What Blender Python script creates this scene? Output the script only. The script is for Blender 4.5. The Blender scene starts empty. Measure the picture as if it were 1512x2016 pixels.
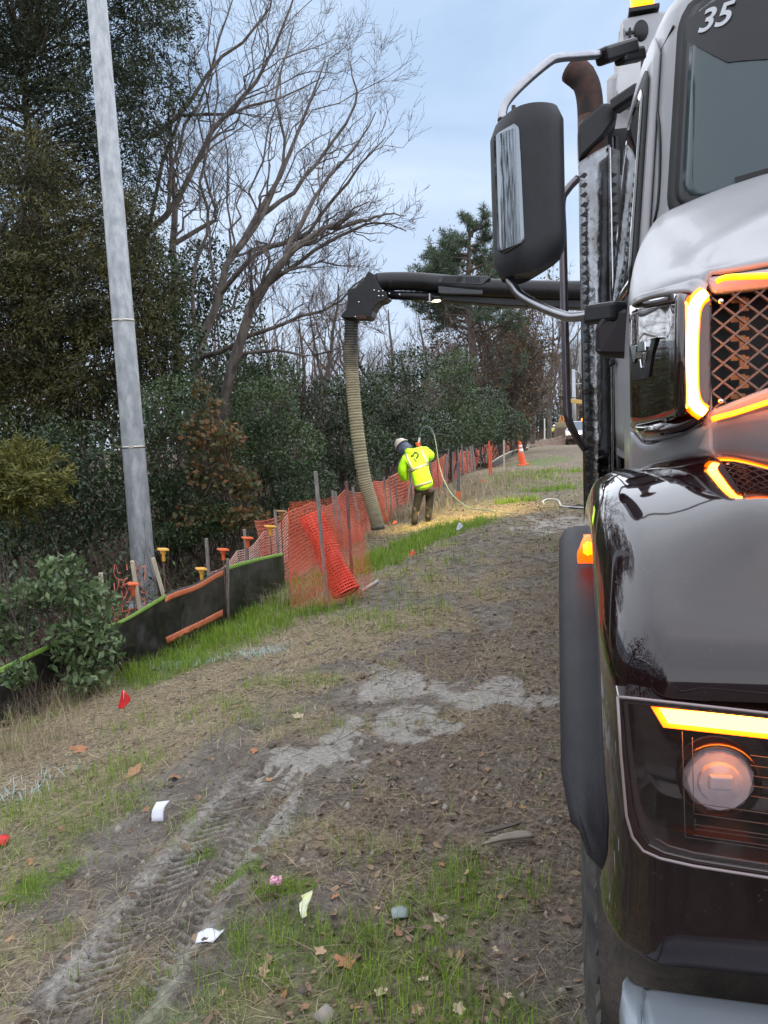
import bpy, math, random
import numpy as np
from mathutils import Vector, Matrix
from mathutils.bvhtree import BVHTree

SC = bpy.context.scene
COL = SC.collection
RNG = np.random.default_rng(7)
random.seed(7)
PI = math.pi
R = math.radians

# ---------------------------------------------------------------- camera
CAM = Vector((0.0, 0.0, 1.55))
PITCH, ROLL, FPX = R(6.1), R(2.5), 1514.0
_f = Vector((0, math.cos(PITCH), -math.sin(PITCH)))
_r0 = Vector((1, 0, 0))
_u0 = _r0.cross(_f)
_r = _r0 * math.cos(ROLL) - _u0 * math.sin(ROLL)
_u = _u0 * math.cos(ROLL) + _r0 * math.sin(ROLL)
cam_data = bpy.data.cameras.new('camera')
cam_data.sensor_fit = 'VERTICAL'
cam_data.sensor_height = 24.0
cam_data.lens = 24.0 * FPX / 2016.0
cam_data.clip_start = 0.05
cam_data.clip_end = 1500
cam = bpy.data.objects.new('camera', cam_data)
COL.objects.link(cam)
cam.matrix_world = Matrix(((_r.x, _u.x, -_f.x, CAM.x), (_r.y, _u.y, -_f.y, CAM.y), (_r.z, _u.z, -_f.z, CAM.z), (0, 0, 0, 1)))
SC.camera = cam

# ---------------------------------------------------------------- sky, sun, exposure
SUN_EL, SUN_ROT = R(80), R(118)
world = bpy.data.worlds.new("World")
SC.world = world
world.use_nodes = True
nt = world.node_tree
nt.nodes.clear()
w_out = nt.nodes.new('ShaderNodeOutputWorld')
w_bg = nt.nodes.new('ShaderNodeBackground')
w_bg.inputs['Strength'].default_value = 0.1
w_sky = nt.nodes.new('ShaderNodeTexSky')
w_sky.sky_type = 'NISHITA'
w_sky.sun_disc = False
w_sky.sun_elevation = SUN_EL
w_sky.sun_rotation = SUN_ROT
w_sky.air_density = 1.0
w_sky.dust_density = 1.5
w_tc = nt.nodes.new('ShaderNodeTexCoord')
w_map = nt.nodes.new('ShaderNodeMapping')
w_map.inputs['Scale'].default_value = (1.0, 1.0, 2.6)
w_noise = nt.nodes.new('ShaderNodeTexNoise')
w_noise.inputs['Scale'].default_value = 2.3
w_noise.inputs['Detail'].default_value = 7
w_noise.inputs['Roughness'].default_value = 0.55
w_noise.inputs['Distortion'].default_value = 0.5
w_ramp = nt.nodes.new('ShaderNodeValToRGB')          # the overcast: thin pale and thicker blue grey cloud
w_ramp.color_ramp.elements[0].position = 0.34
w_ramp.color_ramp.elements[0].color = (1.3, 1.85, 2.7, 1)
w_ramp.color_ramp.elements[1].position = 0.66
w_ramp.color_ramp.elements[1].color = (2.35, 2.85, 3.5, 1)
w_mix = nt.nodes.new('ShaderNodeMixRGB')
w_mix.inputs['Fac'].default_value = 0.88
L = nt.links.new
L(w_tc.outputs['Generated'], w_map.inputs['Vector'])
L(w_map.outputs['Vector'], w_noise.inputs['Vector'])
L(w_noise.outputs['Fac'], w_ramp.inputs['Fac'])
L(w_sky.outputs['Color'], w_mix.inputs['Color1'])
w_sep = nt.nodes.new('ShaderNodeSeparateXYZ')             # cloud pales towards the horizon, all round
w_mr = nt.nodes.new('ShaderNodeMapRange')
w_mr.inputs['From Min'].default_value, w_mr.inputs['From Max'].default_value = 0.0, 0.4
w_mr.inputs['To Min'].default_value, w_mr.inputs['To Max'].default_value = 0.7, 0.0
w_hz = nt.nodes.new('ShaderNodeMixRGB')
w_hz.inputs['Color2'].default_value = (2.75, 3.0, 3.55, 1)
L(w_tc.outputs['Generated'], w_sep.inputs[0])
L(w_sep.outputs['Z'], w_mr.inputs['Value'])
L(w_mr.outputs['Result'], w_hz.inputs['Fac'])
L(w_ramp.outputs['Color'], w_hz.inputs['Color1'])
L(w_hz.outputs['Color'], w_mix.inputs['Color2'])
L(w_mix.outputs['Color'], w_bg.inputs['Color'])
L(w_bg.outputs['Background'], w_out.inputs['Surface'])

sun_data = bpy.data.lights.new('sun', 'SUN')
sun_data.energy = 1.5
sun_data.angle = R(178)
sun_data.color = (1.0, 0.98, 0.97)
sun = bpy.data.objects.new('sun', sun_data)
sun.rotation_euler = (-Vector((math.sin(SUN_ROT) * math.cos(SUN_EL), math.cos(SUN_ROT) * math.cos(SUN_EL), math.sin(SUN_EL)))).to_track_quat('-Z', 'Y').to_euler()
sun.location = (0, -20, 30)
COL.objects.link(sun)

SC.view_settings.view_transform = 'Standard'
SC.view_settings.look = 'None'
SC.view_settings.exposure = 1.6
SC.view_settings.gamma = 1.0
SC.view_settings.use_curve_mapping = False
SC.render.engine = 'CYCLES'
SC.cycles.use_denoising = True
SC.cycles.max_bounces = 6
SC.cycles.diffuse_bounces = 3
SC.cycles.glossy_bounces = 4
SC.cycles.transparent_max_bounces = 12
SC.cycles.sample_clamp_indirect = 6.0

# ---------------------------------------------------------------- helpers: places
def ray(px, py):                                     # viewing direction of a photograph pixel (1512 x 2016)
    return _f + _r * ((px - 756) / FPX) - _u * ((py - 1008) / FPX)
def at(px, py, Y):                                   # the point seen there at distance Y along the ground
    d = ray(px, py)
    return CAM + d * (Y / d.y)
TH = math.atan2(ray(1108, 830).x, ray(1108, 830).y)             # the road runs 13 degrees right of the view
CT, ST = math.cos(TH), math.sin(TH)
def W(t, s, z=0.0):                                  # road coordinates: t to the right, s along
    return Vector((t * CT + s * ST, -t * ST + s * CT, z))
def sstep(a, b, x):
    k = np.clip((x - a) / (b - a), 0, 1)
    return k * k * (3 - 2 * k)
def H(x, y):                                         # ground height
    x = np.asarray(x, float); y = np.asarray(y, float)
    t = x * CT - y * ST; s = x * ST + y * CT
    z = -0.46 * sstep(-1.0, -4.2, t) * (1 - 0.35 * sstep(12, 30, s)) - 0.05 * np.clip(-4.2 - t, 0, 4)
    z = z - 0.0075 * np.clip(s - 22, 0, 400)
    z = z + 0.03 * np.sin(x * 1.1 + 0.6) * np.sin(y * 0.8) * sstep(0.2, -1.0, t)
    return z
def Hf(x, y): return float(H(x, y))
def ground_at(px, py):                               # the ground point seen at a photograph pixel
    d = ray(px, py); a, step = 0.5, 0.5
    k = 0.8
    while k < 400:
        p = CAM + d * k
        if p.z < Hf(p.x, p.y): break
        k *= 1.03
    lo, hi = k / 1.03, k
    for _ in range(30):
        m = (lo + hi) / 2; p = CAM + d * m
        if p.z < Hf(p.x, p.y): hi = m
        else: lo = m
    p = CAM + d * hi
    return Vector((p.x, p.y, Hf(p.x, p.y)))

# ---------------------------------------------------------------- helpers: objects
def tag(o, label=None, cat=None, group=None, kind=None):
    if label: o['label'] = label
    if cat: o['category'] = cat
    if group: o['group'] = group
    if kind: o['kind'] = kind
    return o
def thing(name, label, cat, loc=(0, 0, 0), rotz=0, group=None):
    o = bpy.data.objects.new(name, None)
    COL.objects.link(o)
    o.location = loc
    o.rotation_euler = (0, 0, rotz)
    o.empty_display_size = 0.1
    return tag(o, label, cat, group)
def obj(name, me, parent=None, m=None):
    o = bpy.data.objects.new(name, me)
    COL.objects.link(o)
    if m: me.materials.append(m)
    if parent: o.parent = parent
    return o
def npmesh(name, V, F, m, parent=None, smooth=False):   # F: faces with one vertex count
    V = np.asarray(V, np.float32); F = np.asarray(F, np.int32)
    me = bpy.data.meshes.new(name)
    k, n = F.shape
    me.vertices.add(len(V)); me.vertices.foreach_set('co', V.ravel())
    me.loops.add(k * n); me.loops.foreach_set('vertex_index', F.ravel())
    me.polygons.add(k); me.polygons.foreach_set('loop_start', np.arange(k, dtype=np.int32) * n)
    if smooth: me.polygons.foreach_set('use_smooth', np.ones(k, bool))
    me.update(calc_edges=True)
    return obj(name, me, parent, m)

class MB:                                            # collects shapes into ONE mesh
    def __init__(s): s.v, s.f, s.sm = [], [], []
    def add(s, V, F, sm=False):
        b = len(s.v); s.v += [Vector(p) for p in V]
        s.f += [tuple(i + b for i in f) for f in F]; s.sm += [sm] * len(F)
        return s
    def box(s, c, d, rot=None, taper=1.0):
        x, y, z = d[0] / 2, d[1] / 2, d[2] / 2
        P = [Vector((sx * x * (taper if sz > 0 else 1), sy * y * (taper if sz > 0 else 1), sz * z)) for sz in (-1, 1) for sy in (-1, 1) for sx in (-1, 1)]
        if rot is not None: P = [rot @ p for p in P]
        c = Vector(c)
        return s.add([p + c for p in P], [(0, 2, 3, 1), (4, 5, 7, 6), (0, 1, 5, 4), (2, 6, 7, 3), (0, 4, 6, 2), (1, 3, 7, 5)])
    def bar(s, a, b, w, h=None, up=(0, 0, 1)):       # square bar from a to b
        a, b = Vector(a), Vector(b); h = h or w
        z = (b - a).normalized(); x = Vector(up).cross(z)
        if x.length < 1e-4: x = Vector((1, 0, 0)).cross(z)
        x.normalize(); y = z.cross(x)
        V = [p + x * (i * w / 2) + y * (j * h / 2) for p in (a, b) for i, j in ((-1, -1), (1, -1), (1, 1), (-1, 1))]
        return s.add(V, [(3, 2, 1, 0), (4, 5, 6, 7), (0, 1, 5, 4), (1, 2, 6, 5), (2, 3, 7, 6), (3, 0, 4, 7)])
    def tube(s, P, rad, n=10, cap=True, sm=True):
        P = [Vector(p) for p in P]; k = len(P)
        rad = [rad] * k if isinstance(rad, (int, float)) else rad
        V = []; ref = None
        for i, p in enumerate(P):
            tg = (P[min(i + 1, k - 1)] - P[max(i - 1, 0)]).normalized()
            if ref is None:
                ref = Vector((0, 0, 1)) if abs(tg.z) < 0.9 else Vector((1, 0, 0))
            x = ref.cross(tg)
            if x.length < 1e-5: x = Vector((1, 0, 0)).cross(tg)
            x.normalize(); y = tg.cross(x); ref = y
            V += [p + (x * math.cos(2 * PI * j / n) + y * math.sin(2 * PI * j / n)) * rad[i] for j in range(n)]
        F = [(i * n + j, i * n + (j + 1) % n, (i + 1) * n + (j + 1) % n, (i + 1) * n + j) for i in range(k - 1) for j in range(n)]
        s.add(V, F, sm)
        if cap:
            b = len(s.v) - len(V)
            s.f.append(tuple(b + j for j in range(n))[::-1]); s.f.append(tuple(b + (k - 1) * n + j for j in range(n))); s.sm += [False, False]
        return s
    def lathe(s, prof, c=(0, 0, 0), n=20, M=None, sm=True):   # prof: (radius, height)
        c = Vector(c); V = []
        for r_, z_ in prof:
            for j in range(n):
                p = Vector((r_ * math.cos(2 * PI * j / n), r_ * math.sin(2 * PI * j / n), z_))
                V.append((M @ p if M else p) + c)
        F = [(i * n + j, i * n + (j + 1) % n, (i + 1) * n + (j + 1) % n, (i + 1) * n + j) for i in range(len(prof) - 1) for j in range(n)]
        return s.add(V, F, sm)
    def prism(s, poly, ext):                         # closed polygon of 3-D points pushed along ext
        n = len(poly); ext = Vector(ext); P = [Vector(p) for p in poly]
        return s.add(P + [p + ext for p in P], [tuple(range(n))[::-1], tuple(range(n, 2 * n))] + [(i, (i + 1) % n, n + (i + 1) % n, n + i) for i in range(n)])
    def ring(s, outer, inner, ext):                  # frame between two polygons of equal count
        n = len(outer); ext = Vector(ext)
        V = [Vector(p) for p in outer] + [Vector(p) for p in inner]; V += [p + ext for p in V]
        F = []
        for i in range(n):
            j = (i + 1) % n
            F += [(i, j, n + j, n + i), (2 * n + i, 3 * n + i, 3 * n + j, 2 * n + j), (i, 2 * n + i, 2 * n + j, j), (n + i, n + j, 3 * n + j, 3 * n + i)]
        return s.add(V, F)
    def grid(s, rows, sm=True, closed=False):
        m, n = len(rows), len(rows[0]); V = [p for r_ in rows for p in r_]
        jn = n if closed else n - 1
        return s.add(V, [(i * n + j, i * n + (j + 1) % n, (i + 1) * n + (j + 1) % n, (i + 1) * n + j) for i in range(m - 1) for j in range(jn)], sm)
    def build(s, name, m, parent=None, bevel=0, seg=2, solid=0, offset=0, sub=0, shift=None, weld=False):
        me = bpy.data.meshes.new(name)
        V = s.v if shift is None else [p - shift for p in s.v]
        me.from_pydata([tuple(p) for p in V], [], s.f)
        me.polygons.foreach_set('use_smooth', s.sm)
        me.update()
        o = obj(name, me, parent, m)
        if weld:
            w = o.modifiers.new('w', 'WELD'); w.merge_threshold = 0.0005
        if sub:
            sb = o.modifiers.new('s', 'SUBSURF'); sb.levels = sub; sb.render_levels = sub
        if solid:
            sm = o.modifiers.new('t', 'SOLIDIFY'); sm.thickness = solid; sm.offset = offset
        if bevel:
            bv = o.modifiers.new('b', 'BEVEL'); bv.width = bevel; bv.segments = seg; bv.limit_method = 'ANGLE'; bv.angle_limit = R(35)
        return o

def catmull(P, n):                                   # n points along a smooth curve through P
    P = [Vector(p) for p in P]; k = len(P)
    out = []
    for a in range(n):
        u = a / (n - 1) * (k - 1); i = min(int(u), k - 2); f = u - i
        p0, p1, p2, p3 = P[max(i - 1, 0)], P[i], P[i + 1], P[min(i + 2, k - 1)]
        if i == 0: p0 = p1 * 2 - p2
        if i == k - 2: p3 = p2 * 2 - p1
        out.append(0.5 * ((2 * p1) + (p2 - p0) * f + (2 * p0 - 5 * p1 + 4 * p2 - p3) * f * f + (3 * p1 - p0 - 3 * p2 + p3) * f ** 3))
    return out
def loft(rows, nu, nv):                              # smooth surface through rows of control points
    A = [catmull(r_, nv) for r_ in rows]
    B = [catmull([A[i][j] for i in range(len(A))], nu) for j in range(nv)]
    return [[B[j][i] for j in range(nv)] for i in range(nu)]

# ---------------------------------------------------------------- helpers: materials
def M(name, c1, c2=None, scale=6, rough=0.6, rough2=None, metal=0.0, bump=0.0, bscale=30, spec=0.5, coat=0.0, island=False,
      emit=None, estr=0.0, detail=5, c3=None, ramp=(0.35, 0.65), trans=0.0, sheen=0.0, stretch=None, coords='Object', dust=None, dustscale=9, dustramp=(0.45, 0.7), iw=0.62):
    m = bpy.data.materials.new(name); m.use_nodes = True
    t = m.node_tree; N = t.nodes; b = N['Principled BSDF']; lk = t.links.new
    b.inputs['Roughness'].default_value = rough
    b.inputs['Metallic'].default_value = metal
    b.inputs['Specular IOR Level'].default_value = spec
    b.inputs['Coat Weight'].default_value = coat
    b.inputs['Coat Roughness'].default_value = 0.03
    b.inputs['Coat IOR'].default_value = 1.36 if coat >= 1 else 1.42
    b.inputs['Transmission Weight'].default_value = trans
    b.inputs['Base Color'].default_value = (*c1, 1)
    col = None
    tc = N.new('ShaderNodeTexCoord'); vec = tc.outputs[coords]
    if stretch:
        mp = N.new('ShaderNodeMapping'); mp.inputs['Scale'].default_value = stretch
        lk(vec, mp.inputs['Vector']); vec = mp.outputs['Vector']
    if c2:
        rp = N.new('ShaderNodeValToRGB'); cr = rp.color_ramp
        cr.elements[0].position, cr.elements[1].position = ramp
        cr.elements[0].color = (*c1, 1); cr.elements[1].color = (*c2, 1)
        if c3:
            e = cr.elements.new(0.5 * (ramp[0] + ramp[1])); e.color = (*c3, 1)
        nz = N.new('ShaderNodeTexNoise'); nz.inputs['Scale'].default_value = scale; nz.inputs['Detail'].default_value = detail
        nz.inputs['Roughness'].default_value = 0.62
        lk(vec, nz.inputs['Vector'])
        fac = nz.outputs['Fac']
        if island:
            g = N.new('ShaderNodeNewGeometry'); mx = N.new('ShaderNodeMath'); mx.operation = 'MULTIPLY_ADD'
            lk(g.outputs['Random Per Island'], mx.inputs[0]); mx.inputs[1].default_value = iw
            m2 = N.new('ShaderNodeMath'); m2.operation = 'MULTIPLY'; lk(fac, m2.inputs[0]); m2.inputs[1].default_value = 1 - iw
            lk(m2.outputs[0], mx.inputs[2]); fac = mx.outputs[0]
        lk(fac, rp.inputs['Fac']); col = rp.outputs['Color']
        if rough2 is not None:
            mr = N.new('ShaderNodeMapRange'); mr.inputs['From Min'].default_value, mr.inputs['From Max'].default_value = ramp
            mr.inputs['To Min'].default_value, mr.inputs['To Max'].default_value = rough, rough2
            lk(fac, mr.inputs['Value']); lk(mr.outputs['Result'], b.inputs['Roughness'])
    if dust:
        nd = N.new('ShaderNodeTexNoise'); nd.inputs['Scale'].default_value = dustscale; nd.inputs['Detail'].default_value = 8; nd.inputs['Roughness'].default_value = 0.7
        lk(tc.outputs[coords], nd.inputs['Vector'])
        md = N.new('ShaderNodeMapRange'); md.inputs['From Min'].default_value, md.inputs['From Max'].default_value = dustramp
        md.inputs['To Max'].default_value = 0.85
        lk(nd.outputs['Fac'], md.inputs['Value'])
        mx = N.new('ShaderNodeMixRGB'); mx.inputs['Color1'].default_value = (*c1, 1); mx.inputs['Color2'].default_value = (*dust, 1)
        if col: lk(col, mx.inputs['Color1'])
        lk(md.outputs['Result'], mx.inputs['Fac']); col = mx.outputs['Color']
        mr = N.new('ShaderNodeMapRange'); mr.inputs['To Min'].default_value = rough; mr.inputs['To Max'].default_value = 0.85
        lk(md.outputs['Result'], mr.inputs['Value']); lk(mr.outputs['Result'], b.inputs['Roughness'])
    if col: lk(col, b.inputs['Base Color'])
    if bump:
        nb = N.new('ShaderNodeTexNoise'); nb.inputs['Scale'].default_value = bscale; nb.inputs['Detail'].default_value = 6
        lk(vec, nb.inputs['Vector'])
        bp = N.new('ShaderNodeBump'); bp.inputs['Strength'].default_value = bump; bp.inputs['Distance'].default_value = 0.02
        lk(nb.outputs['Fac'], bp.inputs['Height']); lk(bp.outputs['Normal'], b.inputs['Normal'])
    if emit:
        b.inputs['Emission Color'].default_value = (*emit, 1); b.inputs['Emission Strength'].default_value = estr
    return m

def leafmat(name, c1, c2, c3=None, rough=0.5, scale=0.7, trans=0.25, ramp=(0.2, 0.8), iw=0.5):     # leaves: one tint per leaf, clump tints, light through
    m = M(name, c1, c2, scale=scale, rough=rough, island=True, c3=c3, ramp=ramp, detail=4, iw=iw)
    t = m.node_tree; b = t.nodes['Principled BSDF']
    tr = t.nodes.new('ShaderNodeBsdfTranslucent'); mx = t.nodes.new('ShaderNodeMixShader'); mx.inputs['Fac'].default_value = trans
    src = b.inputs['Base Color'].links[0].from_socket
    t.links.new(src, tr.inputs['Color'])
    t.links.new(b.outputs[0], mx.inputs[1]); t.links.new(tr.outputs[0], mx.inputs[2])
    t.links.new(mx.outputs[0], t.nodes['Material Output'].inputs['Surface'])
    return m
def glassmat(name, tint=(1, 1, 1), refl=0.04, rough=0.02):       # clear cover: sees through, mirrors at grazing angles
    m = bpy.data.materials.new(name); m.use_nodes = True
    t = m.node_tree; N = t.nodes; N.remove(N['Principled BSDF'])
    a = N.new('ShaderNodeBsdfTransparent'); a.inputs['Color'].default_value = (*tint, 1)
    g = N.new('ShaderNodeBsdfGlossy'); g.inputs['Roughness'].default_value = rough
    f = N.new('ShaderNodeFresnel'); f.inputs['IOR'].default_value = 1.45
    x = N.new('ShaderNodeMixShader')
    t.links.new(f.outputs[0], x.inputs[0]); t.links.new(a.outputs[0], x.inputs[1]); t.links.new(g.outputs[0], x.inputs[2])
    t.links.new(x.outputs[0], N['Material Output'].inputs['Surface'])
    return m

# ---------------------------------------------------------------- helpers: noise, vegetation
def vnoise(x, y, seed=0):
    x = np.asarray(x, float); y = np.asarray(y, float)
    xi = np.floor(x).astype(np.int64); yi = np.floor(y).astype(np.int64)
    fx = x - xi; fy = y - yi; fx = fx * fx * (3 - 2 * fx); fy = fy * fy * (3 - 2 * fy)
    def h(a, b):
        n = (a * 374761393 + b * 668265263 + seed * 974711) & 0x7fffffff
        n = ((n ^ (n >> 13)) * 1274126177) & 0x7fffffff
        return ((n ^ (n >> 16)) & 0xffff) / 65535.0
    return (h(xi, yi) * (1 - fx) + h(xi + 1, yi) * fx) * (1 - fy) + (h(xi, yi + 1) * (1 - fx) + h(xi + 1, yi + 1) * fx) * fy
def fbm(x, y, oct=4, seed=0):
    s, a, tot = 0, 0.5, 0
    for i in range(oct):
        s = s + a * vnoise(x * 2 ** i, y * 2 ** i, seed + i * 17); tot += a; a *= 0.5
    return s / tot
def dpoly(x, y, P):                                  # distance to a polyline, and signed side and run along it
    best = np.full(np.shape(x), 1e9); run = np.zeros(np.shape(x)); side = np.zeros(np.shape(x)); acc = 0
    for a, b in zip(P[:-1], P[1:]):
        dx, dy = b[0] - a[0], b[1] - a[1]; L2 = dx * dx + dy * dy; l = math.sqrt(L2)
        k = np.clip(((x - a[0]) * dx + (y - a[1]) * dy) / L2, 0, 1)
        ex, ey = x - a[0] - k * dx, y - a[1] - k * dy
        d = np.hypot(ex, ey); m_ = d < best
        best = np.where(m_, d, best); run = np.where(m_, acc + k * l, run)
        side = np.where(m_, (dx * (y - a[1]) - dy * (x - a[0])) / l, side); acc += l
    return best, side, run
def unit(v): return v / np.maximum(np.linalg.norm(v, axis=-1, keepdims=True), 1e-9)
def tubes(P, Rd, n=4):                               # P (m,k,3), Rd (m,k) -> V, F
    m_, k, _ = P.shape
    T = np.gradient(P, axis=1); T = unit(T)
    ref = np.where(np.abs(T[:, :1, 2:3]) < 0.8, np.array([[[0, 0, 1.0]]]), np.array([[[1.0, 0, 0]]]))
    X = unit(np.cross(np.broadcast_to(ref, T.shape), T)); Y = np.cross(T, X)
    a = np.arange(n) * 2 * PI / n
    V = P[:, :, None, :] + Rd[:, :, None, None] * (X[:, :, None, :] * np.cos(a)[None, None, :, None] + Y[:, :, None, :] * np.sin(a)[None, None, :, None])
    idx = np.arange(m_ * k * n).reshape(m_, k, n)
    a0, a1 = idx[:, :-1], idx[:, 1:]
    F = np.stack([a0, np.roll(a0, -1, 2), np.roll(a1, -1, 2), a1], -1).reshape(-1, 4)
    return V.reshape(-1, 3), F
def join(parts):
    Vs, Fs, b = [], [], 0
    for V, F in parts:
        Vs.append(V); Fs.append(F + b); b += len(V)
    return np.concatenate(Vs), np.concatenate(Fs)
def interp_path(P, t):                               # P (m,k,3), t (m) -> point, tangent
    k = P.shape[1]; u = np.clip(t, 0, 0.9999) * (k - 1); i = u.astype(int); f = (u - i)[:, None]
    j = np.arange(len(t))
    a, b = P[j, i], P[j, i + 1]
    return a * (1 - f) + b * f, unit(b - a)
def grow(P, Rd, count, rng, ratio=(0.35, 0.6), ang=(25, 55), up=0.25, k=5, t0=0.25, rmin=0.002, wob=0.08, shrink=0.6):
    Ls = np.linalg.norm(np.diff(P, axis=1), axis=2).sum(1)
    idx = rng.choice(len(P), count, p=Ls / Ls.sum())
    t = rng.uniform(t0, 1, count)
    pt, tg = interp_path(P[idx], t)
    u = t * (P.shape[1] - 1); i = np.clip(u.astype(int), 0, P.shape[1] - 2); f = u - i
    pr = Rd[idx, i] * (1 - f) + Rd[idx, i + 1] * f
    q = unit(rng.normal(size=(count, 3))); q = unit(q - (q * tg).sum(1, keepdims=True) * tg)
    a = np.radians(rng.uniform(*ang, count))[:, None]
    d = unit(tg * np.cos(a) + q * np.sin(a) + np.array([0, 0, up]))
    Ln = Ls[idx] * rng.uniform(*ratio, count) * (1.15 - 0.5 * t)
    s = np.linspace(0, 1, k)[None, :, None]
    bend = unit(rng.normal(size=(count, 3)) + np.array([0, 0, up * 2]))[:, None, :]
    C = pt[:, None, :] + d[:, None, :] * Ln[:, None, None] * s + bend * Ln[:, None, None] * 0.18 * s * s
    C[:, 1:] += rng.normal(size=(count, k - 1, 3)) * (Ln[:, None, None] * wob * 0.5)
    r0 = np.maximum(pr * shrink, rmin)
    Rn = np.maximum(r0[:, None] * np.linspace(1, 0.3, k)[None, :], rmin * 0.6)
    return C, Rn
def quads(C, size, rng, aspect=0.5, dirs=None, spread=1.0, up=0.0):      # rhombic leaves round the points C
    m_ = len(C)
    a = unit(rng.normal(size=(m_, 3)) * spread + (dirs if dirs is not None else 0))
    nrm = unit(rng.normal(size=(m_, 3)) + np.array([0, 0, up]))
    b = unit(np.cross(a, nrm))
    l = (size * rng.uniform(0.6, 1.35, m_))[:, None] * 0.5
    w = l * aspect
    V = np.stack([C - a * l, C + b * w - a * l * 0.15, C + a * l, C - b * w - a * l * 0.15], 1).reshape(-1, 3)
    return V, np.arange(m_ * 4).reshape(-1, 4)
def blades(P, h, w, rng, lean=0.35, az=None, flat=False, dirz=None):     # grass blades or straw: three triangles each
    m_ = len(P)
    az = rng.uniform(0, 2 * PI, m_) if az is None else az
    d = np.stack([np.cos(az), np.sin(az), np.zeros(m_)], 1)
    side = np.stack([-np.sin(az), np.cos(az), np.zeros(m_)], 1)
    ln = np.abs(rng.normal(0, lean, m_))[:, None] if not flat else np.ones((m_, 1))
    upz = np.array([0, 0, 1.0])
    h = h[:, None]; w = w[:, None]
    if flat:
        tilt = rng.uniform(-0.02, 0.28, m_)[:, None]
        mid = P + d * h * 0.5 + upz * h * (0.03 + tilt * 0.6) + side * h * rng.normal(0, 0.08, m_)[:, None]
        tip = P + d * h + upz * h * tilt * 0.5
    else:
        mid = P + upz * h * 0.55 + d * h * ln * 0.3
        tip = P + upz * h * (1 - 0.35 * np.clip(ln, 0, 1.5)) + d * h * ln * 0.95
    V = np.stack([P - side * w / 2, P + side * w / 2, mid + side * w * 0.4, mid - side * w * 0.4, tip], 1).reshape(-1, 3)
    b = np.arange(m_)[:, None] * 5
    F = np.concatenate([b + np.array([[0, 1, 2]]), b + np.array([[0, 2, 3]]), b + np.array([[3, 2, 4]])])
    return V, F
# ================================================================ ground
def gpts(*pp): return [tuple(ground_at(*p)[:2]) for p in pp]
TRACK = gpts((60, 2100), (190, 1990), (330, 1800), (430, 1660), (500, 1575), (540, 1530))
SAND = gpts((470, 1600), (560, 1530), (620, 1480), (720, 1435), (860, 1425))
FENCE = [(-3.62, 3.2), (-3.55, 5.0), (-3.5, 6.6), (-3.45, 9.0), (-3.4, 10.6), (-3.42, 13.0), (-3.5, 18), (-3.6, 24), (-3.7, 34), (-3.9, 50), (-4.2, 80)]
FENCE_W = [tuple(W(t, s)[:2]) for t, s in FENCE]
GREEN_LINES = [(gpts((290, 1310), (400, 1255), (520, 1190), (600, 1150)), 0.72, 1.2),
               (gpts((300, 1335), (450, 1275), (560, 1218), (650, 1198)), 0.4, 0.8),
               (gpts((720, 1120), (800, 1075), (905, 1035)), 0.62, 1.5),
               (gpts((560, 1850), (700, 1900), (860, 1830), (930, 1760)), 0.24, 0.75),
               (gpts((420, 2010), (600, 1960), (850, 1950), (960, 2010)), 0.3, 0.6),
               (gpts((20, 1770), (110, 1720)), 0.16, 0.9),
               (gpts((440, 1740), (490, 1720)), 0.07, 1.2), (gpts((520, 1760), (600, 1740)), 0.07, 1.0),
               (gpts((690, 1690), (850, 1640)), 0.1, 0.35), (gpts((380, 1690), (410, 1670)), 0.06, 0.8),
               (gpts((250, 1430), (420, 1400), (560, 1420)), 0.25, 0.35), (gpts((560, 1250), (760, 1180)), 0.6, 0.22),
               (gpts((1000, 990), (1040, 985)), 0.3, 1.0), (gpts((1060, 968), (1110, 962)), 0.5, 0.8),
               (gpts((1040, 915), (1100, 900)), 1.6, 0.8), (gpts((640, 1250), (900, 1100)), 0.5, 0.18)]
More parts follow.
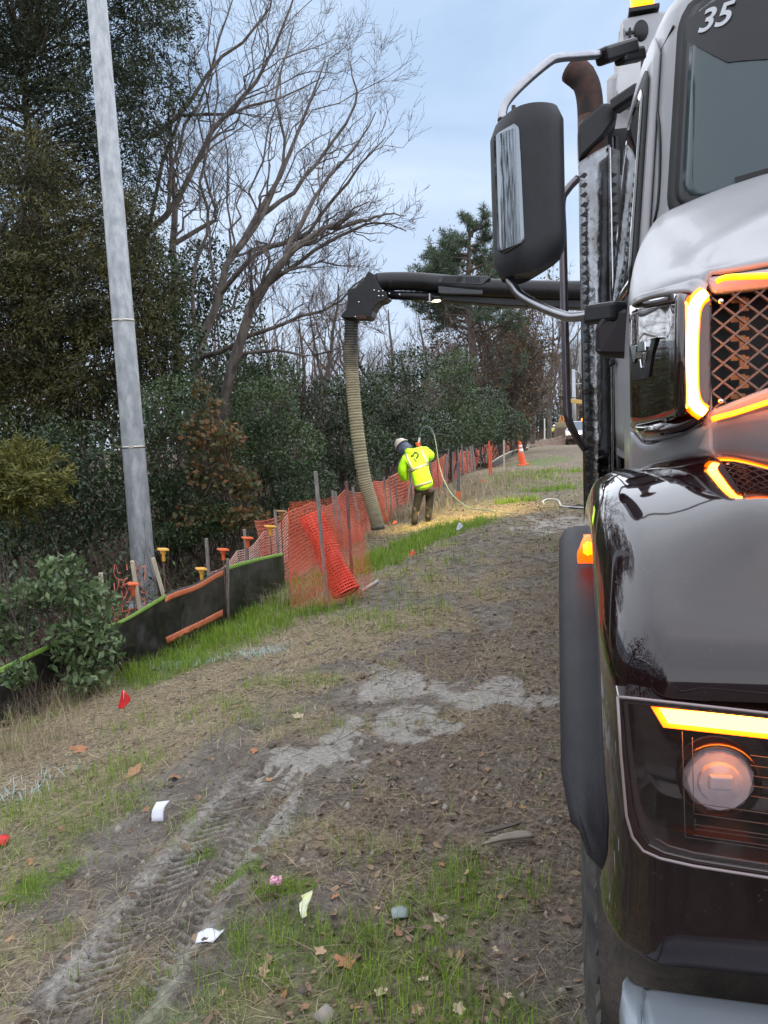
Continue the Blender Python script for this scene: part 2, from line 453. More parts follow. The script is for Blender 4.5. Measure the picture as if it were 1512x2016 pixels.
def masks(x, y):
    t = x * CT - y * ST; s = x * ST + y * CT
    n1 = fbm(x * 2.3, y * 2.3, 5, 3); n2 = fbm(x * 7, y * 7, 4, 9); n3 = fbm(x * 0.9, y * 0.9, 3, 21)
    green = np.zeros(np.shape(x))
    for P, w_, k in GREEN_LINES:
        d, _, _ = dpoly(x, y, P)
        green = np.maximum(green, k * sstep(1.25, 0.35, d / w_ + (n2 - 0.5) * 1.1))
    green = np.maximum(green, 0.55 * sstep(0.55, 0.72, n1) * sstep(0.2, -1.6, t) * sstep(14, 8, s))
    green = np.maximum(green, 0.5 * sstep(0.56, 0.68, n3) * sstep(14, 24, s) * sstep(-4, -2.5, t))
    ds, _, _ = dpoly(x, y, SAND)
    sand = sstep(0.25, 0.06, ds + (n2 - 0.5) * 0.5 + (n1 - 0.5) * 0.3)
    for (px, py, rx, k) in ((960, 1370, .28, .9), (780, 1340, .3, .7), (1050, 1380, .2, .6), (1110, 1030, .9, .7), (1000, 1100, .5, .3), (930, 1130, .3, .35), (1090, 945, 1.0, .35), (760, 1230, .3, .3), (560, 1500, .12, .5)):
        c = ground_at(px, py)
        sand = np.maximum(sand, k * sstep(1.3, 0.3, np.hypot(x - c.x, (y - c.y) * 0.75) / rx + (n2 - 0.5) * 1.6 + (n1 - .5)))
    dt, sd, run = dpoly(x, y, TRACK)
    sand = np.maximum(sand, 0.62 * sstep(0.30, 0.17, dt + (n2 - 0.5) * 0.14) * sstep(0.5, 1.0, fbm(run * 1.7, run * 0, 3, 5) * 1.2 + 0.15 + 0.3 * (run > 0.9)) * (0.55 + 0.45 * sstep(-0.05, 0.12, np.abs(sd) - 0.02)))
    ins = sstep(0.165, 0.12, dt)
    sand = sand * (1 - ins * (1 - (0.25 + 0.6 * lugs(sd, run)) * sstep(.25, .6, fbm(run * 2.2 + 7, sd * 4, 3, 13)) * 1.2))
    straw = sstep(0.42, 0.62, n1 * 0.6 + n3 * 0.4) * sstep(0.1, -0.9, t) * 0.8
    straw = np.maximum(straw, sstep(-1.7, -2.5, t + (n1 - .5) * .8) * sstep(-3.9, -3.3, t) * (0.75 + .25 * (s > 9)) )
    straw = np.maximum(straw, 0.55 * sstep(9.5, 13, s) * sstep(0.3, 0.6, n1))
    for (px, py, rx) in ((90, 1420, .8), (100, 1560, .6), (820, 1010, 1.6), (780, 1090, .9), (620, 1260, .8), (330, 1380, .6), (700, 1250, .7)):
        c = ground_at(px, py)
        straw = np.maximum(straw, 0.9 * sstep(1.2, 0.4, np.hypot(x - c.x, (y - c.y) * 0.8) / rx + (n2 - 0.5)))
    straw = straw * (1 - 0.85 * sand) * sstep(0.35, 0.1, green - .5)
    leaf = sstep(-1.35, -0.35, t + (n1 - .5) * 1.2) * sstep(0.2, 0.55, n1) * sstep(1.6, 2.6, s) * sstep(30, 9, s)
    for (px, py, rx) in ((800, 1950, .5), (930, 1300, .8), (880, 1480, .5), (1000, 1560, .4), (760, 1600, .3)):
        c = ground_at(px, py)
        leaf = np.maximum(leaf, sstep(1.3, 0.3, np.hypot(x - c.x, y - c.y) / rx + (n2 - .5)))
    leaf = leaf * (1 - 0.9 * sand)
    litter = sstep(-3.7, -4.2, t)
    return dict(green=green, sand=sand, straw=straw, leaf=leaf, litter=litter, track=(dt, sd, run), n1=n1, n2=n2)
def lugs(sd, run):
    lug = np.sin(2 * PI * (run + np.sign(sd + 0.02) * sd * 0.6 + 0.03 * (sd > 0) + 0.02 * (fbm(run * 5, sd * 9, 3, 88) - .5)) / 0.046)
    return sstep(-0.2, 0.3, lug) * sstep(0.012, 0.022, np.abs(sd + 0.01))
def fine(x, y, mk):                                   # ruts, lugs, clods
    dt, sd, run = mk['track']
    a = np.abs(sd)
    inside = sstep(0.165, 0.12, dt)
    fade = sstep(0.3, 0.62, fbm(run * 2.2, sd * 3, 3, 31)) * sstep(0.0, 0.3, run)
    lug = lugs(sd, run)
    z = inside * fade * (0.017 * lug - 0.013) - 0.016 * inside
    z = z + 0.022 * np.exp(-((dt - 0.2) / 0.045) ** 2) * (0.4 + fbm(run * 3, sd * 2, 3, 12))
    rough = 1 - 0.75 * mk['sand']
    z = z + (fbm(x * 9, y * 9, 4, 2) - 0.5) * 0.035 * rough * (1 - 0.8 * inside)
    z = z + (fbm(x * 30, y * 30, 3, 41) - 0.5) * 0.014 * rough * (1 - 0.6 * inside)
    c = ground_at(800, 1650)                          # the dark churned hollow
    z = z - 0.035 * np.exp(-(((x - c.x) / 0.3) ** 2 + ((y - c.y) / 0.22) ** 2))
    k = sstep(14, 7, y)
    return z * k
def axis(dense0, dense1, step, lo, hi, g=1.09):
    a = list(np.arange(dense0, dense1 + step, step)); st = step; v = a[-1]
    while v < hi: st *= g; v += st; a.append(min(v, hi))
    st = step; v = a[0]
    while v > lo: st *= g; v -= st; a.insert(0, max(v, lo))
    return np.unique(np.array(a))
gx = axis(-1.3, -0.25, 0.0092, -160, 160, 1.045)
gy = axis(1.75, 3.3, 0.0098, -60, 420, 1.035)
GX, GY = np.meshgrid(gx, gy)
mk = masks(GX, GY)
GZ = H(GX, GY) + fine(GX, GY, mk)
V = np.stack([GX, GY, GZ], -1).reshape(-1, 3)
ny_, nx_ = GX.shape
I = np.arange(ny_ * nx_).reshape(ny_, nx_)
F = np.stack([I[:-1, :-1], I[:-1, 1:], I[1:, 1:], I[1:, :-1]], -1).reshape(-1, 4)
gm = bpy.data.materials.new('verge_soil'); gm.use_nodes = True
ground = npmesh('ground', V, F, gm, smooth=True); tag(ground, 'rutted muddy roadside verge with worn grass', kind='structure')
at1 = ground.data.color_attributes.new('cover', 'FLOAT_COLOR', 'POINT')
at1.data.foreach_set('color', np.stack([mk['sand'], np.clip(mk['green'], 0, 1), mk['straw'], mk['leaf']], -1).reshape(-1).astype(np.float32))
at2 = ground.data.color_attributes.new('cover_far', 'FLOAT_COLOR', 'POINT')
at2.data.foreach_set('color', np.stack([mk['litter'], sstep(6, 14, GX * ST + GY * CT), mk['n1'], np.ones_like(GX)], -1).reshape(-1).astype(np.float32))

def ground_material():
    t = gm.node_tree; N = t.nodes; lk = t.links.new; b = N['Principled BSDF']
    b.inputs['Specular IOR Level'].default_value = 0.25
    g = N.new('ShaderNodeNewGeometry')
    def noise(scale, detail=6, rough=0.65):
        n = N.new('ShaderNodeTexNoise'); n.inputs['Scale'].default_value = scale; n.inputs['Detail'].default_value = detail
        n.inputs['Roughness'].default_value = rough; lk(g.outputs['Position'], n.inputs['Vector']); return n.outputs['Fac']
    def ramp(f, stops):
        r_ = N.new('ShaderNodeValToRGB'); cr = r_.color_ramp
        cr.elements[0].position, cr.elements[0].color = stops[0][0], (*stops[0][1], 1)
        cr.elements[1].position, cr.elements[1].color = stops[-1][0], (*stops[-1][1], 1)
        for p, c in stops[1:-1]:
            e = cr.elements.new(p); e.color = (*c, 1)
        lk(f, r_.inputs['Fac']); return r_.outputs['Color']
    def mix(f, a, c):
        m = N.new('ShaderNodeMixRGB'); lk(f, m.inputs['Fac']); lk(a, m.inputs['Color1']); lk(c, m.inputs['Color2']); return m.outputs['Color']
    def math_(op, a, c, cl=False):
        m = N.new('ShaderNodeMath'); m.operation = op; m.use_clamp = cl
        for i, v in enumerate((a, c)):
            if isinstance(v, (int, float)): m.inputs[i].default_value = v
            else: lk(v, m.inputs[i])
        return m.outputs[0]
    va = N.new('ShaderNodeVertexColor'); va.layer_name = 'cover'
    vb = N.new('ShaderNodeVertexColor'); vb.layer_name = 'cover_far'
    sa = N.new('ShaderNodeSeparateColor'); lk(va.outputs['Color'], sa.inputs[0])
    sb = N.new('ShaderNodeSeparateColor'); lk(vb.outputs['Color'], sb.inputs[0])
    nbig, nmid, nsm, ngr = noise(1.6), noise(9), noise(45, 5), noise(190, 3)
    soil = ramp(nmid, [(0.3, (0.085, 0.068, 0.054)), (0.5, (0.2, 0.17, 0.145)), (0.72, (0.36, 0.325, 0.285))])
    soil = mix(math_('MULTIPLY', ngr, 0.6), soil, ramp(nsm, [(0.35, (0.07, 0.055, 0.045)), (0.66, (0.32, 0.28, 0.24))]))
    sand = ramp(nsm, [(0.3, (0.26, 0.235, 0.205)), (0.7, (0.52, 0.48, 0.43))])
    straw = ramp(nsm, [(0.32, (0.13, 0.098, 0.06)), (0.5, (0.29, 0.225, 0.138)), (0.7, (0.48, 0.39, 0.25))])
    green = ramp(nsm, [(0.3, (0.06, 0.095, 0.012)), (0.7, (0.2, 0.3, 0.035))])
    leaf = ramp(nsm, [(0.35, (0.09, 0.068, 0.052)), (0.55, (0.215, 0.165, 0.125)), (0.7, (0.34, 0.265, 0.2))])
    litter = ramp(nsm, [(0.35, (0.03, 0.022, 0.014)), (0.6, (0.11, 0.062, 0.034)), (0.72, (0.2, 0.1, 0.05))])
    def hard(v, n, k=0.9): return math_('ADD', v, math_('MULTIPLY', math_('SUBTRACT', n, 0.5), k), True)
    def gate(v, n, lo=0.3, hi=0.62, k=0.9):
        m = N.new('ShaderNodeMapRange'); m.inputs['From Min'].default_value = lo; m.inputs['From Max'].default_value = hi
        lk(math_('ADD', v, math_('MULTIPLY', math_('SUBTRACT', n, 0.5), k)), m.inputs['Value']); return m.outputs['Result']
    c = mix(gate(va.outputs['Alpha'], nmid, 0.25, 0.8), soil, leaf)
    c = mix(gate(sa.outputs['Blue'], nmid, 0.2, 0.8), c, straw)
    c = mix(gate(sa.outputs['Red'], nsm, 0.3, 0.65, 0.5), c, sand)
    c = mix(math_('MULTIPLY', gate(sa.outputs['Green'], nmid, 0.38, 0.95), 0.85), c, green)
    far = ramp(nmid, [(0.32, (0.1, 0.078, 0.055)), (0.5, (0.19, 0.15, 0.1)), (0.68, (0.28, 0.23, 0.16))])
    c = mix(math_('MULTIPLY', sb.outputs['Green'], math_('SUBTRACT', 0.75, math_('MAXIMUM', sa.outputs['Green'], sa.outputs['Red'], True), True)), c, far)
    c = mix(sb.outputs['Red'], c, litter)
    lk(c, b.inputs['Base Color'])
    b.inputs['Roughness'].default_value = 0.92
    bp = N.new('ShaderNodeBump'); bp.inputs['Strength'].default_value = 1.0; bp.inputs['Distance'].default_value = 0.03
    hsum = math_('ADD', math_('MULTIPLY', nsm, 0.8), math_('MULTIPLY', ngr, 0.45))
    lk(hsum, bp.inputs['Height']); lk(bp.outputs['Normal'], b.inputs['Normal'])
ground_material()

# the road beside the truck and behind the camera
asphalt = M('asphalt', (0.045, 0.045, 0.047), (0.075, 0.073, 0.07), scale=40, rough=0.85, bump=0.3, bscale=160)
paint = M('road_paint', (0.7, 0.69, 0.66), (0.5, 0.49, 0.46), scale=14, rough=0.7)
rd = MB()
rows = []
for s in list(np.linspace(-55, 60, 60)) + list(np.linspace(70, 300, 24)):
    rows.append([Vector((W(t, s).x, W(t, s).y, Hf(*W(t, s)[:2]) + 0.05)) for t in (2.75, 6.3, 10, 13.6)])
rd.grid(rows, sm=False); tag(rd.build('road', asphalt, solid=0.2, offset=-1), 'grey asphalt road beside the verge', kind='structure')
for t0, dash in ((2.95, False), (6.3, True), (13.3, False)):
    ln = MB()
    for k in range(-18, 60):
        s0 = k * 6.0
        s1 = s0 + (3.0 if dash else 6.0)
        ln.grid([[Vector((W(t0 + e, s).x, W(t0 + e, s).y, Hf(*W(t0 + e, s)[:2]) + 0.058)) for e in (0, 0.12)] for s in (s0, s1)], sm=False)
    tag(ln.build('road_marking', paint), 'white painted line on the asphalt road', kind='structure')
# ================================================================ trees and shrubs
bark_grey = M('bark_grey', (0.05, 0.04, 0.034), (0.14, 0.115, 0.096), scale=9, rough=0.9, bump=0.5, bscale=35, stretch=(1, 1, 0.35))
bark_brown = M('bark_brown', (0.04, 0.03, 0.024), (0.11, 0.08, 0.062), scale=7, rough=0.9, bump=0.5, bscale=30, stretch=(1, 1, 0.35))
twig_m = M('twig_bark', (0.05, 0.039, 0.035), (0.115, 0.092, 0.082), scale=3, rough=0.85)
twig_red = M('twig_bark_reddish', (0.075, 0.05, 0.042), (0.15, 0.105, 0.09), scale=3, rough=0.85)
cedar_dark = leafmat('cedar_foliage_dark', (0.009, 0.016, 0.006), (0.05, 0.06, 0.017), (0.021, 0.031, 0.01), rough=0.65, scale=1.7, trans=0.15, iw=.18, ramp=(.34, .68))
cedar_olive = leafmat('cedar_foliage_olive', (0.017, 0.02, 0.006), (0.12, 0.105, 0.024), (0.052, 0.05, 0.013), rough=0.65, scale=1.7, trans=0.15, iw=.18, ramp=(.34, .68))
juniper_gold = leafmat('juniper_foliage_gold', (0.05, 0.056, 0.011), (0.21, 0.19, 0.036), (0.115, 0.112, 0.021), rough=0.65, scale=1.5, trans=0.2)
holly_m = leafmat('evergreen_leaves', (0.012, 0.026, 0.009), (0.075, 0.112, 0.04), (0.032, 0.056, 0.02), rough=0.38, scale=1.3, trans=0.12, iw=.25, ramp=(.33, .7))
privet_m = leafmat('privet_leaves', (0.018, 0.036, 0.011), (0.11, 0.16, 0.055), (0.048, 0.083, 0.028), rough=0.45, scale=1.3, trans=0.15, iw=.25, ramp=(.33, .7))
gum_m = leafmat('autumn_leaves', (0.06, 0.09, 0.03), (0.26, 0.11, 0.035), (0.1, 0.085, 0.035), rough=0.6, scale=1.1, trans=0.3)
oak_m = leafmat('brown_oak_leaves', (0.055, 0.042, 0.026), (0.19, 0.1, 0.035), (0.1, 0.066, 0.034), rough=0.7, scale=0.25, trans=0.3)
pine_m = leafmat('pine_needles', (0.022, 0.04, 0.022), (0.1, 0.13, 0.065), (0.052, 0.078, 0.04), rough=0.6, scale=0.3, trans=0.15)
bush_m = leafmat('roadside_bush_leaves', (0.045, 0.075, 0.024), (0.22, 0.28, 0.13), (0.105, 0.16, 0.065), rough=0.45, scale=2.0, trans=0.3)
thicket_m = leafmat('thicket_leaves', (0.012, 0.018, 0.009), (0.05, 0.055, 0.026), (0.025, 0.033, 0.016), rough=0.7, scale=0.3, trans=0.1)

def base_at(px, Y):                                  # ground point in the direction of pixel column px at distance Y
    p = at(px, 1000, Y); return Vector((p.x, p.y, Hf(p.x, p.y)))

def shell_points(lobes, n, rng, inner=0.35):         # points through lumpy lobes (centre, radii), denser near their skin
    w = np.array([r_[0] * r_[1] * r_[2] for _, r_ in lobes]) ** (2 / 3)
    k = rng.choice(len(lobes), n, p=w / w.sum())
    c = np.array([l[0] for l in lobes])[k]; r_ = np.array([l[1] for l in lobes])[k]
    d = unit(rng.normal(size=(n, 3)))
    rad = inner + (1 - inner) * rng.random(n) ** 0.45
    lump = 0.78 + 0.42 * fbm(d[:, 0] * 2.4 + k * 3.1 + 9, d[:, 2] * 2.4 + d[:, 1] * 1.7 + 5, 3, 77)
    return c + d * r_ * (rad * lump)[:, None], d
def limb_paths(base, ends, rng, k=6, r0=0.05, wob=0.06):
    P = []
    for e in ends:
        s = np.linspace(0, 1, k)[:, None]
        p = np.array(base) * (1 - s) + np.array(e) * s
        L_ = np.linalg.norm(np.array(e) - np.array(base))
        p[1:-1] += rng.normal(size=(k - 2, 3)) * wob * L_
        p[:, 2] += np.sin(s[:, 0] * PI) * 0.08 * L_
        P.append(p)
    P = np.array(P)
    return P, np.tile(np.linspace(r0, r0 * 0.25, k), (len(P), 1))

def shrub(name, label, cat, base, lobes, nleaf, size, m, seed, group=None, stem_m=None, nstem=7, aspect=0.5, stem_r=0.03, up=0.3, inner=0.35):
    rng = np.random.default_rng(seed)
    th = thing(name, label, cat, base, 0, group)
    lob = [(np.array(c), np.array(r_)) for c, r_ in lobes]
    C, d = shell_points(lob, nleaf, rng, inner)
    zmin = H(C[:, 0] + base[0], C[:, 1] + base[1]) - base[2]
    C[:, 2] = np.maximum(C[:, 2], zmin + 0.03)
    V, F = quads(C, np.full(nleaf, size), rng, aspect, dirs=d * 0.5, up=up)
    npmesh('crown', V, F, m, th)
    ends = [lob[i % len(lob)][0] + rng.normal(size=3) * lob[i % len(lob)][1] * 0.35 for i in range(nstem)]
    P, Rd = limb_paths((0, 0, -0.08), ends, rng, r0=stem_r)
    P2, R2 = grow(P, Rd, nstem * 9, rng, ratio=(0.25, 0.5), up=0.2, k=4, rmin=0.004)
    V, F = join([tubes(P, Rd, 5), tubes(P2, R2, 3)])
    npmesh('stems', V, F, stem_m or bark_brown, th)
    return th

def conifer(name, label, base, lobes, nspray, m, seed, per=34, spray=0.24, leaf=0.085, trunk=None, droop=-0.15, group=None, cat='tree', inner=0.3):
    rng = np.random.default_rng(seed)
    th = thing(name, label, cat, base, 0, group)
    lob = [(np.array(c), np.array(r_)) for c, r_ in lobes]
    C, d = shell_points(lob, nspray, rng, inner)
    d = unit(d * np.array([1, 1, 0.6]) + rng.normal(size=d.shape) * 0.5 + np.array([0, 0, droop]))
    s = rng.random((nspray, per, 1))
    off = rng.normal(size=(nspray, per, 3)) * spray * 0.24 * (1 - 0.55 * s)
    P = (C[:, None, :] + d[:, None, :] * spray * (s - 0.3) * 1.5 + off).reshape(-1, 3)
    D = np.repeat(d, per, 0)
    V, F = quads(P, np.full(len(P), leaf), rng, 0.24, dirs=D * 1.5, spread=0.7)
    npmesh('crown', V, F, m, th)
    npt = trunk
    if trunk:
        h, r0 = trunk
        tp_ = np.array([[[0, 0, -0.2], [0.05, 0, h * 0.3], [-0.04, 0.05, h * 0.65], [0.03, 0, h]]])
        tr = np.array([[r0, r0 * 0.85, r0 * 0.55, r0 * 0.15]])
        ids = rng.choice(nspray, min(nspray, 120), replace=False)
        st, _ = interp_path(np.repeat(tp_, len(ids), 0), np.clip((C[ids, 2] - 0.25 * np.hypot(C[ids, 0], C[ids, 1])) / h, 0.05, 0.97))
        k = np.linspace(0, 1, 4)[None, :, None]
        B = st[:, None, :] * (1 - k) + C[ids][:, None, :] * k
        B[:, 1:3] += rng.normal(size=(len(ids), 2, 3)) * 0.08
        V, F = join([tubes(tp_, tr, 8), tubes(B, np.tile(np.array([[0.035, 0.024, 0.014, 0.006]]), (len(ids), 1)), 4)])
        npmesh('trunk', V, F, bark_brown, th)
    return th

def bare_tree(name, label, base, limbs, counts, seed, m_trunk=None, m_twig=None, group=None, up=0.22, rmin=0.0038, extra=None):
    """limbs: list of (points, start radius, end radius) in world coordinates"""
    rng = np.random.default_rng(seed)
    base = Vector(base); th = thing(name, label, 'tree', base, 0, group)
    P, Rd = [], []
    for pts, ra, rb in limbs:
        c = catmull(pts, 12); P.append([[*(p - base)] for p in c]); Rd.append(np.linspace(1, 0, 12) ** 0.8 * (ra - rb) + rb)
    P, Rd = np.array(P), np.array(Rd)
    P[:, 1:-1] += rng.normal(size=P[:, 1:-1].shape) * 0.025
    V, F = tubes(P, Rd, 8); npmesh('trunk', V, F, m_trunk or bark_grey, th, smooth=True)
    parts = []; p, r_ = P, Rd
    spec = [dict(ratio=(0.2, 0.42), ang=(22, 50), k=7, t0=0.3, shrink=0.42), dict(ratio=(0.3, 0.52), ang=(22, 52), k=6, t0=0.25, shrink=0.5),
            dict(ratio=(0.3, 0.6), ang=(20, 55), k=5, t0=0.2, shrink=0.62), dict(ratio=(0.35, 0.7), ang=(20, 55), k=4, t0=0.15, shrink=0.7)]
    for lv, c in enumerate(counts):
        p, r_ = grow(p, r_, c, rng, up=up, rmin=rmin, **spec[lv])
        parts.append(tubes(p, r_, (6, 4, 3, 3)[lv]))
    V, F = join(parts); npmesh('crown', V, F, m_twig or twig_m, th)
    return th

# ---- far wood behind everything: one mass of thicket, trunks and leaves
def far_wood():
    rng = np.random.default_rng(11)
    n = 24000
    s = 6 + 120 * rng.random(n) ** 1.3
    dep = rng.random(n)
    t = -8.2 - 7 * dep - 0.025 * s
    top = 2.3 + 2.2 * fbm(s * 0.22, t * 0.3, 3, 5) + 0.018 * s
    z = top * rng.random(n) ** 0.85
    x = t * CT + s * ST; y = -t * ST + s * CT
    P = np.stack([x, y, H(x, y) + z], 1)
    V1 = quads(P, 0.16 + 0.0035 * s, rng, 0.55)
    npmesh_o = npmesh('far_wood', *V1, thicket_m); tag(npmesh_o, 'dark leafy thicket filling the wood behind the shrubs', kind='stuff')
    m_ = 420
    s = 5 + 135 * rng.random(m_) ** 1.2; t = -8.5 - 9 * rng.random(m_) - 0.03 * s
    h = rng.uniform(4.5, 8.5, m_) * (0.8 + 0.004 * s)
    x = t * CT + s * ST; y = -t * ST + s * CT; z0 = H(x, y)
    k = np.linspace(0, 1, 6)
    P = np.stack([x[:, None] + rng.normal(0, 0.5, (m_, 1)) * k ** 1.5 + rng.normal(0, 0.05, (m_, 6)), y[:, None] + rng.normal(0, 0.5, (m_, 1)) * k ** 1.5 + 0 * k, z0[:, None] + h[:, None] * k - 0.1], -1)
    Rd = rng.uniform(0.03, 0.09, (m_, 1)) * np.linspace(1, 0.2, 6)
    a = tubes(P, Rd, 4)
    P2, R2 = grow(P, Rd, 2400, rng, ratio=(0.2, 0.45), up=0.35, k=4, t0=0.35, rmin=0.008)
    P3, R3 = grow(P2, R2, 3800, rng, ratio=(0.35, 0.7), up=0.3, k=3, t0=0.2, rmin=0.006)
    V, F = join([a, tubes(P2, R2, 3), tubes(P3, R3, 3)])
    tag(npmesh('far_wood_stems', V, F, twig_red), 'bare brown stems and twigs of the wood behind the shrubs', kind='stuff')
far_wood()
def reflected_wood(name, label, t0, t1, s0, s1, n, m_, seed, tall=1.0, m=None):
    rng = np.random.default_rng(seed)
    s = rng.uniform(s0, s1, n); t = rng.uniform(t0, t1, n); x = t * CT + s * ST; y = -t * ST + s * CT
    top = 4.5 + 4.5 * fbm(s * .25, t * .2, 3, seed)
    P = np.stack([x, y, H(x, y) + top * rng.random(n) ** .8], 1)
    a = quads(P, np.full(n, .42), rng, .6)
    s = rng.uniform(s0, s1, m_); t = rng.uniform(t0, t1, m_); x = t * CT + s * ST; y = -t * ST + s * CT; h = rng.uniform(7, 12, m_) * tall; k = np.linspace(0, 1, 4)
    Q = np.stack([x[:, None] + 0 * k, y[:, None] + 0 * k, H(x, y)[:, None] + h[:, None] * k], -1); Q[:, 1:, :2] += rng.normal(0, .3, (m_, 3, 2))
    Rr = rng.uniform(.06, .16, (m_, 1)) * np.linspace(1, .25, 4)
    Q2, R2 = grow(Q, Rr, m_ * 12, rng, ratio=(.2, .4), up=.4, k=3, t0=.35, rmin=.02)
    V, F = join([a, tubes(Q, Rr, 4), tubes(Q2, R2, 3)])
    tag(npmesh(name, V, F, m or thicket_m), label, kind='stuff')
reflected_wood('far_wood', 'dark wood running on along the verge behind the camera', -15, -7.5, -45, 4, 9000, 22, 71)
reflected_wood('far_wood', 'dark wood on the far side of the road', 19, 27, -50, 60, 8000, 60, 72)
reflected_wood('far_wood', 'brown grey wood closing the view at the far end of the verge', -16, 9, 112, 160, 6500, 240, 73, 1.25, M('far_wood_brown', (0.03, 0.027, 0.016), (0.13, 0.09, 0.05), scale=.2, rough=.8, island=True))

# ---- big red cedars on the left
b = base_at(120, 15.5)
def L3(px, py, Y, rx, ry=None, rz=None, base=None):   # one lobe from where it is seen; radii in metres
    p = at(px, py, Y); return ((p.x - base.x, p.y - base.y, p.z - base.z), (rx, ry or rx, rz or rx))
conifer('cedar_tree', 'tall dark green cedar tree towering behind the metal pole', b,
        [L3(120, 60, 15.5, 1.7, 1.6, 1.5, b), L3(20, 30, 15.0, 1.2, 1.2, 1.1, b), L3(255, 70, 15.2, 1.15, 1.1, .75, b), L3(290, 190, 15.0, .85, .9, .6, b), L3(200, 220, 15.2, 1.3, 1.3, .9, b), L3(40, 250, 15.5, 1.7, 1.5, 1.3, b),
         L3(250, 340, 15.2, .75, .9, .65, b), L3(160, 420, 15.5, 1.4, 1.3, 1.1, b), L3(150, -150, 15.5, 1.9, 1.8, 1.5, b), L3(60, -420, 15.5, 1.8, 1.7, 1.8, b), L3(-120, 100, 15.8, 1.9, 1.8, 2.4, b), L3(300, 20, 15.4, .75, .8, .6, b), L3(230, 480, 15.2, .8, .9, .7, b)],
        3000, cedar_dark, 3, per=40, spray=0.36, leaf=0.096, trunk=(9.8, 0.22))
b = base_at(90, 12.6)
conifer('cedar_tree', 'olive brown cedar tree with drooping sprays in front of the darker cedar', b,
        [L3(70, 430, 12.6, .85, .85, 1.0, b), L3(140, 560, 12.4, 1.15, 1.0, .95, b), L3(255, 590, 12.5, .75, .8, .65, b), L3(40, 640, 12.5, 1.3, 1.1, 1.1, b), L3(290, 680, 12.6, .45, .6, .35, b),
         L3(180, 730, 12.5, 1.05, 1.0, .7, b), L3(60, 820, 12.4, 1.15, 1.0, .7, b), L3(-90, 600, 12.8, 1.3, 1.2, 1.8, b), L3(60, 320, 12.6, .45, .5, .5, b), L3(250, 450, 12.9, .5, .6, .5, b)],
        2700, cedar_olive, 4, per=40, spray=0.33, leaf=0.084, trunk=(5.6, 0.14))
b = base_at(40, 9.0)
conifer('juniper_shrub', 'yellow green juniper sprays at the left edge below the cedars', b,
        [L3(35, 905, 9.0, .42, .4, .16, b), L3(80, 950, 8.8, .32, .3, .2, b), L3(20, 980, 9.0, .35, .35, .22, b), L3(-40, 940, 9.0, .5, .4, .4, b)],
        330, juniper_gold, 5, per=40, spray=0.2, leaf=0.075, cat='shrub', inner=.1)

# ---- large bare trees leaning over the fence
def PX(Y0, *pp):                                     # a limb through pixels, drifting in depth from Y0
    return [at(px, py, Y0 + dy) for px, py, dy in pp]
b = base_at(372, 15.0)
bare_tree('bare_tree', 'bare tree with a straight leaning trunk, forking beside the cedar', b,
          [(PX(15, (366, 880, 0), (372, 790, 0), (395, 690, 0), (432, 580, .1), (462, 500, .2), (505, 430, .4), (560, 330, .7), (600, 220, 1.1), (640, 120, 1.4)), .105, .012),
           (PX(15, (432, 580, .1), (500, 500, -.3), (590, 470, -.6), (650, 400, -.8), (700, 330, -1.0), (760, 270, -1.1)), .055, .008),
           (PX(15, (462, 500, .2), (515, 430, .3), (560, 300, .5), (545, 180, .6), (580, 40, .8)), .05, .008),
           (PX(15, (395, 690, 0), (380, 560, .4), (410, 440, .8), (400, 330, 1.0), (430, 200, 1.2), (420, 60, 1.3)), .045, .008),
           (PX(15, (505, 430, .4), (570, 380, .6), (640, 300, .8), (700, 200, .9), (690, 120, 1.0)), .05, .008)],
          (46, 230, 1000, 1300), 21)
b = base_at(452, 13.6)
bare_tree('bare_tree', 'bare tree with two trunks leaning right towards the black boom', b,
          [(PX(13.6, (440, 860, 0), (452, 745, 0), (480, 640, 0), (520, 560, -.1), (560, 510, -.2), (610, 470, -.3), (650, 450, -.3), (693, 422, -.4)), .105, .024),
           (PX(13.6, (480, 640, 0), (530, 560, .2), (600, 510, .3), (680, 460, .3), (740, 440, .3), (800, 455, .3)), .05, .008),
           (PX(13.6, (395, 705, .6), (440, 690, .4), (500, 660, .2), (580, 630, 0), (660, 590, -.1), (720, 545, -.2)), .05, .01),
           (PX(13.6, (452, 745, 0), (480, 700, -.2), (530, 690, -.4), (600, 700, -.4), (680, 680, -.4)), .04, .01),
           (PX(13.6, (560, 510, -.2), (600, 420, .1), (640, 360, .3), (700, 290, .4), (740, 220, .5)), .05, .008),
           (PX(13.6, (650, 450, -.3), (720, 430, -.3), (760, 420, -.2), (800, 425, -.2)), .03, .007)],
          (42, 220, 950, 1200), 22)
b = base_at(250, 17.5)
bare_tree('bare_tree', 'bare tree behind the cedar with limbs sweeping up right over it', b,
          [(PX(17.5, (240, 760, 0), (262, 500, 0), (330, 420, 0), (380, 330, .2), (430, 240, .3), (500, 170, .5), (560, 60, .6), (590, -40, .7)), .09, .012),
           (PX(17.5, (250, 540, 0), (280, 480, .2), (345, 240, .3), (430, 232, .4), (500, 205, .5), (560, 190, .6), (640, 150, .7)), .055, .008),
           (PX(17.5, (330, 420, 0), (345, 300, .4), (400, 180, .6), (440, 60, .8), (470, -60, 1.)), .045, .008),
           (PX(17.5, (290, 270, .2), (350, 230, .4), (420, 130, .6), (520, 40, .8), (540, -60, .8)), .06, .01)],
          (36, 170, 720, 850), 23)
b = base_at(345, 19)
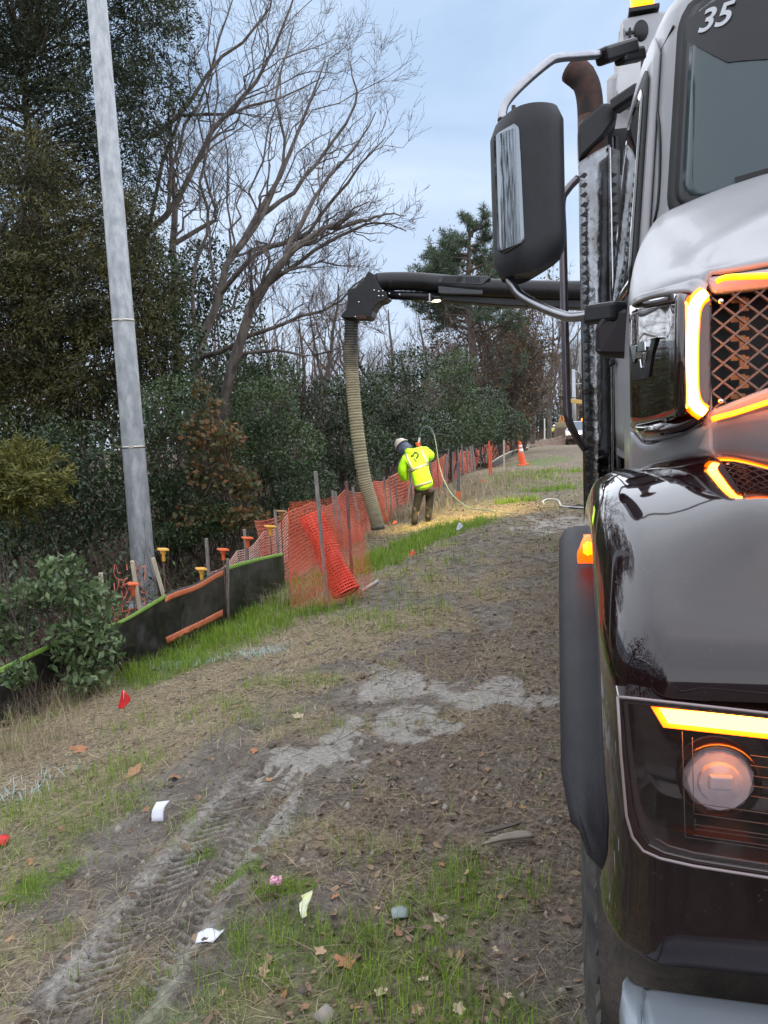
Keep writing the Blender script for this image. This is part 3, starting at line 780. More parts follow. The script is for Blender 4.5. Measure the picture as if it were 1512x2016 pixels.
bare_tree('bare_tree', 'slim upright bare tree between the two leaning trunks', b,
          [(PX(19, (345, 820, 0), (345, 600, 0), (342, 470, 0), (345, 380, .1), (335, 300, .1), (350, 200, .2)), .12, .012),
           (PX(19, (343, 480, 0), (410, 440, .3), (425, 420, .3), (400, 320, .5), (450, 230, .6)), .06, .01)],
          (26, 130, 520, 700), 24)
# smaller bare trees in the wood edge to the right, all different
rngT = np.random.default_rng(5)
for i, (px, Y, ptop, lab) in enumerate([(620, 19, 560, 'small bare tree behind the top of the ribbed hose'), (770, 22, 610, 'small bare twiggy tree seen under the black boom'), (690, 25, 590, 'small bare tree left of the pine behind the hose'),
                                        (1010, 60, 640, 'bare grey tree right of the pine'), (1050, 66, 600, 'tall bare tree left of the grab bar'), (1085, 80, 610, 'tall bare tree behind the grab bar, far away'),
                                        (1125, 95, 640, 'far bare tree at the end of the wood beside the lamp post'), (820, 32, 620, 'bare brown tree behind the evergreen shrubs under the boom'), (560, 17, 620, 'leaning bare sapling behind the rust coloured sapling')]):
    b = base_at(px, Y); top = at(px + rngT.uniform(-10, 60), ptop, Y)
    h = top.z - b.z
    tr = [b + Vector((0, 0, -.2)), b.lerp(top, .3) + Vector((rngT.normal(0, .03) * h, 0, 0)), b.lerp(top, .65) + Vector((rngT.normal(0, .03) * h, 0, 0)), top]
    ls = [(tr, 0.018 * h, 0.003 * h)]
    for k in range(4):
        f0 = rngT.uniform(.2, .55); a = b.lerp(top, f0); e = a + Vector((rngT.uniform(-.35, .4) * h, rngT.uniform(-.2, .2) * h, h * rngT.uniform(.3, .5)))
        ls.append(([a, a.lerp(e, .5) + Vector((0, 0, -.03 * h)), e], .009 * h, .002 * h))
    bare_tree('bare_tree', lab, b, ls, (26, 180, 900) if Y < 40 else (24, 150, 650), 40 + i, m_twig=twig_red, rmin=0.0045 if Y < 40 else 0.014, up=0.3)

# ---- pine and brown oak further along
def pine(base, top, seed):
    rng = np.random.default_rng(seed); h = top.z - base.z
    th = thing('pine_tree', 'tall dark green pine tree standing behind the black boom', 'tree', base)
    tp_ = np.array([[[0, 0, -.3], [.15, 0, h * .35], [-.1, 0, h * .7], [top.x - base.x, top.y - base.y, h]]])
    n = 46
    zz = h * np.linspace(.5, .99, n); Lr = 2.5 * np.sin(np.clip((1.0 - zz / h) / .62, 0.03, 1) * PI * .72) + .35
    az = rng.uniform(0, 2 * PI, n); st, _ = interp_path(np.repeat(tp_, n, 0), zz / h)
    k = np.linspace(0, 1, 5)[None, :, None]
    d = np.stack([np.cos(az), np.sin(az), rng.uniform(.05, .55, n)], 1)
    Lr = Lr * rng.uniform(.6, 1.2, n)
    B = st[:, None, :] + d[:, None, :] * Lr[:, None, None] * k + rng.normal(size=(n, 5, 3)) * .05
    R_ = np.tile(np.linspace(.07, .015, 5), (n, 1))
    B2, R2 = grow(B, R_, 260, rng, ratio=(.3, .6), up=.3, k=4, t0=.3, rmin=.014)
    low = 14; az = rng.uniform(0, 2 * PI, low); st, _ = interp_path(np.repeat(tp_, low, 0), rng.uniform(.22, .5, low))
    d = np.stack([np.cos(az), np.sin(az), rng.uniform(0, .3, low)], 1)
    B3 = st[:, None, :] + d[:, None, :] * rng.uniform(1, 2.4, low)[:, None, None] * k + rng.normal(size=(low, 5, 3)) * .07
    B4, R4 = grow(B3, np.tile(np.linspace(.05, .015, 5), (low, 1)), 90, rng, ratio=(.3, .6), up=.2, k=4, rmin=.012)
    V, F = join([tubes(tp_, np.array([[.26, .22, .16, .04]]), 8), tubes(B, R_, 4), tubes(B2, R2, 3), tubes(B3, np.tile(np.linspace(.05, .015, 5), (low, 1)), 4), tubes(B4, R4, 3)])
    npmesh('trunk', V, F, bark_brown, th)
    C = np.concatenate([B2[:, -1], B2[:, -2], B[:, -1], B4[::2, -1], B2[:, 1], B[:, -2], B2[:, -1] * .5 + B2[:, -2] * .5]); per = 28
    D = unit(rng.normal(size=(len(C) * per, 3)) + np.array([0, 0, .4]))
    P = np.repeat(C, per, 0) + D * .17
    V, F = quads(P, np.full(len(P), .34), rng, .085, dirs=D * 3, spread=.3)
    npmesh('crown', V, F, pine_m, th)
pine(base_at(938, 40), at(925, 425, 40), 8)
def leafy_tree(label, px, Y, ptop, m, seed, n, size, width):
    rng = np.random.default_rng(seed); b = base_at(px, Y); top = at(px, ptop, Y); h = top.z - b.z
    th = thing('brown_oak_tree', label, 'tree', b)
    P, Rd = limb_paths((0, 0, -.2), [(rng.normal(0, .3) * width, rng.normal(0, .3) * width, h * rng.uniform(.75, 1)) for _ in range(4)], rng, r0=.02 * h)
    P2, R2 = grow(P, Rd, 70, rng, ratio=(.25, .5), k=5, t0=.15, rmin=.012, up=.3)
    P3, R3 = grow(P2, R2, 700, rng, ratio=(.3, .6), k=4, rmin=.01, up=.2)
    V, F = join([tubes(P, Rd, 6), tubes(P2, R2, 4), tubes(P3, R3, 3)]); npmesh('trunk', V, F, twig_m, th)
    C = P3.reshape(-1, 3)[rng.integers(0, len(P3) * 4, n)] + rng.normal(size=(n, 3)) * .16
    V, F = quads(C, np.full(n, size), rng, .6); npmesh('crown', V, F, m, th)
leafy_tree('brown leaved oak tree beyond the dark evergreens', 985, 48, 610, oak_m, 61, 9000, .17, 3.0)
leafy_tree('rust tinted oak tree standing in front of the bare trees by the grab bar', 1030, 54, 680, oak_m, 62, 7000, .18, 2.6)
leafy_tree('thin tan leaved oak tree below the pine', 880, 40, 650, oak_m, 63, 5000, .15, 2.4)

# ---- evergreen shrubs along the wood edge
EV = [('dark glossy evergreen shrub climbing behind the pole', 300, 13.0, [(300, 560, .7, .7), (330, 680, .7, .8), (280, 800, .9, .7)], holly_m, 6500, .075),
      ('tall dark holly between the cedar and the bare trunk', 420, 16.5, [(410, 520, .7, .55), (370, 610, .8, .7), (450, 640, .8, .9), (430, 760, 1.0, .8), (330, 560, .6, .6)], holly_m, 8000, .085),
      ('round dark evergreen shrub left of the pole', 130, 10.6, [(150, 900, .8, .55), (60, 930, .9, .6), (120, 1020, 1.0, .5), (200, 980, .6, .5)], holly_m, 9000, .06),
      ('dark evergreen shrub just right of the pole', 330, 11.2, [(330, 900, .6, .6), (300, 1000, .6, .5), (370, 980, .5, .5), (340, 800, .6, .5)], privet_m, 9000, .055),
      ('broad blue green shrub with fine leaves behind the leaning net', 545, 13.0, [(520, 800, .65, .55), (560, 880, .75, .6), (600, 960, .6, .45), (500, 900, .6, .6), (560, 1000, .6, .3)], privet_m, 13000, .055),
      ('grey green shrub leaning over the rust coloured sapling', 470, 14.2, [(470, 760, .7, .5), (540, 740, .6, .45), (430, 850, .8, .6)], privet_m, 8000, .06),
      ('dark shrub filling the gap behind the ribbed hose', 680, 17.0, [(650, 800, .9, .7), (700, 880, 1.0, .7), (640, 930, .8, .5), (720, 770, .7, .6)], holly_m, 9500, .075),
      ('dark evergreen shrub behind the bent worker', 790, 21.0, [(770, 780, 1.0, .8), (830, 850, 1.2, .7), (760, 870, 1.1, .7), (810, 720, .8, .5)], holly_m, 9500, .085),
      ('dense grey green evergreen right of the bent worker', 890, 26.0, [(880, 770, 1.1, .9), (920, 830, 1.3, .9), (860, 850, 1.2, .8), (900, 720, .7, .6)], privet_m, 9500, .09),
      ('dark evergreen thicket shrub behind the traffic cone', 960, 34.0, [(950, 800, 1.3, 1.0), (990, 840, 1.4, .9), (930, 850, 1.2, .7)], holly_m, 7500, .11),
      ('low dark shrub at the foot of the cedars', 20, 11.5, [(20, 870, 1.0, .6), (-60, 900, 1.0, .8), (60, 1040, .9, .4), (-30, 1050, 1.0, .5)], holly_m, 8000, .06),
      ('low pale green shrub right of the pole foot', 400, 10.8, [(370, 1050, .5, .22), (420, 1020, .45, .3), (330, 1065, .4, .2)], privet_m, 5500, .045),
      ('brownish leafy shrub near the far end of the fence', 1010, 50.0, [(1000, 820, 1.5, 1.1), (1022, 840, 1.2, .9)], oak_m, 4500, .14),
      ('dark shrub at the far end of the wood', 1062, 100.0, [(1056, 828, 2.0, 1.3), (1085, 822, 2.6, 1.6)], thicket_m, 4500, .17)]
for i, (lab, px, Y, lo, m, n, sz) in enumerate(EV):
    b = base_at(px, Y)
    shrub('evergreen_shrub', lab, 'shrub', b, [L3(a, c, Y, rx, rx * .9, rz, b) for a, c, rx, rz in lo], n, sz, m, 100 + i, group='shrubs along the wood edge')
b = base_at(430, 10.9)
shrub('autumn_sapling', 'rust and green sapling with star shaped leaves behind the fence', 'sapling', b,
      [L3(395, 850, 10.9, .3, .35, .3, b), L3(450, 860, 10.7, .28, .3, .26, b), L3(420, 930, 10.9, .45, .4, .36, b), L3(480, 955, 10.8, .3, .3, .26, b), L3(400, 1020, 10.8, .5, .4, .25, b), L3(480, 1020, 10.7, .4, .4, .2, b), L3(395, 765, 10.9, .16, .16, .16, b), L3(425, 800, 10.9, .14, .14, .14, b)],
      2300, .085, gum_m, 131, aspect=.75, nstem=9, stem_r=.015, inner=.0)
b = base_at(20, 5.4)
shrub('roadside_bush', 'low leafy bush over the lime edge of the silt fence, cut by the left edge', 'bush', b,
      [L3(0, 1180, 5.7, .24, .22, .1, b), L3(-60, 1230, 5.6, .25, .22, .16, b), L3(20, 1260, 5.6, .16, .16, .12, b), L3(40, 1330, 5.3, .12, .12, .1, b)],
      1300, .06, bush_m, 141, aspect=.5, nstem=8, stem_r=.01, inner=.05, up=.8)
b = base_at(110, 5.9)
shrub('roadside_bush', 'leafy green bush growing over the silt fence at the left edge', 'bush', b,
      [L3(60, 1170, 6.0, .22, .22, .14, b), L3(130, 1160, 6.0, .28, .25, .2, b), L3(190, 1200, 5.9, .2, .2, .26, b), L3(150, 1270, 5.8, .26, .22, .26, b), L3(30, 1230, 6.1, .2, .2, .15, b), L3(215, 1270, 5.8, .12, .14, .2, b), L3(120, 1110, 6.1, .2, .2, .08, b), L3(10, 1190, 6.1, .2, .2, .16, b), L3(170, 1340, 5.7, .2, .18, .1, b)],
      2600, .066, bush_m, 140, aspect=.5, nstem=12, stem_r=.012, inner=.1, up=.8)
# ================================================================ the vacuum truck (truck coordinates: u to its far side, v towards its tail, z up)
white_p = M('white_truck_paint', (0.31, 0.305, 0.315), (0.275, 0.27, 0.28), scale=5, rough=0.3, dust=(0.3, 0.28, 0.26), dustscale=60, dustramp=(0.6, 0.8), coat=0.1, spec=0.3)
black_p = M('black_gloss_paint', (0.009, 0.003, 0.004), rough=0.05, coat=1.0, spec=0.3, dust=(0.05, 0.04, 0.038), dustscale=90, dustramp=(0.62, 0.74))
panel_p = M('black_panel_gloss', (0.016, 0.006, 0.005), rough=0.05, coat=1.0, spec=0.5)
rubber = M('black_rubber', (0.009, 0.0085, 0.0095), (0.017, 0.016, 0.017), scale=12, rough=0.6, spec=.35, bump=0.1, bscale=200)
flare_m = M('grey_black_plastic', (0.017, 0.016, 0.019), (0.026, 0.025, 0.028), scale=10, rough=0.6, spec=.4, bump=0.15, bscale=260)
dusty = M('dusty_black_plastic', (0.028, 0.023, 0.02), (0.078, 0.064, 0.053), scale=16, rough=0.85, bump=0.3, bscale=90, ramp=(0.3, 0.75), detail=9)
chrome = M('chrome', (0.68, 0.69, 0.71), rough=0.1, metal=1.0)
steel = M('polished_steel', (0.62, 0.63, 0.65), (0.55, 0.55, 0.56), scale=8, rough=0.16, rough2=0.22, metal=1.0)
shield_m = M('polished_shield', (0.22, 0.23, 0.25), (0.12, 0.115, 0.11), scale=7, rough=0.1, metal=1.0, bump=0.3, bscale=9, dust=(0.1, 0.085, 0.07), dustscale=14, dustramp=(0.56, 0.75))
alu = M('brushed_arm', (0.34, 0.34, 0.36), (0.27, 0.27, 0.29), scale=20, rough=0.3, metal=1.0)
bumper_m = M('silver_bumper', (0.2, 0.225, 0.255), (0.25, 0.27, 0.3), scale=6, rough=0.32, metal=0.35)
black_s = M('black_satin', (0.005, 0.005, 0.006), (0.009, 0.008, 0.01), scale=8, rough=0.4, spec=.35)
hous_m = M('black_grain_plastic', (0.006, 0.006, 0.008), (0.011, 0.011, 0.014), scale=14, rough=0.45, spec=.35, bump=0.15, bscale=300)
rust_m = M('rusty_exhaust', (0.018, 0.013, 0.012), (0.075, 0.032, 0.022), scale=9, rough=0.7, metal=0.4)
glass_m = M('windshield_glass', (0.045, 0.062, 0.067), rough=0.03, spec=0.35)
sidegl = M('door_glass', (0.02, 0.022, 0.025), rough=0.03, spec=0.8, coat=1.0)
mirror_m = M('mirror_chrome', (0.17, 0.19, 0.21), rough=0.06, metal=1.0)
decal_w = M('white_decal', (0.42, 0.43, 0.45), rough=0.4)
grey_box = M('grey_enamel', (0.33, 0.33, 0.35), (0.38, 0.38, 0.4), scale=6, rough=0.45)
tank_m = M('white_tank_enamel', (0.55, 0.55, 0.56), (0.45, 0.44, 0.43), scale=3, rough=0.4)
led_core = M('amber_led_core', (1, 0.6, 0.2), emit=(1.0, 0.32, 0.03), estr=17)
lamp_core_m = M('amber_headlamp_core', (1, 0.6, 0.2), emit=(1.0, 0.36, 0.04), estr=7)
led_edge = M('amber_led_edge', (1, 0.3, 0.02), emit=(1.0, 0.1, 0.0), estr=2.0)
led_thin = M('amber_led_line', (1, 0.5, 0.05), emit=(1.0, 0.26, 0.0), estr=2.6)
beacon_m = M('amber_beacon', (1, 0.4, 0.02), emit=(1.0, 0.2, 0.0), estr=1.9)
amber_lens = M('amber_lens', (0.9, 0.2, 0.02), emit=(1.0, 0.055, 0.0), estr=1.3, rough=0.2)
orange_pl = M('amber_tinted_mesh', (0.12, 0.085, 0.07), rough=0.4, metal=0.3)
lens_clear = glassmat('headlight_cover', (0.93, 0.9, 0.9))
bulb_m = M('moulded_lens', (0.62, 0.58, 0.62), (0.75, 0.7, 0.74), scale=30, rough=0.08, spec=0.8, coat=1.0)
wire_m = M('heater_wire', (0.2, 0.19, 0.19), rough=0.6)
boom_m = M('black_boom_paint', (0.005, 0.005, 0.006), (0.014, 0.012, 0.013), scale=5, rough=0.42, spec=.35)
hose_m = M('ribbed_hose', (0.36, 0.3, 0.18), (0.24, 0.2, 0.125), scale=2.2, rough=0.75, stretch=(1, 1, 4))
lamp_m = M('work_lamp', (1, 0.9, 0.6), emit=(1.0, 0.86, 0.5), estr=9)

def stain_hose(zt, zb):
    t = hose_m.node_tree; N = t.nodes; b = N['Principled BSDF']; src = b.inputs['Base Color'].links[0].from_socket
    tc = N.new('ShaderNodeTexCoord'); sx = N.new('ShaderNodeSeparateXYZ'); t.links.new(tc.outputs['Object'], sx.inputs[0])
    nz = N.new('ShaderNodeTexNoise'); nz.inputs['Scale'].default_value = 3.0; nz.inputs['Detail'].default_value = 4; t.links.new(tc.outputs['Object'], nz.inputs['Vector'])
    mr = N.new('ShaderNodeMapRange'); mr.inputs['From Min'].default_value = zb; mr.inputs['From Max'].default_value = zt; t.links.new(sx.outputs['Z'], mr.inputs['Value'])
    ad = N.new('ShaderNodeMath'); ad.operation = 'ADD'; t.links.new(mr.outputs[0], ad.inputs[0])
    m2 = N.new('ShaderNodeMath'); m2.operation = 'MULTIPLY_ADD'; m2.inputs[1].default_value = .7; m2.inputs[2].default_value = -.42; t.links.new(nz.outputs['Fac'], m2.inputs[0]); t.links.new(m2.outputs[0], ad.inputs[1])
    rp = N.new('ShaderNodeValToRGB'); rp.color_ramp.elements[0].position = .45; rp.color_ramp.elements[1].position = .8
    t.links.new(ad.outputs[0], rp.inputs['Fac'])
    mx = N.new('ShaderNodeMixRGB'); mx.inputs['Color2'].default_value = (.03, .027, .025, 1); t.links.new(rp.outputs['Color'], mx.inputs['Fac']); t.links.new(src, mx.inputs['Color1']); t.links.new(mx.outputs['Color'], b.inputs['Base Color'])
SH = Vector((1.25, 6.0, 0.0))                         # the truck's base sits under its middle
truck = thing('vacuum_truck', 'white and black vacuum excavation truck with lit amber grille lamps, boom swung over the fence', 'truck', W(1.25, 6.0, 0), -TH)
def tdir(px, py):
    d = ray(px, py); return Vector((d.x * CT - d.y * ST, d.x * ST + d.y * CT, d.z))
def tp(px, py, v):                                    # truck point seen at a pixel in the cross plane v
    d = tdir(px, py); k = v / d.y; return Vector((d.x * k, v, CAM.z + d.z * k))
def tpl(px, py, p0, n):                               # the same on any plane
    d = tdir(px, py); o = Vector((0, 0, CAM.z)); k = (Vector(p0) - o).dot(n) / d.dot(n); return o + d * k
def part(name, mb, m, parent=None, sym=False, **kw):
    o = mb.build(name, m, parent or truck, shift=SH, **kw)
    if sym:
        mb2 = MB(); mb2.v = [Vector((2.5 - p.x, p.y, p.z)) for p in mb.v]; mb2.f = [f[::-1] for f in mb.f]; mb2.sm = mb.sm
        par = parent.get('twin_obj') if parent else None
        o2 = mb2.build(name, m, bpy.data.objects[par] if par else truck, shift=SH, **kw)
        o['twin_obj'] = o2.name
    return o
V3 = Vector

# ---- hood
hs = []
sil = [tp(1284, 445, 2.8), tp(1266, 478, 2.62), tp(1255, 526, 2.45), tp(1249, 590, 2.2), tp(1300, 580, 1.98), tp(1385, 551, 1.80)]
tops = [2.36, 2.31, 2.26, 2.18, 2.10, 2.02]
zlip = tp(1512, 528, 1.79).z
for p, zt in zip(sil, tops):
    u, v, z = p
    if zt == tops[-1]:
        hs.append([V3((u + .02, v, 1.40)), V3((u + .02, v, z - .32)), V3((u + .01, v, z - .1)), V3((u + .012, v, z)), V3((u + .08, v, zlip)), V3((u + .5, v, zlip + .045)), V3((1.25, v, zlip + .08))]); continue
    dd = -.03 if v > 2.4 else .02
    hs.append([V3((u + dd, v, 1.40)), V3((u + dd, v, z - .32)), V3((u + dd * .5, v, z - .1)), V3((u + .012, v, z)), V3((u + .11, v, z + .3 * (zt - z))), V3((u + .4, v, z + .72 * (zt - z))), V3((1.25, v, zt))])
rows = loft(hs, 26, 22)
full = [r_ + [V3((2.5 - p.x, p.y, p.z)) for p in r_[-2::-1]] for r_ in rows]
lip = rows[-1]
hd = MB().grid(full)
part('hood', hd, white_p, solid=0.012, offset=-1)
lip = rows[-1]

# ---- cab
plan = [(1.25, 2.93), (.85, 2.95), (.58, 3.0), (.43, 3.09), (.365, 3.22), (.335, 3.4), (.315, 3.7), (.30, 4.2), (.30, 4.65)]
pc = catmull([V3((a, b_, 0)) for a, b_ in plan], 400)
cum = [0.0]
for a, b_ in zip(pc[:-1], pc[1:]): cum.append(cum[-1] + (b_ - a).length)
def cab(q, z):                                        # q: arc length from the middle of the windshield
    i = min(max(int(np.searchsorted(cum, q)) - 1, 0), 398); f = (q - cum[i]) / (cum[i + 1] - cum[i])
    p = pc[i].lerp(pc[i + 1], f)
    front = float(sstep(4.0, 3.0, p.y))
    over = max(0, z - 2.2)
    side = float(sstep(1.0, .4, p.x))
    rf = max(0, z - 3.14); sh = 1 - 0.9 * (rf / .3) ** 2 if rf < .3 else .1
    u = p.x + .09 * over * side; v = p.y + .26 * over * front
    if rf > 0:
        e = (rf / .27) ** 2.2; u = u + (1.25 - u) * .4 * e; v = v + (3.9 - v) * .4 * e
    return V3((u, v, z))
def q_of_u(u):
    for k, p in enumerate(pc):
        if p.x <= u: return cum[k]
    return cum[-1]
def q_of_v(v):
    for k, p in enumerate(pc):
        if p.y >= v and p.x < .5: return cum[k]
    return cum[-1]
zs = list(np.linspace(1.35, 3.14, 14)) + [3.2, 3.26, 3.31, 3.35, 3.38, 3.40, 3.41]
qs = np.linspace(0, cum[-1], 60)
cabr = [[cab(q, z) for q in qs[::-1]] + [V3((2.5 - p.x, p.y, p.z)) for p in [cab(q, z) for q in qs[1:]]] for z in zs]
cb = MB().grid(cabr, closed=True)
cb.add([p for p in cabr[-1]], [tuple(range(len(cabr[-1])))])
part('cab', cb, white_p)
def cab_bvh():
    return BVHTree.FromPolygons([tuple(p) for p in cb.v], cb.f)
CB = cab_bvh()
def on_cab(px, py, lift=0.0):
    d = tdir(px, py).normalized(); h = CB.ray_cast(V3((0, 0, CAM.z)), d)
    p, n = h[0], h[1]
    if p is None: p, n = CB.find_nearest(tp(px, py, 3.35))[:2]
    if n.dot(d) > 0: n = -n
    return p + n * lift, n
# windshield: seal and glass follow the cab skin
def skin(q, z, lift):
    p = cab(q, z); a = cab(q + .01, z) - cab(max(q - .01, 0), z); b_ = cab(q, z + .01) - cab(q, z - .01)
    n = a.cross(b_).normalized()
    if n.y > 0.2 or (abs(n.y) <= .2 and n.x > 0): n = -n
    return p + n * lift
q0 = q_of_u(.40)
def wsrect(q1, z0, z1, rc, n=48):                     # rounded outline, half, mirrored
    P = []
    for a in np.linspace(0, PI / 2, 9): P.append((q1 - rc + rc * math.sin(a), z0 + rc - rc * math.cos(a)))
    for a in np.linspace(0, PI / 2, 9): P.append((q1 - rc + rc * math.cos(a), z1 - rc + rc * math.sin(a)))
    return P
def halfpatch(q1, z0, z1, rc, lift, nq=24, nz=22, mirror=True):
    rows = []
    for j in range(nz):
        a = j / (nz - 1); z = z0 + (z1 - z0) * a
        e = 0
        if z < z0 + rc: e = rc - math.sqrt(max(0, rc * rc - (z0 + rc - z) ** 2))
        if z > z1 - rc: e = rc - math.sqrt(max(0, rc * rc - (z - z1 + rc) ** 2))
        L_ = [skin((q1 - e) * k / (nq - 1), z, lift) for k in range(nq)][::-1]
        rows.append(L_ + [V3((2.5 - p.x, p.y, p.z)) for p in L_[-2::-1]])
    return rows
seal = MB().grid(halfpatch(q0, 2.24, 3.13, .13, .014, nz=30))
ws_seal = part('windshield_seal', seal, rubber, solid=0.02, offset=0)
gl = MB().grid(halfpatch(q0 - .07, 2.31, 3.07, .1, .03, nz=30)); GLB = BVHTree.FromPolygons([tuple(p) for p in gl.v], gl.f)
ws = part('windshield', gl, glass_m, solid=0.006, offset=0)
inner = MB().grid(halfpatch(q0 - .04, 2.275, 3.1, .11, .024, nz=30)); part('inner_seal', inner, black_s, ws_seal, solid=0.014, offset=0)
def on_glass(px, py, lift):
    d = tdir(px, py).normalized(); h = GLB.ray_cast(V3((0, 0, CAM.z)), d)
    if h[0] is None: return None
    n = h[1] if h[1].dot(d) < 0 else -h[1]
    return h[0] + n * lift
# dark reflection painted on the glass as a black band, lower edge stepping down
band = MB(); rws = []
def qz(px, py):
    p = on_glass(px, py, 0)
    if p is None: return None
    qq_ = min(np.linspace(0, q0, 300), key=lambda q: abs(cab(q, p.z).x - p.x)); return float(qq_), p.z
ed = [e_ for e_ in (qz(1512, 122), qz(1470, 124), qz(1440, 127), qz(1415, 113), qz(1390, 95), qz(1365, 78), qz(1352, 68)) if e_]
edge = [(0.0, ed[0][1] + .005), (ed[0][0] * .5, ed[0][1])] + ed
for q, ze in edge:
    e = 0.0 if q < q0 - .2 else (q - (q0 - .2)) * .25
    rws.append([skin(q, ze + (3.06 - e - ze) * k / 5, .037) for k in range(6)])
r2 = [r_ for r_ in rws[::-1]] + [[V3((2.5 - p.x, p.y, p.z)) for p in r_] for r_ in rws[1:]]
band.grid(r2); part('painted_reflection', band, black_s, ws)
def text_on(name, body, origin, xdir, ydir, size, m, parent, shear=.25, ext=.002, space=1.0, bold=0.0):
    cu = bpy.data.curves.new(name, 'FONT'); cu.body = body; cu.size = size; cu.shear = shear; cu.extrude = ext; cu.space_character = space; cu.offset = bold
    x = xdir.normalized(); n = x.cross(ydir).normalized(); y = n.cross(x)
    o = bpy.data.objects.new(name + '_tmp', cu); COL.objects.link(o)
    me = bpy.data.meshes.new_from_object(o.evaluated_get(bpy.context.evaluated_depsgraph_get()))
    bpy.data.objects.remove(o)
    ob = obj(name, me, parent, m)
    ob.matrix_local = Matrix(((x.x, y.x, n.x, origin.x), (x.y, y.y, n.y, origin.y), (x.z, y.z, n.z, origin.z), (0, 0, 0, 1)))
    return ob
o0 = on_glass(1374, 70, .012); o1 = on_glass(1440, 48, .012); o2 = on_glass(1378, 30, .012)
if o0 and o1 and o2:
    text_on('number_decal', '35', o0 - SH, o1 - o0, o2 - o0, (o2 - o0).length * 1.5, decal_w, ws, shear=.22, bold=.002)
# wipers
wp = MB(); a, b_ = on_glass(1448, 362, .02), on_glass(1560, 330, .02)
if a and b_:
    wp.bar(a, b_, .014, .02); c = on_glass(1452, 372, .03); d = on_glass(1600, 338, .03); wp.bar(c, d, .012, .016)
    wp.bar(b_.lerp(d, .5), V3((.95, 2.86, 2.3)), .016)
part('wiper', wp, black_s, sym=True)
# door: window with seal, seam, handle
def sidepatch(v0, v1, z0, z1, lift, rc=.1, nq=14, nz=18, slant=0.0):
    rows = []
    for j in range(nz):
        z = z0 + (z1 - z0) * j / (nz - 1); e = 0
        if z < z0 + rc: e = rc - math.sqrt(max(0, rc * rc - (z0 + rc - z) ** 2))
        if z > z1 - rc: e = rc - math.sqrt(max(0, rc * rc - (z - z1 + rc) ** 2))
        qa, qb = q_of_v(v0) + e + slant * (z - z0), q_of_v(v1) - e
        rows.append([skin(qa + (qb - qa) * k / (nq - 1), z, lift) for k in range(nq)])
    return rows
door = part('door', MB().grid(sidepatch(3.28, 4.45, 1.4, 3.12, .012, .12, slant=.02)), white_p, sym=True, solid=.012, offset=0)
part('window_seal', MB().grid(sidepatch(3.42, 4.36, 2.02, 3.02, .022, .1, slant=.03)), rubber, door, sym=True, solid=.014, offset=0)
part('window', MB().grid(sidepatch(3.5, 4.3, 2.1, 2.96, .032, .08, slant=.03)), sidegl, door, sym=True, solid=.006, offset=0)
h0 = skin(q_of_v(4.2), 1.85, .04); part('door_handle', MB().bar(h0, h0 + V3((0, .16, 0)), .025, .03), black_s, door, sym=True, bevel=.006)
seam = MB(); sp = [on_cab(x, y, .004)[0] for x, y in ((1280, 40), (1291, 140), (1300, 250), (1301, 330), (1297, 400), (1290, 438))]
seam.tube(catmull(sp, 16), .006, 6); part('pillar_seam', seam, black_s, sym=True)

# ---- flank panel with the W badge
P_tl, P_bl = tp(1246, 592, 2.24), tp(1245, 838, 2.24); P_tr, P_br = tp(1350, 575, 1.80), tp(1352, 838, 1.80)
pn = (P_tr - P_tl).cross(P_bl - P_tl).normalized()
if pn.y > 0: pn = -pn
def fl(px, py, lift=0.0): return tpl(px, py, P_tl + pn * lift, pn)
panel = MB()
prow = []
topc = [(1243, 606), (1262, 594), (1296, 584), (1326, 579), (1342, 580)]
botc = [(1246, 838), (1262, 842), (1288, 838), (1320, 828), (1342, 816)]
for (xa, ya), (xb, yb) in zip(topc, botc):
    prow.append([fl(xa + (xb - xa) * k / 9, ya + (yb - ya) * k / 9, .02 + .012 * math.sin(PI * k / 9)) for k in range(10)])
ex = [p - pn * .05 + V3((-.0, .06, 0)) for p in prow[0]]
e2 = [tp(1360 - 12 * math.sin(k / 9 * PI), 586 + (810 - 586) * k / 9, 1.80) for k in range(10)]
panel.grid(loft([ex] + prow + [e2], 24, 12))
flank = part('flank_panel', panel, panel_p, sym=True, solid=.012, offset=0)
# chrome cap over it, sill under it
capm = MB(); capm.grid(loft([[fl(1243, 604, .022), fl(1240, 612, .0)], [fl(1255, 584, .03), fl(1256, 596, .034)], [fl(1300, 572, .03), fl(1300, 582, .036)], [tp(1352, 558, 1.83), tp(1352, 575, 1.80)], [tp(1372, 551, 1.80), tp(1372, 583, 1.775)], [tp(1393, 562, 1.79), tp(1388, 574, 1.77)]], 20, 5))
part('panel_cap', capm, white_p, flank, sym=True, solid=.012, offset=0)
sill = MB(); sill.grid(loft([[fl(1244, 838, .022), fl(1262, 858, .03), fl(1277, 877, .0)], [fl(1290, 838, .032), fl(1300, 852, .034), fl(1305, 866, .0)], [tp(1345, 822, 1.81), tp(1350, 838, 1.80), tp(1345, 850, 1.83)], [tp(1372, 806, 1.79), tp(1385, 822, 1.78), tp(1380, 834, 1.81)]], 16, 8))
part('panel_sill', sill, panel_p, flank, sym=True, solid=.01, offset=0)
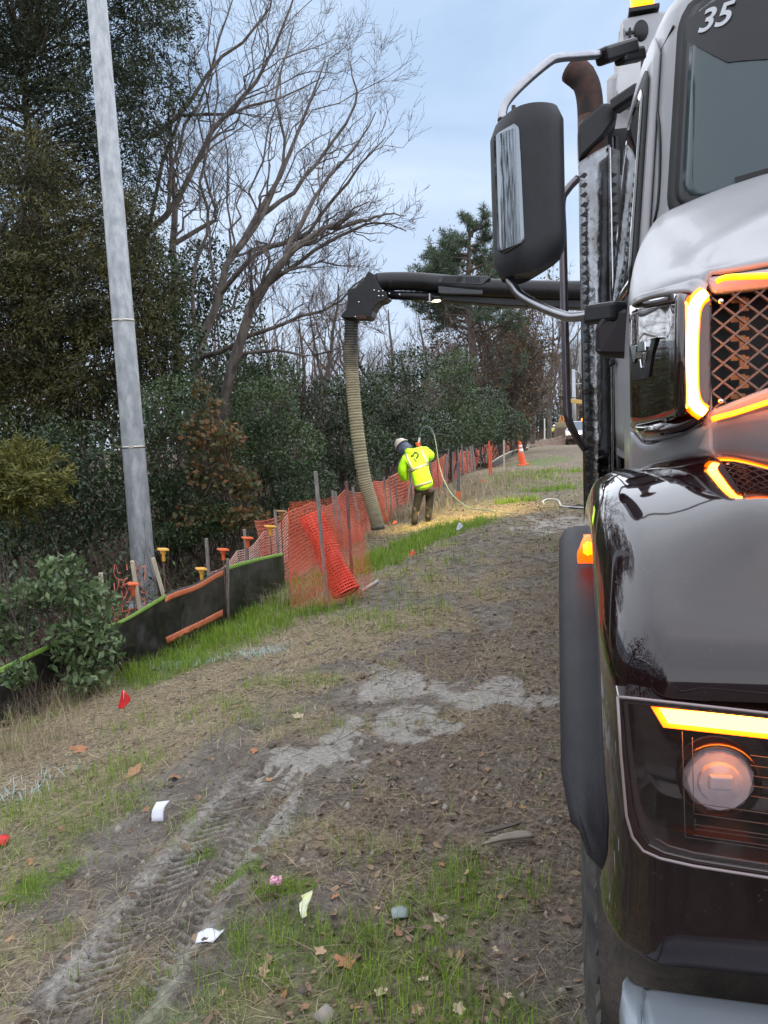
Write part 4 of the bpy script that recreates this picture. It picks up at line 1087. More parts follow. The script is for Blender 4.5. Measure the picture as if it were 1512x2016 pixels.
# badge: chrome upper strokes, dark lower strokes
Wc = MB(); Wd = MB()
def stroke(mb, pts, l0, l1):
    n = len(pts); A = [fl(x, y, l0) for x, y in pts]; mb.prism(A, pn * (l1 - l0))
stroke(Wc, [(1250, 681), (1261, 679), (1260, 706), (1256, 716)], .034, .046)
stroke(Wc, [(1265, 676), (1271, 673), (1271, 692), (1265, 694)], .034, .046); stroke(Wc, [(1271, 672), (1281, 671), (1282, 690), (1272, 692)], .034, .048)
stroke(Wc, [(1275, 694), (1282, 692), (1279, 709), (1275, 711)], .034, .046); stroke(Wc, [(1267, 708), (1270, 707), (1272, 724), (1269, 725)], .034, .046)
stroke(Wc, [(1288, 666), (1306, 661), (1307, 664), (1290, 669)], .034, .046)
stroke(Wd, [(1245, 681), (1251, 681), (1257, 716), (1268, 705), (1271, 746), (1252, 750)], .034, .042)
stroke(Wd, [(1271, 724), (1282, 692), (1289, 668), (1298, 665), (1290, 700), (1284, 742), (1272, 746)], .034, .042)
bd = part('badge', Wd, black_s, flank, sym=False, bevel=.0015); part('badge_chrome', Wc, chrome, flank, sym=False, bevel=.0015)

# ---- grille: bezel, lamp strips, diamond mesh, dark box behind
def gp(px, py, dv=0.0): return tp(px, py, 1.79 + dv)
gl_out = [gp(1384, 560), gp(1402, 577), gp(1398, 804), gp(1380, 818)]
bez = MB()
A = [V3((.262, 1.76, 1.835)), V3((.285, 1.75, 1.852)), V3((.7, 1.735, 1.90)), V3((1.25, 1.73, 1.93))]
gtl, gbl = tp(1403, 578, 1.79), tp(1400, 808, 1.79)
gtr, gbr = tp(1512, 566, 1.78), tp(1512, 764, 1.78)
kt = (gtr.z - gtl.z) / (gtr.x - gtl.x); kb = (gbr.z - gbl.z) / (gbr.x - gbl.x)
inner_top = [gtl, gtr, V3((.8, 1.76, gtr.z + .05)), V3((1.25, 1.75, gtr.z + .08))]
inner_bot = [gbl, gbr, V3((.8, 1.76, gbr.z + .04)), V3((1.25, 1.75, gbr.z + .05))]
ol_t, or_t = tp(1388, 545, 1.80), tp(1512, 528, 1.79)
outer_top = [ol_t, or_t, V3((.8, 1.775, or_t.z + .05)), V3((1.25, 1.765, or_t.z + .08))]
ol_b, or_b = tp(1386, 842, 1.80), tp(1512, 806, 1.79)
outer_bot = [ol_b, or_b, V3((.8, 1.775, or_b.z + .04)), V3((1.25, 1.765, or_b.z + .05))]
def mir(P): return P + [V3((2.5 - p.x, p.y, p.z)) for p in P[-2::-1]]
ext = V3((0, .05, 0))
bt = MB().prism(mir(outer_top) + mir(inner_top)[::-1], ext); part('grille_bezel', bt, white_p, bevel=.008)
bb = MB().prism(mir(inner_bot) + mir(outer_bot)[::-1], ext); part('grille_bezel', bb, white_p, bevel=.008)
bl = MB().prism([tp(1366, 590, 1.79), tp(1388, 566, 1.79), gtl, gbl, tp(1388, 826, 1.79), tp(1366, 800, 1.79)], ext); part('grille_side', bl, panel_p, sym=True, bevel=.006)
def led(pts, r_core, r_edge, v, m_core=led_core, rad_end=.75, dv=-.012, name='lamp_strip'):
    P = catmull([tp(x, y, v) for x, y in pts], 22)
    n = len(P); rr = [r_core * (rad_end + (1 - rad_end) * math.sin(PI * min(1, max(0, k / (n - 1))) ) ** .4) for k in range(n)]
    edge_ = MB().tube([p + V3((0, .006, 0)) for p in P], [r_edge] * n, 10); o = part(name, edge_, led_edge, sym=True)
    core = MB().tube([p + V3((0, dv, 0)) for p in P], rr, 10); part('lamp_core', core, m_core, o, sym=True)
led([(1388, 578), (1374, 590), (1364, 612), (1360, 660), (1359, 720), (1361, 775), (1370, 800), (1386, 813)], .0125, .0185, 1.775)
led([(1412, 554), (1425, 547), (1450, 545), (1512, 543), (1600, 540), (1760, 536)], .0042, .0062, 1.765, led_thin)
led([(1402, 826), (1420, 820), (1450, 812), (1512, 792), (1600, 764), (1700, 735)], .0042, .0062, 1.765, led_thin)
gb = MB()
gz0, gz1 = 1.4, 2.05
gb.box((1.25, 2.0, 1.66), (1.9, .02, .44)); part('grille_box', gb, black_s)
# diamond mesh, clipped to the opening
mesh_b = MB()
def top_at(u):
    P = mir(inner_top)
    for a, b_ in zip(P[:-1], P[1:]):
        if a.x <= u <= b_.x: f = (u - a.x) / (b_.x - a.x); return a.z + (b_.z - a.z) * f
    return P[0].z
def bot_at(u):
    P = mir(inner_bot)
    for a, b_ in zip(P[:-1], P[1:]):
        if a.x <= u <= b_.x: f = (u - a.x) / (b_.x - a.x); return a.z + (b_.z - a.z) * f
    return P[0].z
ua, ub = gtl.x, 2.5 - gtl.x
stp = .04
for sg, sl in ((1, .84), (-1, .84)):
    k = -40
    while k < 80:
        z_at = lambda u: gbl.z + sg * sl * (u - ua) + k * stp
        uu = np.linspace(ua, ub, 500); zz = np.array([z_at(u) for u in uu])
        ok = np.array([bot_at(u) < z < top_at(u) for u, z in zip(uu, zz)])
        if ok.any():
            idx = np.where(ok)[0]; runs = np.split(idx, np.where(np.diff(idx) > 1)[0] + 1)
            for r_ in runs:
                if len(r_) > 2:
                    vv = 1.805 if sg > 0 else 1.809
                    mesh_b.bar(V3((uu[r_[0]], vv, zz[r_[0]])), V3((uu[r_[-1]], vv, zz[r_[-1]])), .014, .0042)
        k += 1
gm_ = part('grille_mesh', mesh_b, orange_pl)
tabs = MB()
for k in range(6):
    p = tp(1465, 600 + k * 38, 1.9); tabs.box(p, (.02, .004, .028)); tabs.box(p + V3((-.012, .006, .012)), (.03, .004, .012))
part('grille_tab', tabs, M('amber_lit_tab', (0.85, 0.3, 0.08), rough=0.4))  # amber glow of the lamp strips put into the tab colour
for x, y in ((1418, 594), (1418, 790)): part('grille_bolt', MB().lathe([(.0, -.004), (.006, -.004), (.006, .008), (.003, .01), (0, .01)], tp(x, y, 1.785), 10, Matrix.Rotation(PI / 2, 4, 'X')), steel)

# ---- white nose under the grille and lower front
nose = MB(); nr = []
for (xa, ya), (xb, yb) in zip([(1245, 850), (1276, 876), (1340, 850), (1390, 838), (1512, 803)], [(1240, 960), (1290, 960), (1340, 960), (1400, 960), (1512, 960)]):
    va = 2.12 if xa < 1260 else (2.0 if xa < 1300 else (1.86 if xa < 1360 else 1.8))
    nr.append([tp(xa, ya, va), tp(xa + (xb - xa) * .5, ya + (yb - ya) * .5, va + .05), tp(xb, yb, va + .12)])
nr.append([V3((1.25, 1.77, 1.62)), V3((1.25, 1.77, 1.4)), V3((1.25, 1.8, 1.2))])
r_ = loft(nr, 26, 8); r_ = r_ + [[V3((2.5 - p.x, p.y, p.z)) for p in q] for q in r_[-2::-1]]
part('nose_panel', MB().grid(r_), white_p, solid=.012, offset=0)
lg = MB()
for k in range(9): lg.box((1.25, 1.42, .86 + k * .06), (1.1, .05, .018))
part('lower_grille', lg, black_s)
part('front_shell', MB().box((1.25, 1.55, 1.1), (1.5, .1, .8)), black_s)

# ---- fenders
prof = [(1.30, .70, 0), (1.21, .722, 0), (1.135, .735, .05), (1.112, .765, .1), (1.104, .88, .3), (1.088, 1.05, .6), (1.085, 1.18, .9), (1.108, 1.235, 1), (1.17, 1.277, 1), (1.3, 1.342, 1), (1.45, 1.394, 1), (1.6, 1.425, 1), (1.74, 1.437, 1), (1.9, 1.43, 1), (2.05, 1.385, 1), (2.2, 1.28, 1), (2.3, 1.1, 1)]
cols = [(.055, .26, -.17, .03), (.05, .2, -.12, .02), (.052, .13, -.075, .01), (.07, .06, -.03, 0), (.1, .02, -.008, 0), (.128, 0, 0, 0), (.17, 0, .008, 0), (.24, 0, .028, 0), (.31, 0, .045, 0), (.40, 0, .04, 0), (.55, 0, .02, 0), (.75, 0, .0, 0)]
fr = []
for v, z, topw in prof:
    row = []
    for u, dv, dz, _ in cols:
        fvn = max(0, 1 - max(0, v - 1.1) / .5)
        uu = u
        row.append(V3((uu, v + dv * fvn, z + dz * topw * (1.0 if v > 1.2 else (.6 if u < .13 else 0)))))
    fr.append(row)
frr = loft(fr, 64, 48)
HL = dict(u0=.095, u1=tp(1735, 1550, 1.085).x, z0=tp(1400, 1700, 1.085).z, z1=1.16)
fm = MB(); nU, nV = len(frr), len(frr[0]); fm.v = [p for r_ in frr for p in r_]
for i in range(nU - 1):
    for j in range(nV - 1):
        c = (frr[i][j] + frr[i + 1][j + 1]) * .5
        if c.y < 1.25 and HL['u0'] < c.x < HL['u1'] and HL['z0'] < c.z < HL['z1']: continue
        fm.f.append((i * nV + j, i * nV + j + 1, (i + 1) * nV + j + 1, (i + 1) * nV + j)); fm.sm.append(True)
part('fender', fm, black_p, sym=True)
FB = BVHTree.FromPolygons([tuple(p) for p in fm.v], fm.f)

# ---- wheel arch flare with the amber marker
fc = V3((0, 1.97, .60)); fl_rows = []
for k in range(34):
    a = R(165 - k * 165 / 33); rr = .735
    dz = math.sin(a) * rr * .92; dv = -math.cos(a) * rr
    b_ = .015 * math.sin(PI * k / 33)
    o_ = V3((0, fc.y - math.cos(a) * -rr * -1, 0))
    pc_ = V3((0, fc.y + math.cos(a) * rr, fc.z + math.sin(a) * rr * .92))
    nin = V3((0, math.cos(a), math.sin(a)))
    cut = max(0, 3 - k) / 3
    fl_rows.append([pc_ + V3((.16, 0, 0)), pc_ + V3((.075, 0, 0)), pc_ + V3((.03, 0, .05 * cut)), pc_ + V3((.006 + .012 * cut, 0, .09 * cut)) - nin * .006, pc_ + V3((-.008 + .016 * cut, 0, .1 * cut)) - nin * .03, pc_ + V3((-.006 + .016 * cut, 0, .1 * cut)) - nin * .06])
flare = part('wheel_flare', MB().grid(fl_rows), flare_m, sym=True, solid=.014, offset=0)
mk_p = tp(1151, 1082, 1.66)
mkm = MB().grid(loft([[mk_p + V3((-0.0136, 0.0400, -0.0324)), mk_p + V3((0.0280, 0.0400, -0.0324))], [mk_p + V3((-0.0152, -0.0080, -0.0086)), mk_p + V3((0.0296, -0.0096, -0.0086))], [mk_p + V3((-0.0072, -0.0096, 0.0144)), mk_p + V3((0.0280, -0.0096, 0.0158))], [mk_p + V3((0.0008, 0.0160, 0.0245)), mk_p + V3((0.0280, 0.0160, 0.0245))], [mk_p + V3((-0.0008, 0.0480, 0.0216)), mk_p + V3((0.0280, 0.0480, 0.0216))]], 14, 6))
mk_o = part('marker_lamp', mkm, amber_lens, sym=True, solid=.008, offset=0)
part('lamp_core', MB().lathe([(0, -.014), (.009, -.008), (.009, .01), (0, .016)], mk_p + V3((.006, -.018, .004)), 8), led_thin, mk_o, sym=True)

# ---- headlights
o_px = [(1216, 1372), (1260, 1376), (1512, 1404), (1760, 1432), (1760, 1768), (1512, 1728), (1366, 1705), (1300, 1690), (1266, 1675), (1245, 1648), (1233, 1605), (1222, 1480)]
i_px = [(1236, 1386), (1268, 1390), (1512, 1416), (1740, 1444), (1740, 1736), (1512, 1700), (1372, 1678), (1318, 1664), (1292, 1648), (1276, 1622), (1262, 1580), (1246, 1480)]
m_px = [(a * .5 + c * .5, b_ * .5 + d * .5) for (a, b_), (c, d) in zip(o_px, i_px)]
hl = part('headlight', MB().ring([tp(x, y, 1.075) for x, y in o_px], [tp(x, y, 1.075) for x, y in m_px], V3((0, .05, 0))), panel_p, sym=True, bevel=.004)
part('bezel', MB().ring([tp(x, y, 1.083) for x, y in m_px], [tp(x, y, 1.083) for x, y in i_px], V3((0, .05, 0))), M('smoked_bezel', (0.05, 0.035, 0.04), rough=0.15, coat=1.0), hl, sym=True, bevel=.004)
part('lens_rim', MB().tube([tp(x, y, 1.072) for x, y in o_px + o_px[:1]], .0022, 6), M('clear_rim', (0.22, 0.17, 0.17), rough=0.2, coat=.5), hl, sym=True)
back = MB()
n_ = len(i_px); A = [tp(x, y, 1.10) for x, y in i_px]; cen = sum(A, V3()) / n_
B = [cen + (p - cen) * .8 + V3((0, .12, 0)) for p in A]
back.v = A + B; back.f = [(i, (i + 1) % n_, n_ + (i + 1) % n_, n_ + i) for i in range(n_)] + [tuple(range(n_, 2 * n_))]; back.sm = [False] * (n_ + 1)
part('reflector', back, M('reflector_black', (0.012, 0.008, 0.008), rough=0.12, coat=1.0), hl, sym=True)
lb = MB(); P0 = [tp(1300, 1398, 1.088), tp(1316, 1424, 1.088), tp(1760, 1472, 1.088), tp(1760, 1440, 1.088)]
lb_o = part('lamp_strip', MB().prism([tp(1282, 1392, 1.098), tp(1306, 1432, 1.098), tp(1760, 1482, 1.098), tp(1760, 1432, 1.098)], V3((0, .008, 0))), led_edge, hl, sym=True)
part('lamp_core', lb.prism(P0, V3((0, .008, 0))), lamp_core_m, hl, sym=True)
bc = tp(1411, 1527, 1.12); Rx = Matrix.Rotation(PI / 2, 4, 'X')
def facet_lens(c, rad):
    m_ = MB(); prof_ = [(rad, 0), (rad, .010), (rad * .86, .020), (rad * .62, .021), (rad * .58, .026), (rad * .3, .029), (0, .03)]
    V_ = []; n = 12
    for ri, (r_, h) in enumerate(prof_):
        for j in range(n):
            a = 2 * PI * (j + .5 * (ri % 2)) / n; V_.append(c + V3((r_ * math.cos(a), -h, r_ * math.sin(a))))
    F_ = []
    for ri in range(len(prof_) - 1):
        for j in range(n):
            a, b_, c_, d_ = ri * n + j, ri * n + (j + 1) % n, (ri + 1) * n + (j + 1) % n, (ri + 1) * n + j
            if ri % 2 == 0: F_ += [(a, b_, d_), (b_, c_, d_)]
            else: F_ += [(a, b_, c_), (a, c_, d_)]
    m_.add(V_, F_, False); return m_
rl = (tp(1485, 1527, 1.12) - bc).length
for dx in (0.0, tp(1640, 1527, 1.12).x - bc.x):
    c_ = bc + V3((dx, 0, 0)); lo = part('projector_lens', facet_lens(c_, rl * .98), bulb_m, hl, sym=True)
    part('lens_ring', MB().lathe([(rl, -.02), (rl * 1.12, -.01), (rl * 1.12, .02), (rl, .022)], c_, 32, Rx), panel_p, hl, sym=True)
    part('inner_lens', MB().box(c_ + V3((0, -.03, .004)), (rl * .66, .008, rl * .46)), bulb_m, hl, sym=True, bevel=.004)
wr = MB()
def wire(pts): wr.tube([tp(x, y, 1.082) for x, y in pts], .0006, 4)
wire([(1343, 1440), (1349, 1648), (1512, 1672), (1740, 1706)])
wire([(1363, 1452), (1366, 1600)]); 
for k in range(9): wire([(1478 if k < 5 else 1366 + (8 - k) * 0, 1487 + k * 20 + (0 if k < 5 else -10)), (1740, 1522 + k * 21)]) if k < 5 else wire([(1366, 1560 + (k - 4) * 21), (1512, 1581 + (k - 4) * 21), (1740, 1614 + (k - 4) * 21)])
wire([(1368, 1612), (1368, 1632), (1512, 1652)])
part('heater_wires', wr, wire_m, hl, sym=True)
lens = MB(); lens.v = [tp(x, y, 1.078) for x, y in m_px]; lens.f = [tuple(range(len(m_px)))]; lens.sm = [False]
part('lens_cover', lens, lens_clear, hl, sym=True, solid=.003, offset=1)

# ---- bumper, valance, tow gear
bm = MB(); br = []
bz = tp(1250, 1949, 1.12).z; bu = tp(1222, 1955, 1.12).x
for u, dv in ((bu, .10), (bu + .006, .05), (bu + .025, .018), (bu + .07, .006), (.6, -.02), (1.25, -.04)):
    br.append([V3((u + .012, 1.13 + dv * .3, bz - .012)), V3((u + .004, 1.10 + dv * .3, bz)), V3((u, .982 + dv, bz - .012)), V3((u, .972 + dv, bz - .1)), V3((u, .975 + dv, .5)), V3((u + .02, 1.06 + dv, .43))])
brr = loft(br, 22, 14); brr = brr + [[V3((2.5 - p.x, p.y, p.z)) for p in q] for q in brr[-2::-1]]
part('bumper', MB().grid(brr), bumper_m, solid=.01, offset=0)
va_ = MB(); va_.grid(loft([[V3((.05, 1.42, .95)), V3((.05, 1.39, .7)), V3((.055, 1.39, .42))], [V3((.12, 1.335, .84)), V3((.12, 1.30, .7)), V3((.12, 1.31, .42))], [V3((.24, 1.31, .80)), V3((.24, 1.26, .72)), V3((.24, 1.26, .42))], [V3((.5, 1.3, .80)), V3((.5, 1.24, .72)), V3((.5, 1.24, .42))], [V3((1.25, 1.3, .8)), V3((1.25, 1.22, .72)), V3((1.25, 1.22, .42))]], 24, 8))
part('valance', va_, dusty, sym=True, solid=.012, offset=0)

# ---- wheels
tyre_m = M('dusty_tyre', (0.022, 0.021, 0.022), (0.085, 0.077, 0.07), scale=9, rough=0.85, bump=0.3, bscale=50)
rim_m = M('wheel_rim', (0.5, 0.5, 0.52), (0.4, 0.4, 0.41), scale=10, rough=0.3, metal=0.9)
def wheel(u, v, w_=.3, rad=.53, outer=-1):
    Mx = Matrix.Rotation(PI / 2, 4, 'Y'); c = V3((u, v, rad))
    e = rad
    pr = [(.29, -w_ / 2 + .02), (.34, -w_ / 2), (.45, -w_ / 2 - .006), (e - .03, -w_ / 2 + .012), (e - .006, -w_ / 2 + .04), (e - .01, -w_ * .18), (e - .026, -w_ * .16), (e - .026, -w_ * .13), (e - .01, -w_ * .11), (e - .01, w_ * .11), (e - .026, w_ * .13), (e - .026, w_ * .16), (e - .01, w_ * .18), (e - .006, w_ / 2 - .04), (e - .03, w_ / 2 - .012), (.45, w_ / 2 + .006), (.34, w_ / 2), (.29, w_ / 2 - .02)]
    wo = part('wheel', MB().lathe(pr, c, 48, Mx), tyre_m)
    tr = MB()
    for j in range(56):
        a = 2 * PI * j / 56
        for sgn in (-1, 1):
            p = c + V3((sgn * w_ * .33, math.cos(a) * (e + .002), math.sin(a) * (e + .002)))
            tr.box(p, (w_ * .27, .03, .026), Matrix.Rotation(a - PI / 2, 3, 'X') @ Matrix.Rotation(sgn * .35, 3, 'Z'))
    part('tread', tr, tyre_m, wo)['kind'] = 'stuff'
    rp = [(.29, outer * (w_ / 2 - .02)), (.27, outer * (w_ / 2 - .06)), (.2, outer * (w_ / 2 - .1)), (.13, outer * (w_ / 2 - .09)), (.12, outer * (w_ / 2 - .02)), (.0, outer * (w_ / 2 - .01))]
    part('rim', MB().lathe(rp, c, 28, Mx), rim_m, wo)
wheel(.185, 1.97); wheel(2.315, 1.97, outer=1)
for v in (8.2, 9.55):
    for u, o_ in ((.42, -1), (.74, -1), (1.76, 1), (2.08, 1)): wheel(u, v, .27, .52, o_)

# ---- mirror on the near side
mr = MB(); sec = [(-.222, 2.735), (-.195, 2.675), (-.135, 2.625), (-.075, 2.625), (-.015, 2.645), (.018, 2.69), (.012, 2.77), (-.04, 2.83), (-.135, 2.85), (-.205, 2.81)]
za, zb_, zc, zd = tp(975, 250, 2.72).z, tp(1078, 212, 2.70).z, tp(1054, 540, 2.68).z, tp(1106, 508, 2.72).z
ztop = lambda u: za + (zb_ - za) * float(sstep(-.25, -.07, u)); zbot = lambda u: zc + (zd - zc) * float(sstep(-.1, 0, u)) + .035 * float(sstep(-.2, -.25, u))
rows = []
for k in range(13):
    f = k / 12; e = 1 - .14 * max(0, (abs(f - .5) - .44) / .06) ** 2
    cu_, cv_ = -.105, 2.735
    row = []
    for u, v in sec:
        uu = cu_ + (u - cu_) * e; vv = cv_ + (v - cv_) * e
        row.append(V3((uu, vv, zbot(u) + (ztop(u) - zbot(u)) * f)))
    rows.append([row[-1].lerp(row[0], .5)] + row)
rs = [catmull(r_ + [r_[0]], 41)[:-1] for r_ in rows]
mr.grid(rs, closed=True); mr.add(rs[0], [tuple(range(40))[::-1]]); mr.add(rs[-1], [tuple(range(40))])
mo = part('mirror', mr, hous_m, sym=True)
MBV = BVHTree.FromPolygons([tuple(p) for p in mr.v], mr.f)
def on_mirror(px, py, lift):
    d = tdir(px, py).normalized(); h = MBV.ray_cast(V3((0, 0, CAM.z)), d)
    if h[0] is None: return None
    n = h[1] if h[1].dot(d) < 0 else -h[1]
    return h[0] + n * lift
cv = MB(); cvr = []
for k in range(40):
    f = k / 39; row = []
    rc_ = max(0, abs(f - .5) - .44) / .06; rc_ = 1 - math.sqrt(max(0, 1 - rc_ * rc_))
    xa, xb = 974 + (982 - 974) * f + 9 * rc_, 1022 + (1033 - 1022) * f - 9 * rc_
    ya, yb = 262 + (500 - 262) * f, 244 + (482 - 244) * f
    for i in range(9):
        g_ = i / 8; x, y = xa + (xb - xa) * g_, ya + (yb - ya) * g_
        p = on_mirror(x, y, .003); row.append(p if p is not None else row[-1])
    cvr.append(row)
cv.grid(cvr)
part('chrome_cover', cv, mirror_m, mo, sym=True, solid=.003, offset=0)
mg = MB(); mg.grid([[V3((-.21 + .17 * i / 3, 2.842 + .012 * math.sin(PI * i / 3), 2.1 + .4 * k / 3)) for i in range(4)] for k in range(4)]); part('mirror_glass', mg, mirror_m, mo, sym=True, solid=.006, offset=0)
part('mirror_stub', MB().tube([tp(1011, 232, 2.72), tp(1011, 208, 2.72)], .007, 8), black_s, mo, sym=True)
def arm(name, pts, w_, m, parent=None):
    P = catmull([tp(x, y, v) for x, y, v in pts], 30); a = MB()
    a.tube(P, w_, 8); return part(name, a, m, parent, sym=True)
arm('mirror_arm', [(988, 238, 2.76), (995, 205, 2.78), (1030, 165, 2.82), (1078, 124, 2.88), (1100, 114, 2.92), (1140, 111, 2.98), (1190, 107, 3.06)], .0155, alu)
arm('mirror_arm', [(1004, 532, 2.74), (1006, 556, 2.73), (1022, 579, 2.72), (1062, 603, 2.68), (1105, 620, 2.64), (1130, 624, 2.62), (1172, 618, 2.58)], .0165, alu)
def sleeve(a, b_, va, vb, w0, w1):
    A, B = tp(*a, va), tp(*b_, vb); return MB().bar(A, B, w0, w1)
part('arm_sleeve', sleeve((1183, 112), (1246, 92), 3.04, 3.2, .06, .055), black_s, sym=True, bevel=.012)
part('arm_sleeve', sleeve((1218, 114), (1262, 106), 3.12, 3.25, .05, .05), black_s, sym=True, bevel=.012)
part('arm_sleeve', sleeve((1162, 620), (1222, 612), 2.59, 2.48, .06, .06), black_s, sym=True, bevel=.012)
bk = [tp(1171, 640, 2.5), tp(1190, 618, 2.5), tp(1236, 604, 2.46), tp(1236, 702, 2.46), tp(1178, 700, 2.5), tp(1171, 690, 2.5)]
part('mirror_bracket', MB().prism(bk, V3((.02, .12, 0))), M('plum_black_plastic', (0.012, 0.007, 0.009), rough=0.45, spec=.35), sym=True, bevel=.014)

# ---- exhaust stack with slotted shield, cowl, tip, grab bar
sv = 4.75
sh_rows = []
s_tl, s_tr, s_bl, s_br = tp(1139, 322, sv), tp(1201, 285, sv), tp(1154, 1000, sv), tp(1206, 1000, sv)
for k in range(30):
    f = k / 29; a, b_ = s_tl.lerp(s_bl, f), s_tr.lerp(s_br, f)
    sh_rows.append([a + V3((.03, .1, 0)), a + V3((.008, .03, 0)), a + V3((.0, 0, 0)), a.lerp(b_, .12) + V3((0, -.016, 0)), a.lerp(b_, .5) + V3((0, -.026, 0)), a.lerp(b_, .88) + V3((0, -.016, 0)), b_, b_ + V3((.01, .05, 0)), b_ + V3((.06, .12, 0))])
stack = part('exhaust_stack', MB().tube([V3((.20, sv + .1, .9)), V3((.20, sv + .1, 3.3))], .085, 16), rust_m)
part('heat_shield', MB().grid(loft(sh_rows, 30, 24)), shield_m, stack, solid=.005, offset=0)
slot_me = None
for col, n in ((0, 34), (1, 20)):
    for k in range(n):
        y = 345 + k * 19.2 if col == 0 else 345 + k * 19.2
        x = (1150 if col == 0 else 1206) + (y - 345) * .022
        p = tp(x, y, sv - (.024 if col == 0 else .004))
        if slot_me is None:
            sm_ = MB(); sm_.prism([V3((-.026, 0, -.004)), V3((0, 0, -.016)), V3((.026, 0, .004)), V3((0, 0, .016))], V3((0, .006, 0)))
            so = part('shield_slot', sm_, black_s, stack); slot_me = so.data
            for vv in slot_me.vertices: vv.co += SH
            so.location = p - SH
        else:
            so = bpy.data.objects.new('shield_slot', slot_me); COL.objects.link(so); so.parent = stack; so.location = p - SH
side_slots = MB()
part('shield_rib', MB().tube([tp(1201, 290, sv - .02), tp(1208, 620, sv - .02), tp(1207, 1000, sv - .02)], .005, 6), steel, stack)
cw = MB(); cw.prism([tp(1137, 262, sv), tp(1140, 240, sv), tp(1186, 200, sv), tp(1206, 202, sv), tp(1218, 214, sv), tp(1214, 232, sv), tp(1190, 268, sv), tp(1139, 318, sv)], V3((0, .2, 0)))
part('stack_cowl', cw, black_s, stack, bevel=.02)
part('cowl_stay', MB().bar(tp(1208, 212, 4.7), tp(1262, 176, 4.62), .09, .07), black_s, stack, bevel=.015)
tipc = catmull([tp(1164, 330, 4.9), tp(1163, 245, 4.9), tp(1160, 190, 4.9), tp(1150, 158, 4.9), tp(1128, 136, 4.92)], 16)
part('exhaust_tip', MB().tube(tipc, [.075] * 12 + [.08, .08, .082, .084], 18), rust_m, stack)
part('tip_mouth', MB().tube([tipc[-1] + (tipc[-1] - tipc[-2]) * .02, tipc[-1] + (tipc[-1] - tipc[-2]) * .12], .074, 18), black_s, stack)
gr = catmull([tp(1136, 352, 4.5), tp(1118, 372, 4.45), tp(1106, 398, 4.42), (tp(1108, 470, 4.42)), tp(1112, 640, 4.42), tp(1116, 790, 4.42), tp(1120, 828, 4.42), tp(1134, 858, 4.45), tp(1152, 884, 4.5)], 40)
part('grab_bar', MB().tube(gr, .022, 10), M('dark_bar', (0.12, 0.105, 0.115), rough=0.25, metal=0.9))
part('stack_foot', MB().bar(tp(1163, 990, 4.8), tp(1163, 1100, 4.8), .05, .08), black_s)

# ---- body behind the cab
part('chassis_rail', MB().box((.85, 6.6, .95), (.09, 10.4, .28)), black_s, sym=True)
part('front_bulkhead', MB().box((1.25, 5.2, 2.55), (1.9, .1, 2.2)), tank_m, bevel=.03)
tk = MB().lathe([(0, 0), (.7, .02), (1.0, .1), (1.03, .2), (1.03, 5.3), (1.0, 5.4), (.7, 5.5), (0, 5.52)], V3((1.25, 5.4, 2.35)), 40, Matrix.Rotation(-PI / 2, 4, 'X'))
part('debris_tank', tk, tank_m)
part('tool_box', MB().box((.62, 6.2, 1.05), (.5, 1.8, .7)), black_s, sym=True, bevel=.03)
part('step_box', MB().box((.56, 4.0, .75), (.42, 1.0, .55)), steel, sym=True, bevel=.03)
cg0, cg1 = tp(1226, 112, 5.0), tp(1292, 32, 5.0)
cg = MB(); cg.prism([tp(1224, 116, 5.0), tp(1219, 60, 5.0), tp(1226, 34, 5.0), V3((.6, 5.0, tp(1290, 22, 5.0).z)), V3((1.9, 5.0, tp(1290, 22, 5.0).z)), V3((2.2, 5.0, 3.8))], V3((0, .5, 0)))
guard = part('cab_guard', cg, grey_box, bevel=.02)
gpn = MB().prism([tp(1222, 40, 5.0), tp(1218, 120, 5.0), tp(1213, 178, 5.0), tp(1224, 210, 5.0), tp(1262, 210, 5.0), tp(1262, 100, 5.0)], V3((0, .06, 0)))
part('guard_panel', gpn, tank_m, bevel=.008)
part('guard_hole', MB().lathe([(0, .006), (.055, .006), (.06, 0), (.05, -.004), (0, -.004)], tp(1262, 60, 4.995), 20, Rx @ Matrix.Scale(.7, 4, V3((1, 0, 0)))), black_s, guard)
cr = MB(); c_ = tp(1240, 64, 4.992); cr.box(c_, (.05, .012, .012)); cr.box(c_, (.012, .012, .05)); part('guard_screw', cr, black_s, guard)
bo0, bo1 = tp(1244, 34, 5.1), tp(1284, -40, 5.1)
part('beacon', MB().box((bo0 + bo1) * .5, (abs(bo1.x - bo0.x), .22, abs(bo1.z - bo0.z))), beacon_m, sym=True, bevel=.02)
part('beacon_base', MB().box(((bo0 + bo1) * .5).xy.to_3d() + V3((0, 0, bo0.z - .012)), (.17, .24, .022)), black_s, sym=True)
# sundry dark gear visible between shield and cab
gear = MB(); gear.box(tp(1213, 300, 5.05), (.12, .06, .25)); gear.tube([tp(1212, 270, 4.95), tp(1216, 420, 4.95), tp(1210, 560, 4.95)], .02, 8); gear.box(tp(1216, 720, 4.95), (.08, .1, 1.3))
gear.tube([tp(1215, 880, 4.7), tp(1219, 930, 4.7), tp(1214, 1000, 4.7)], .012, 8)
part('side_gear', gear, black_s)

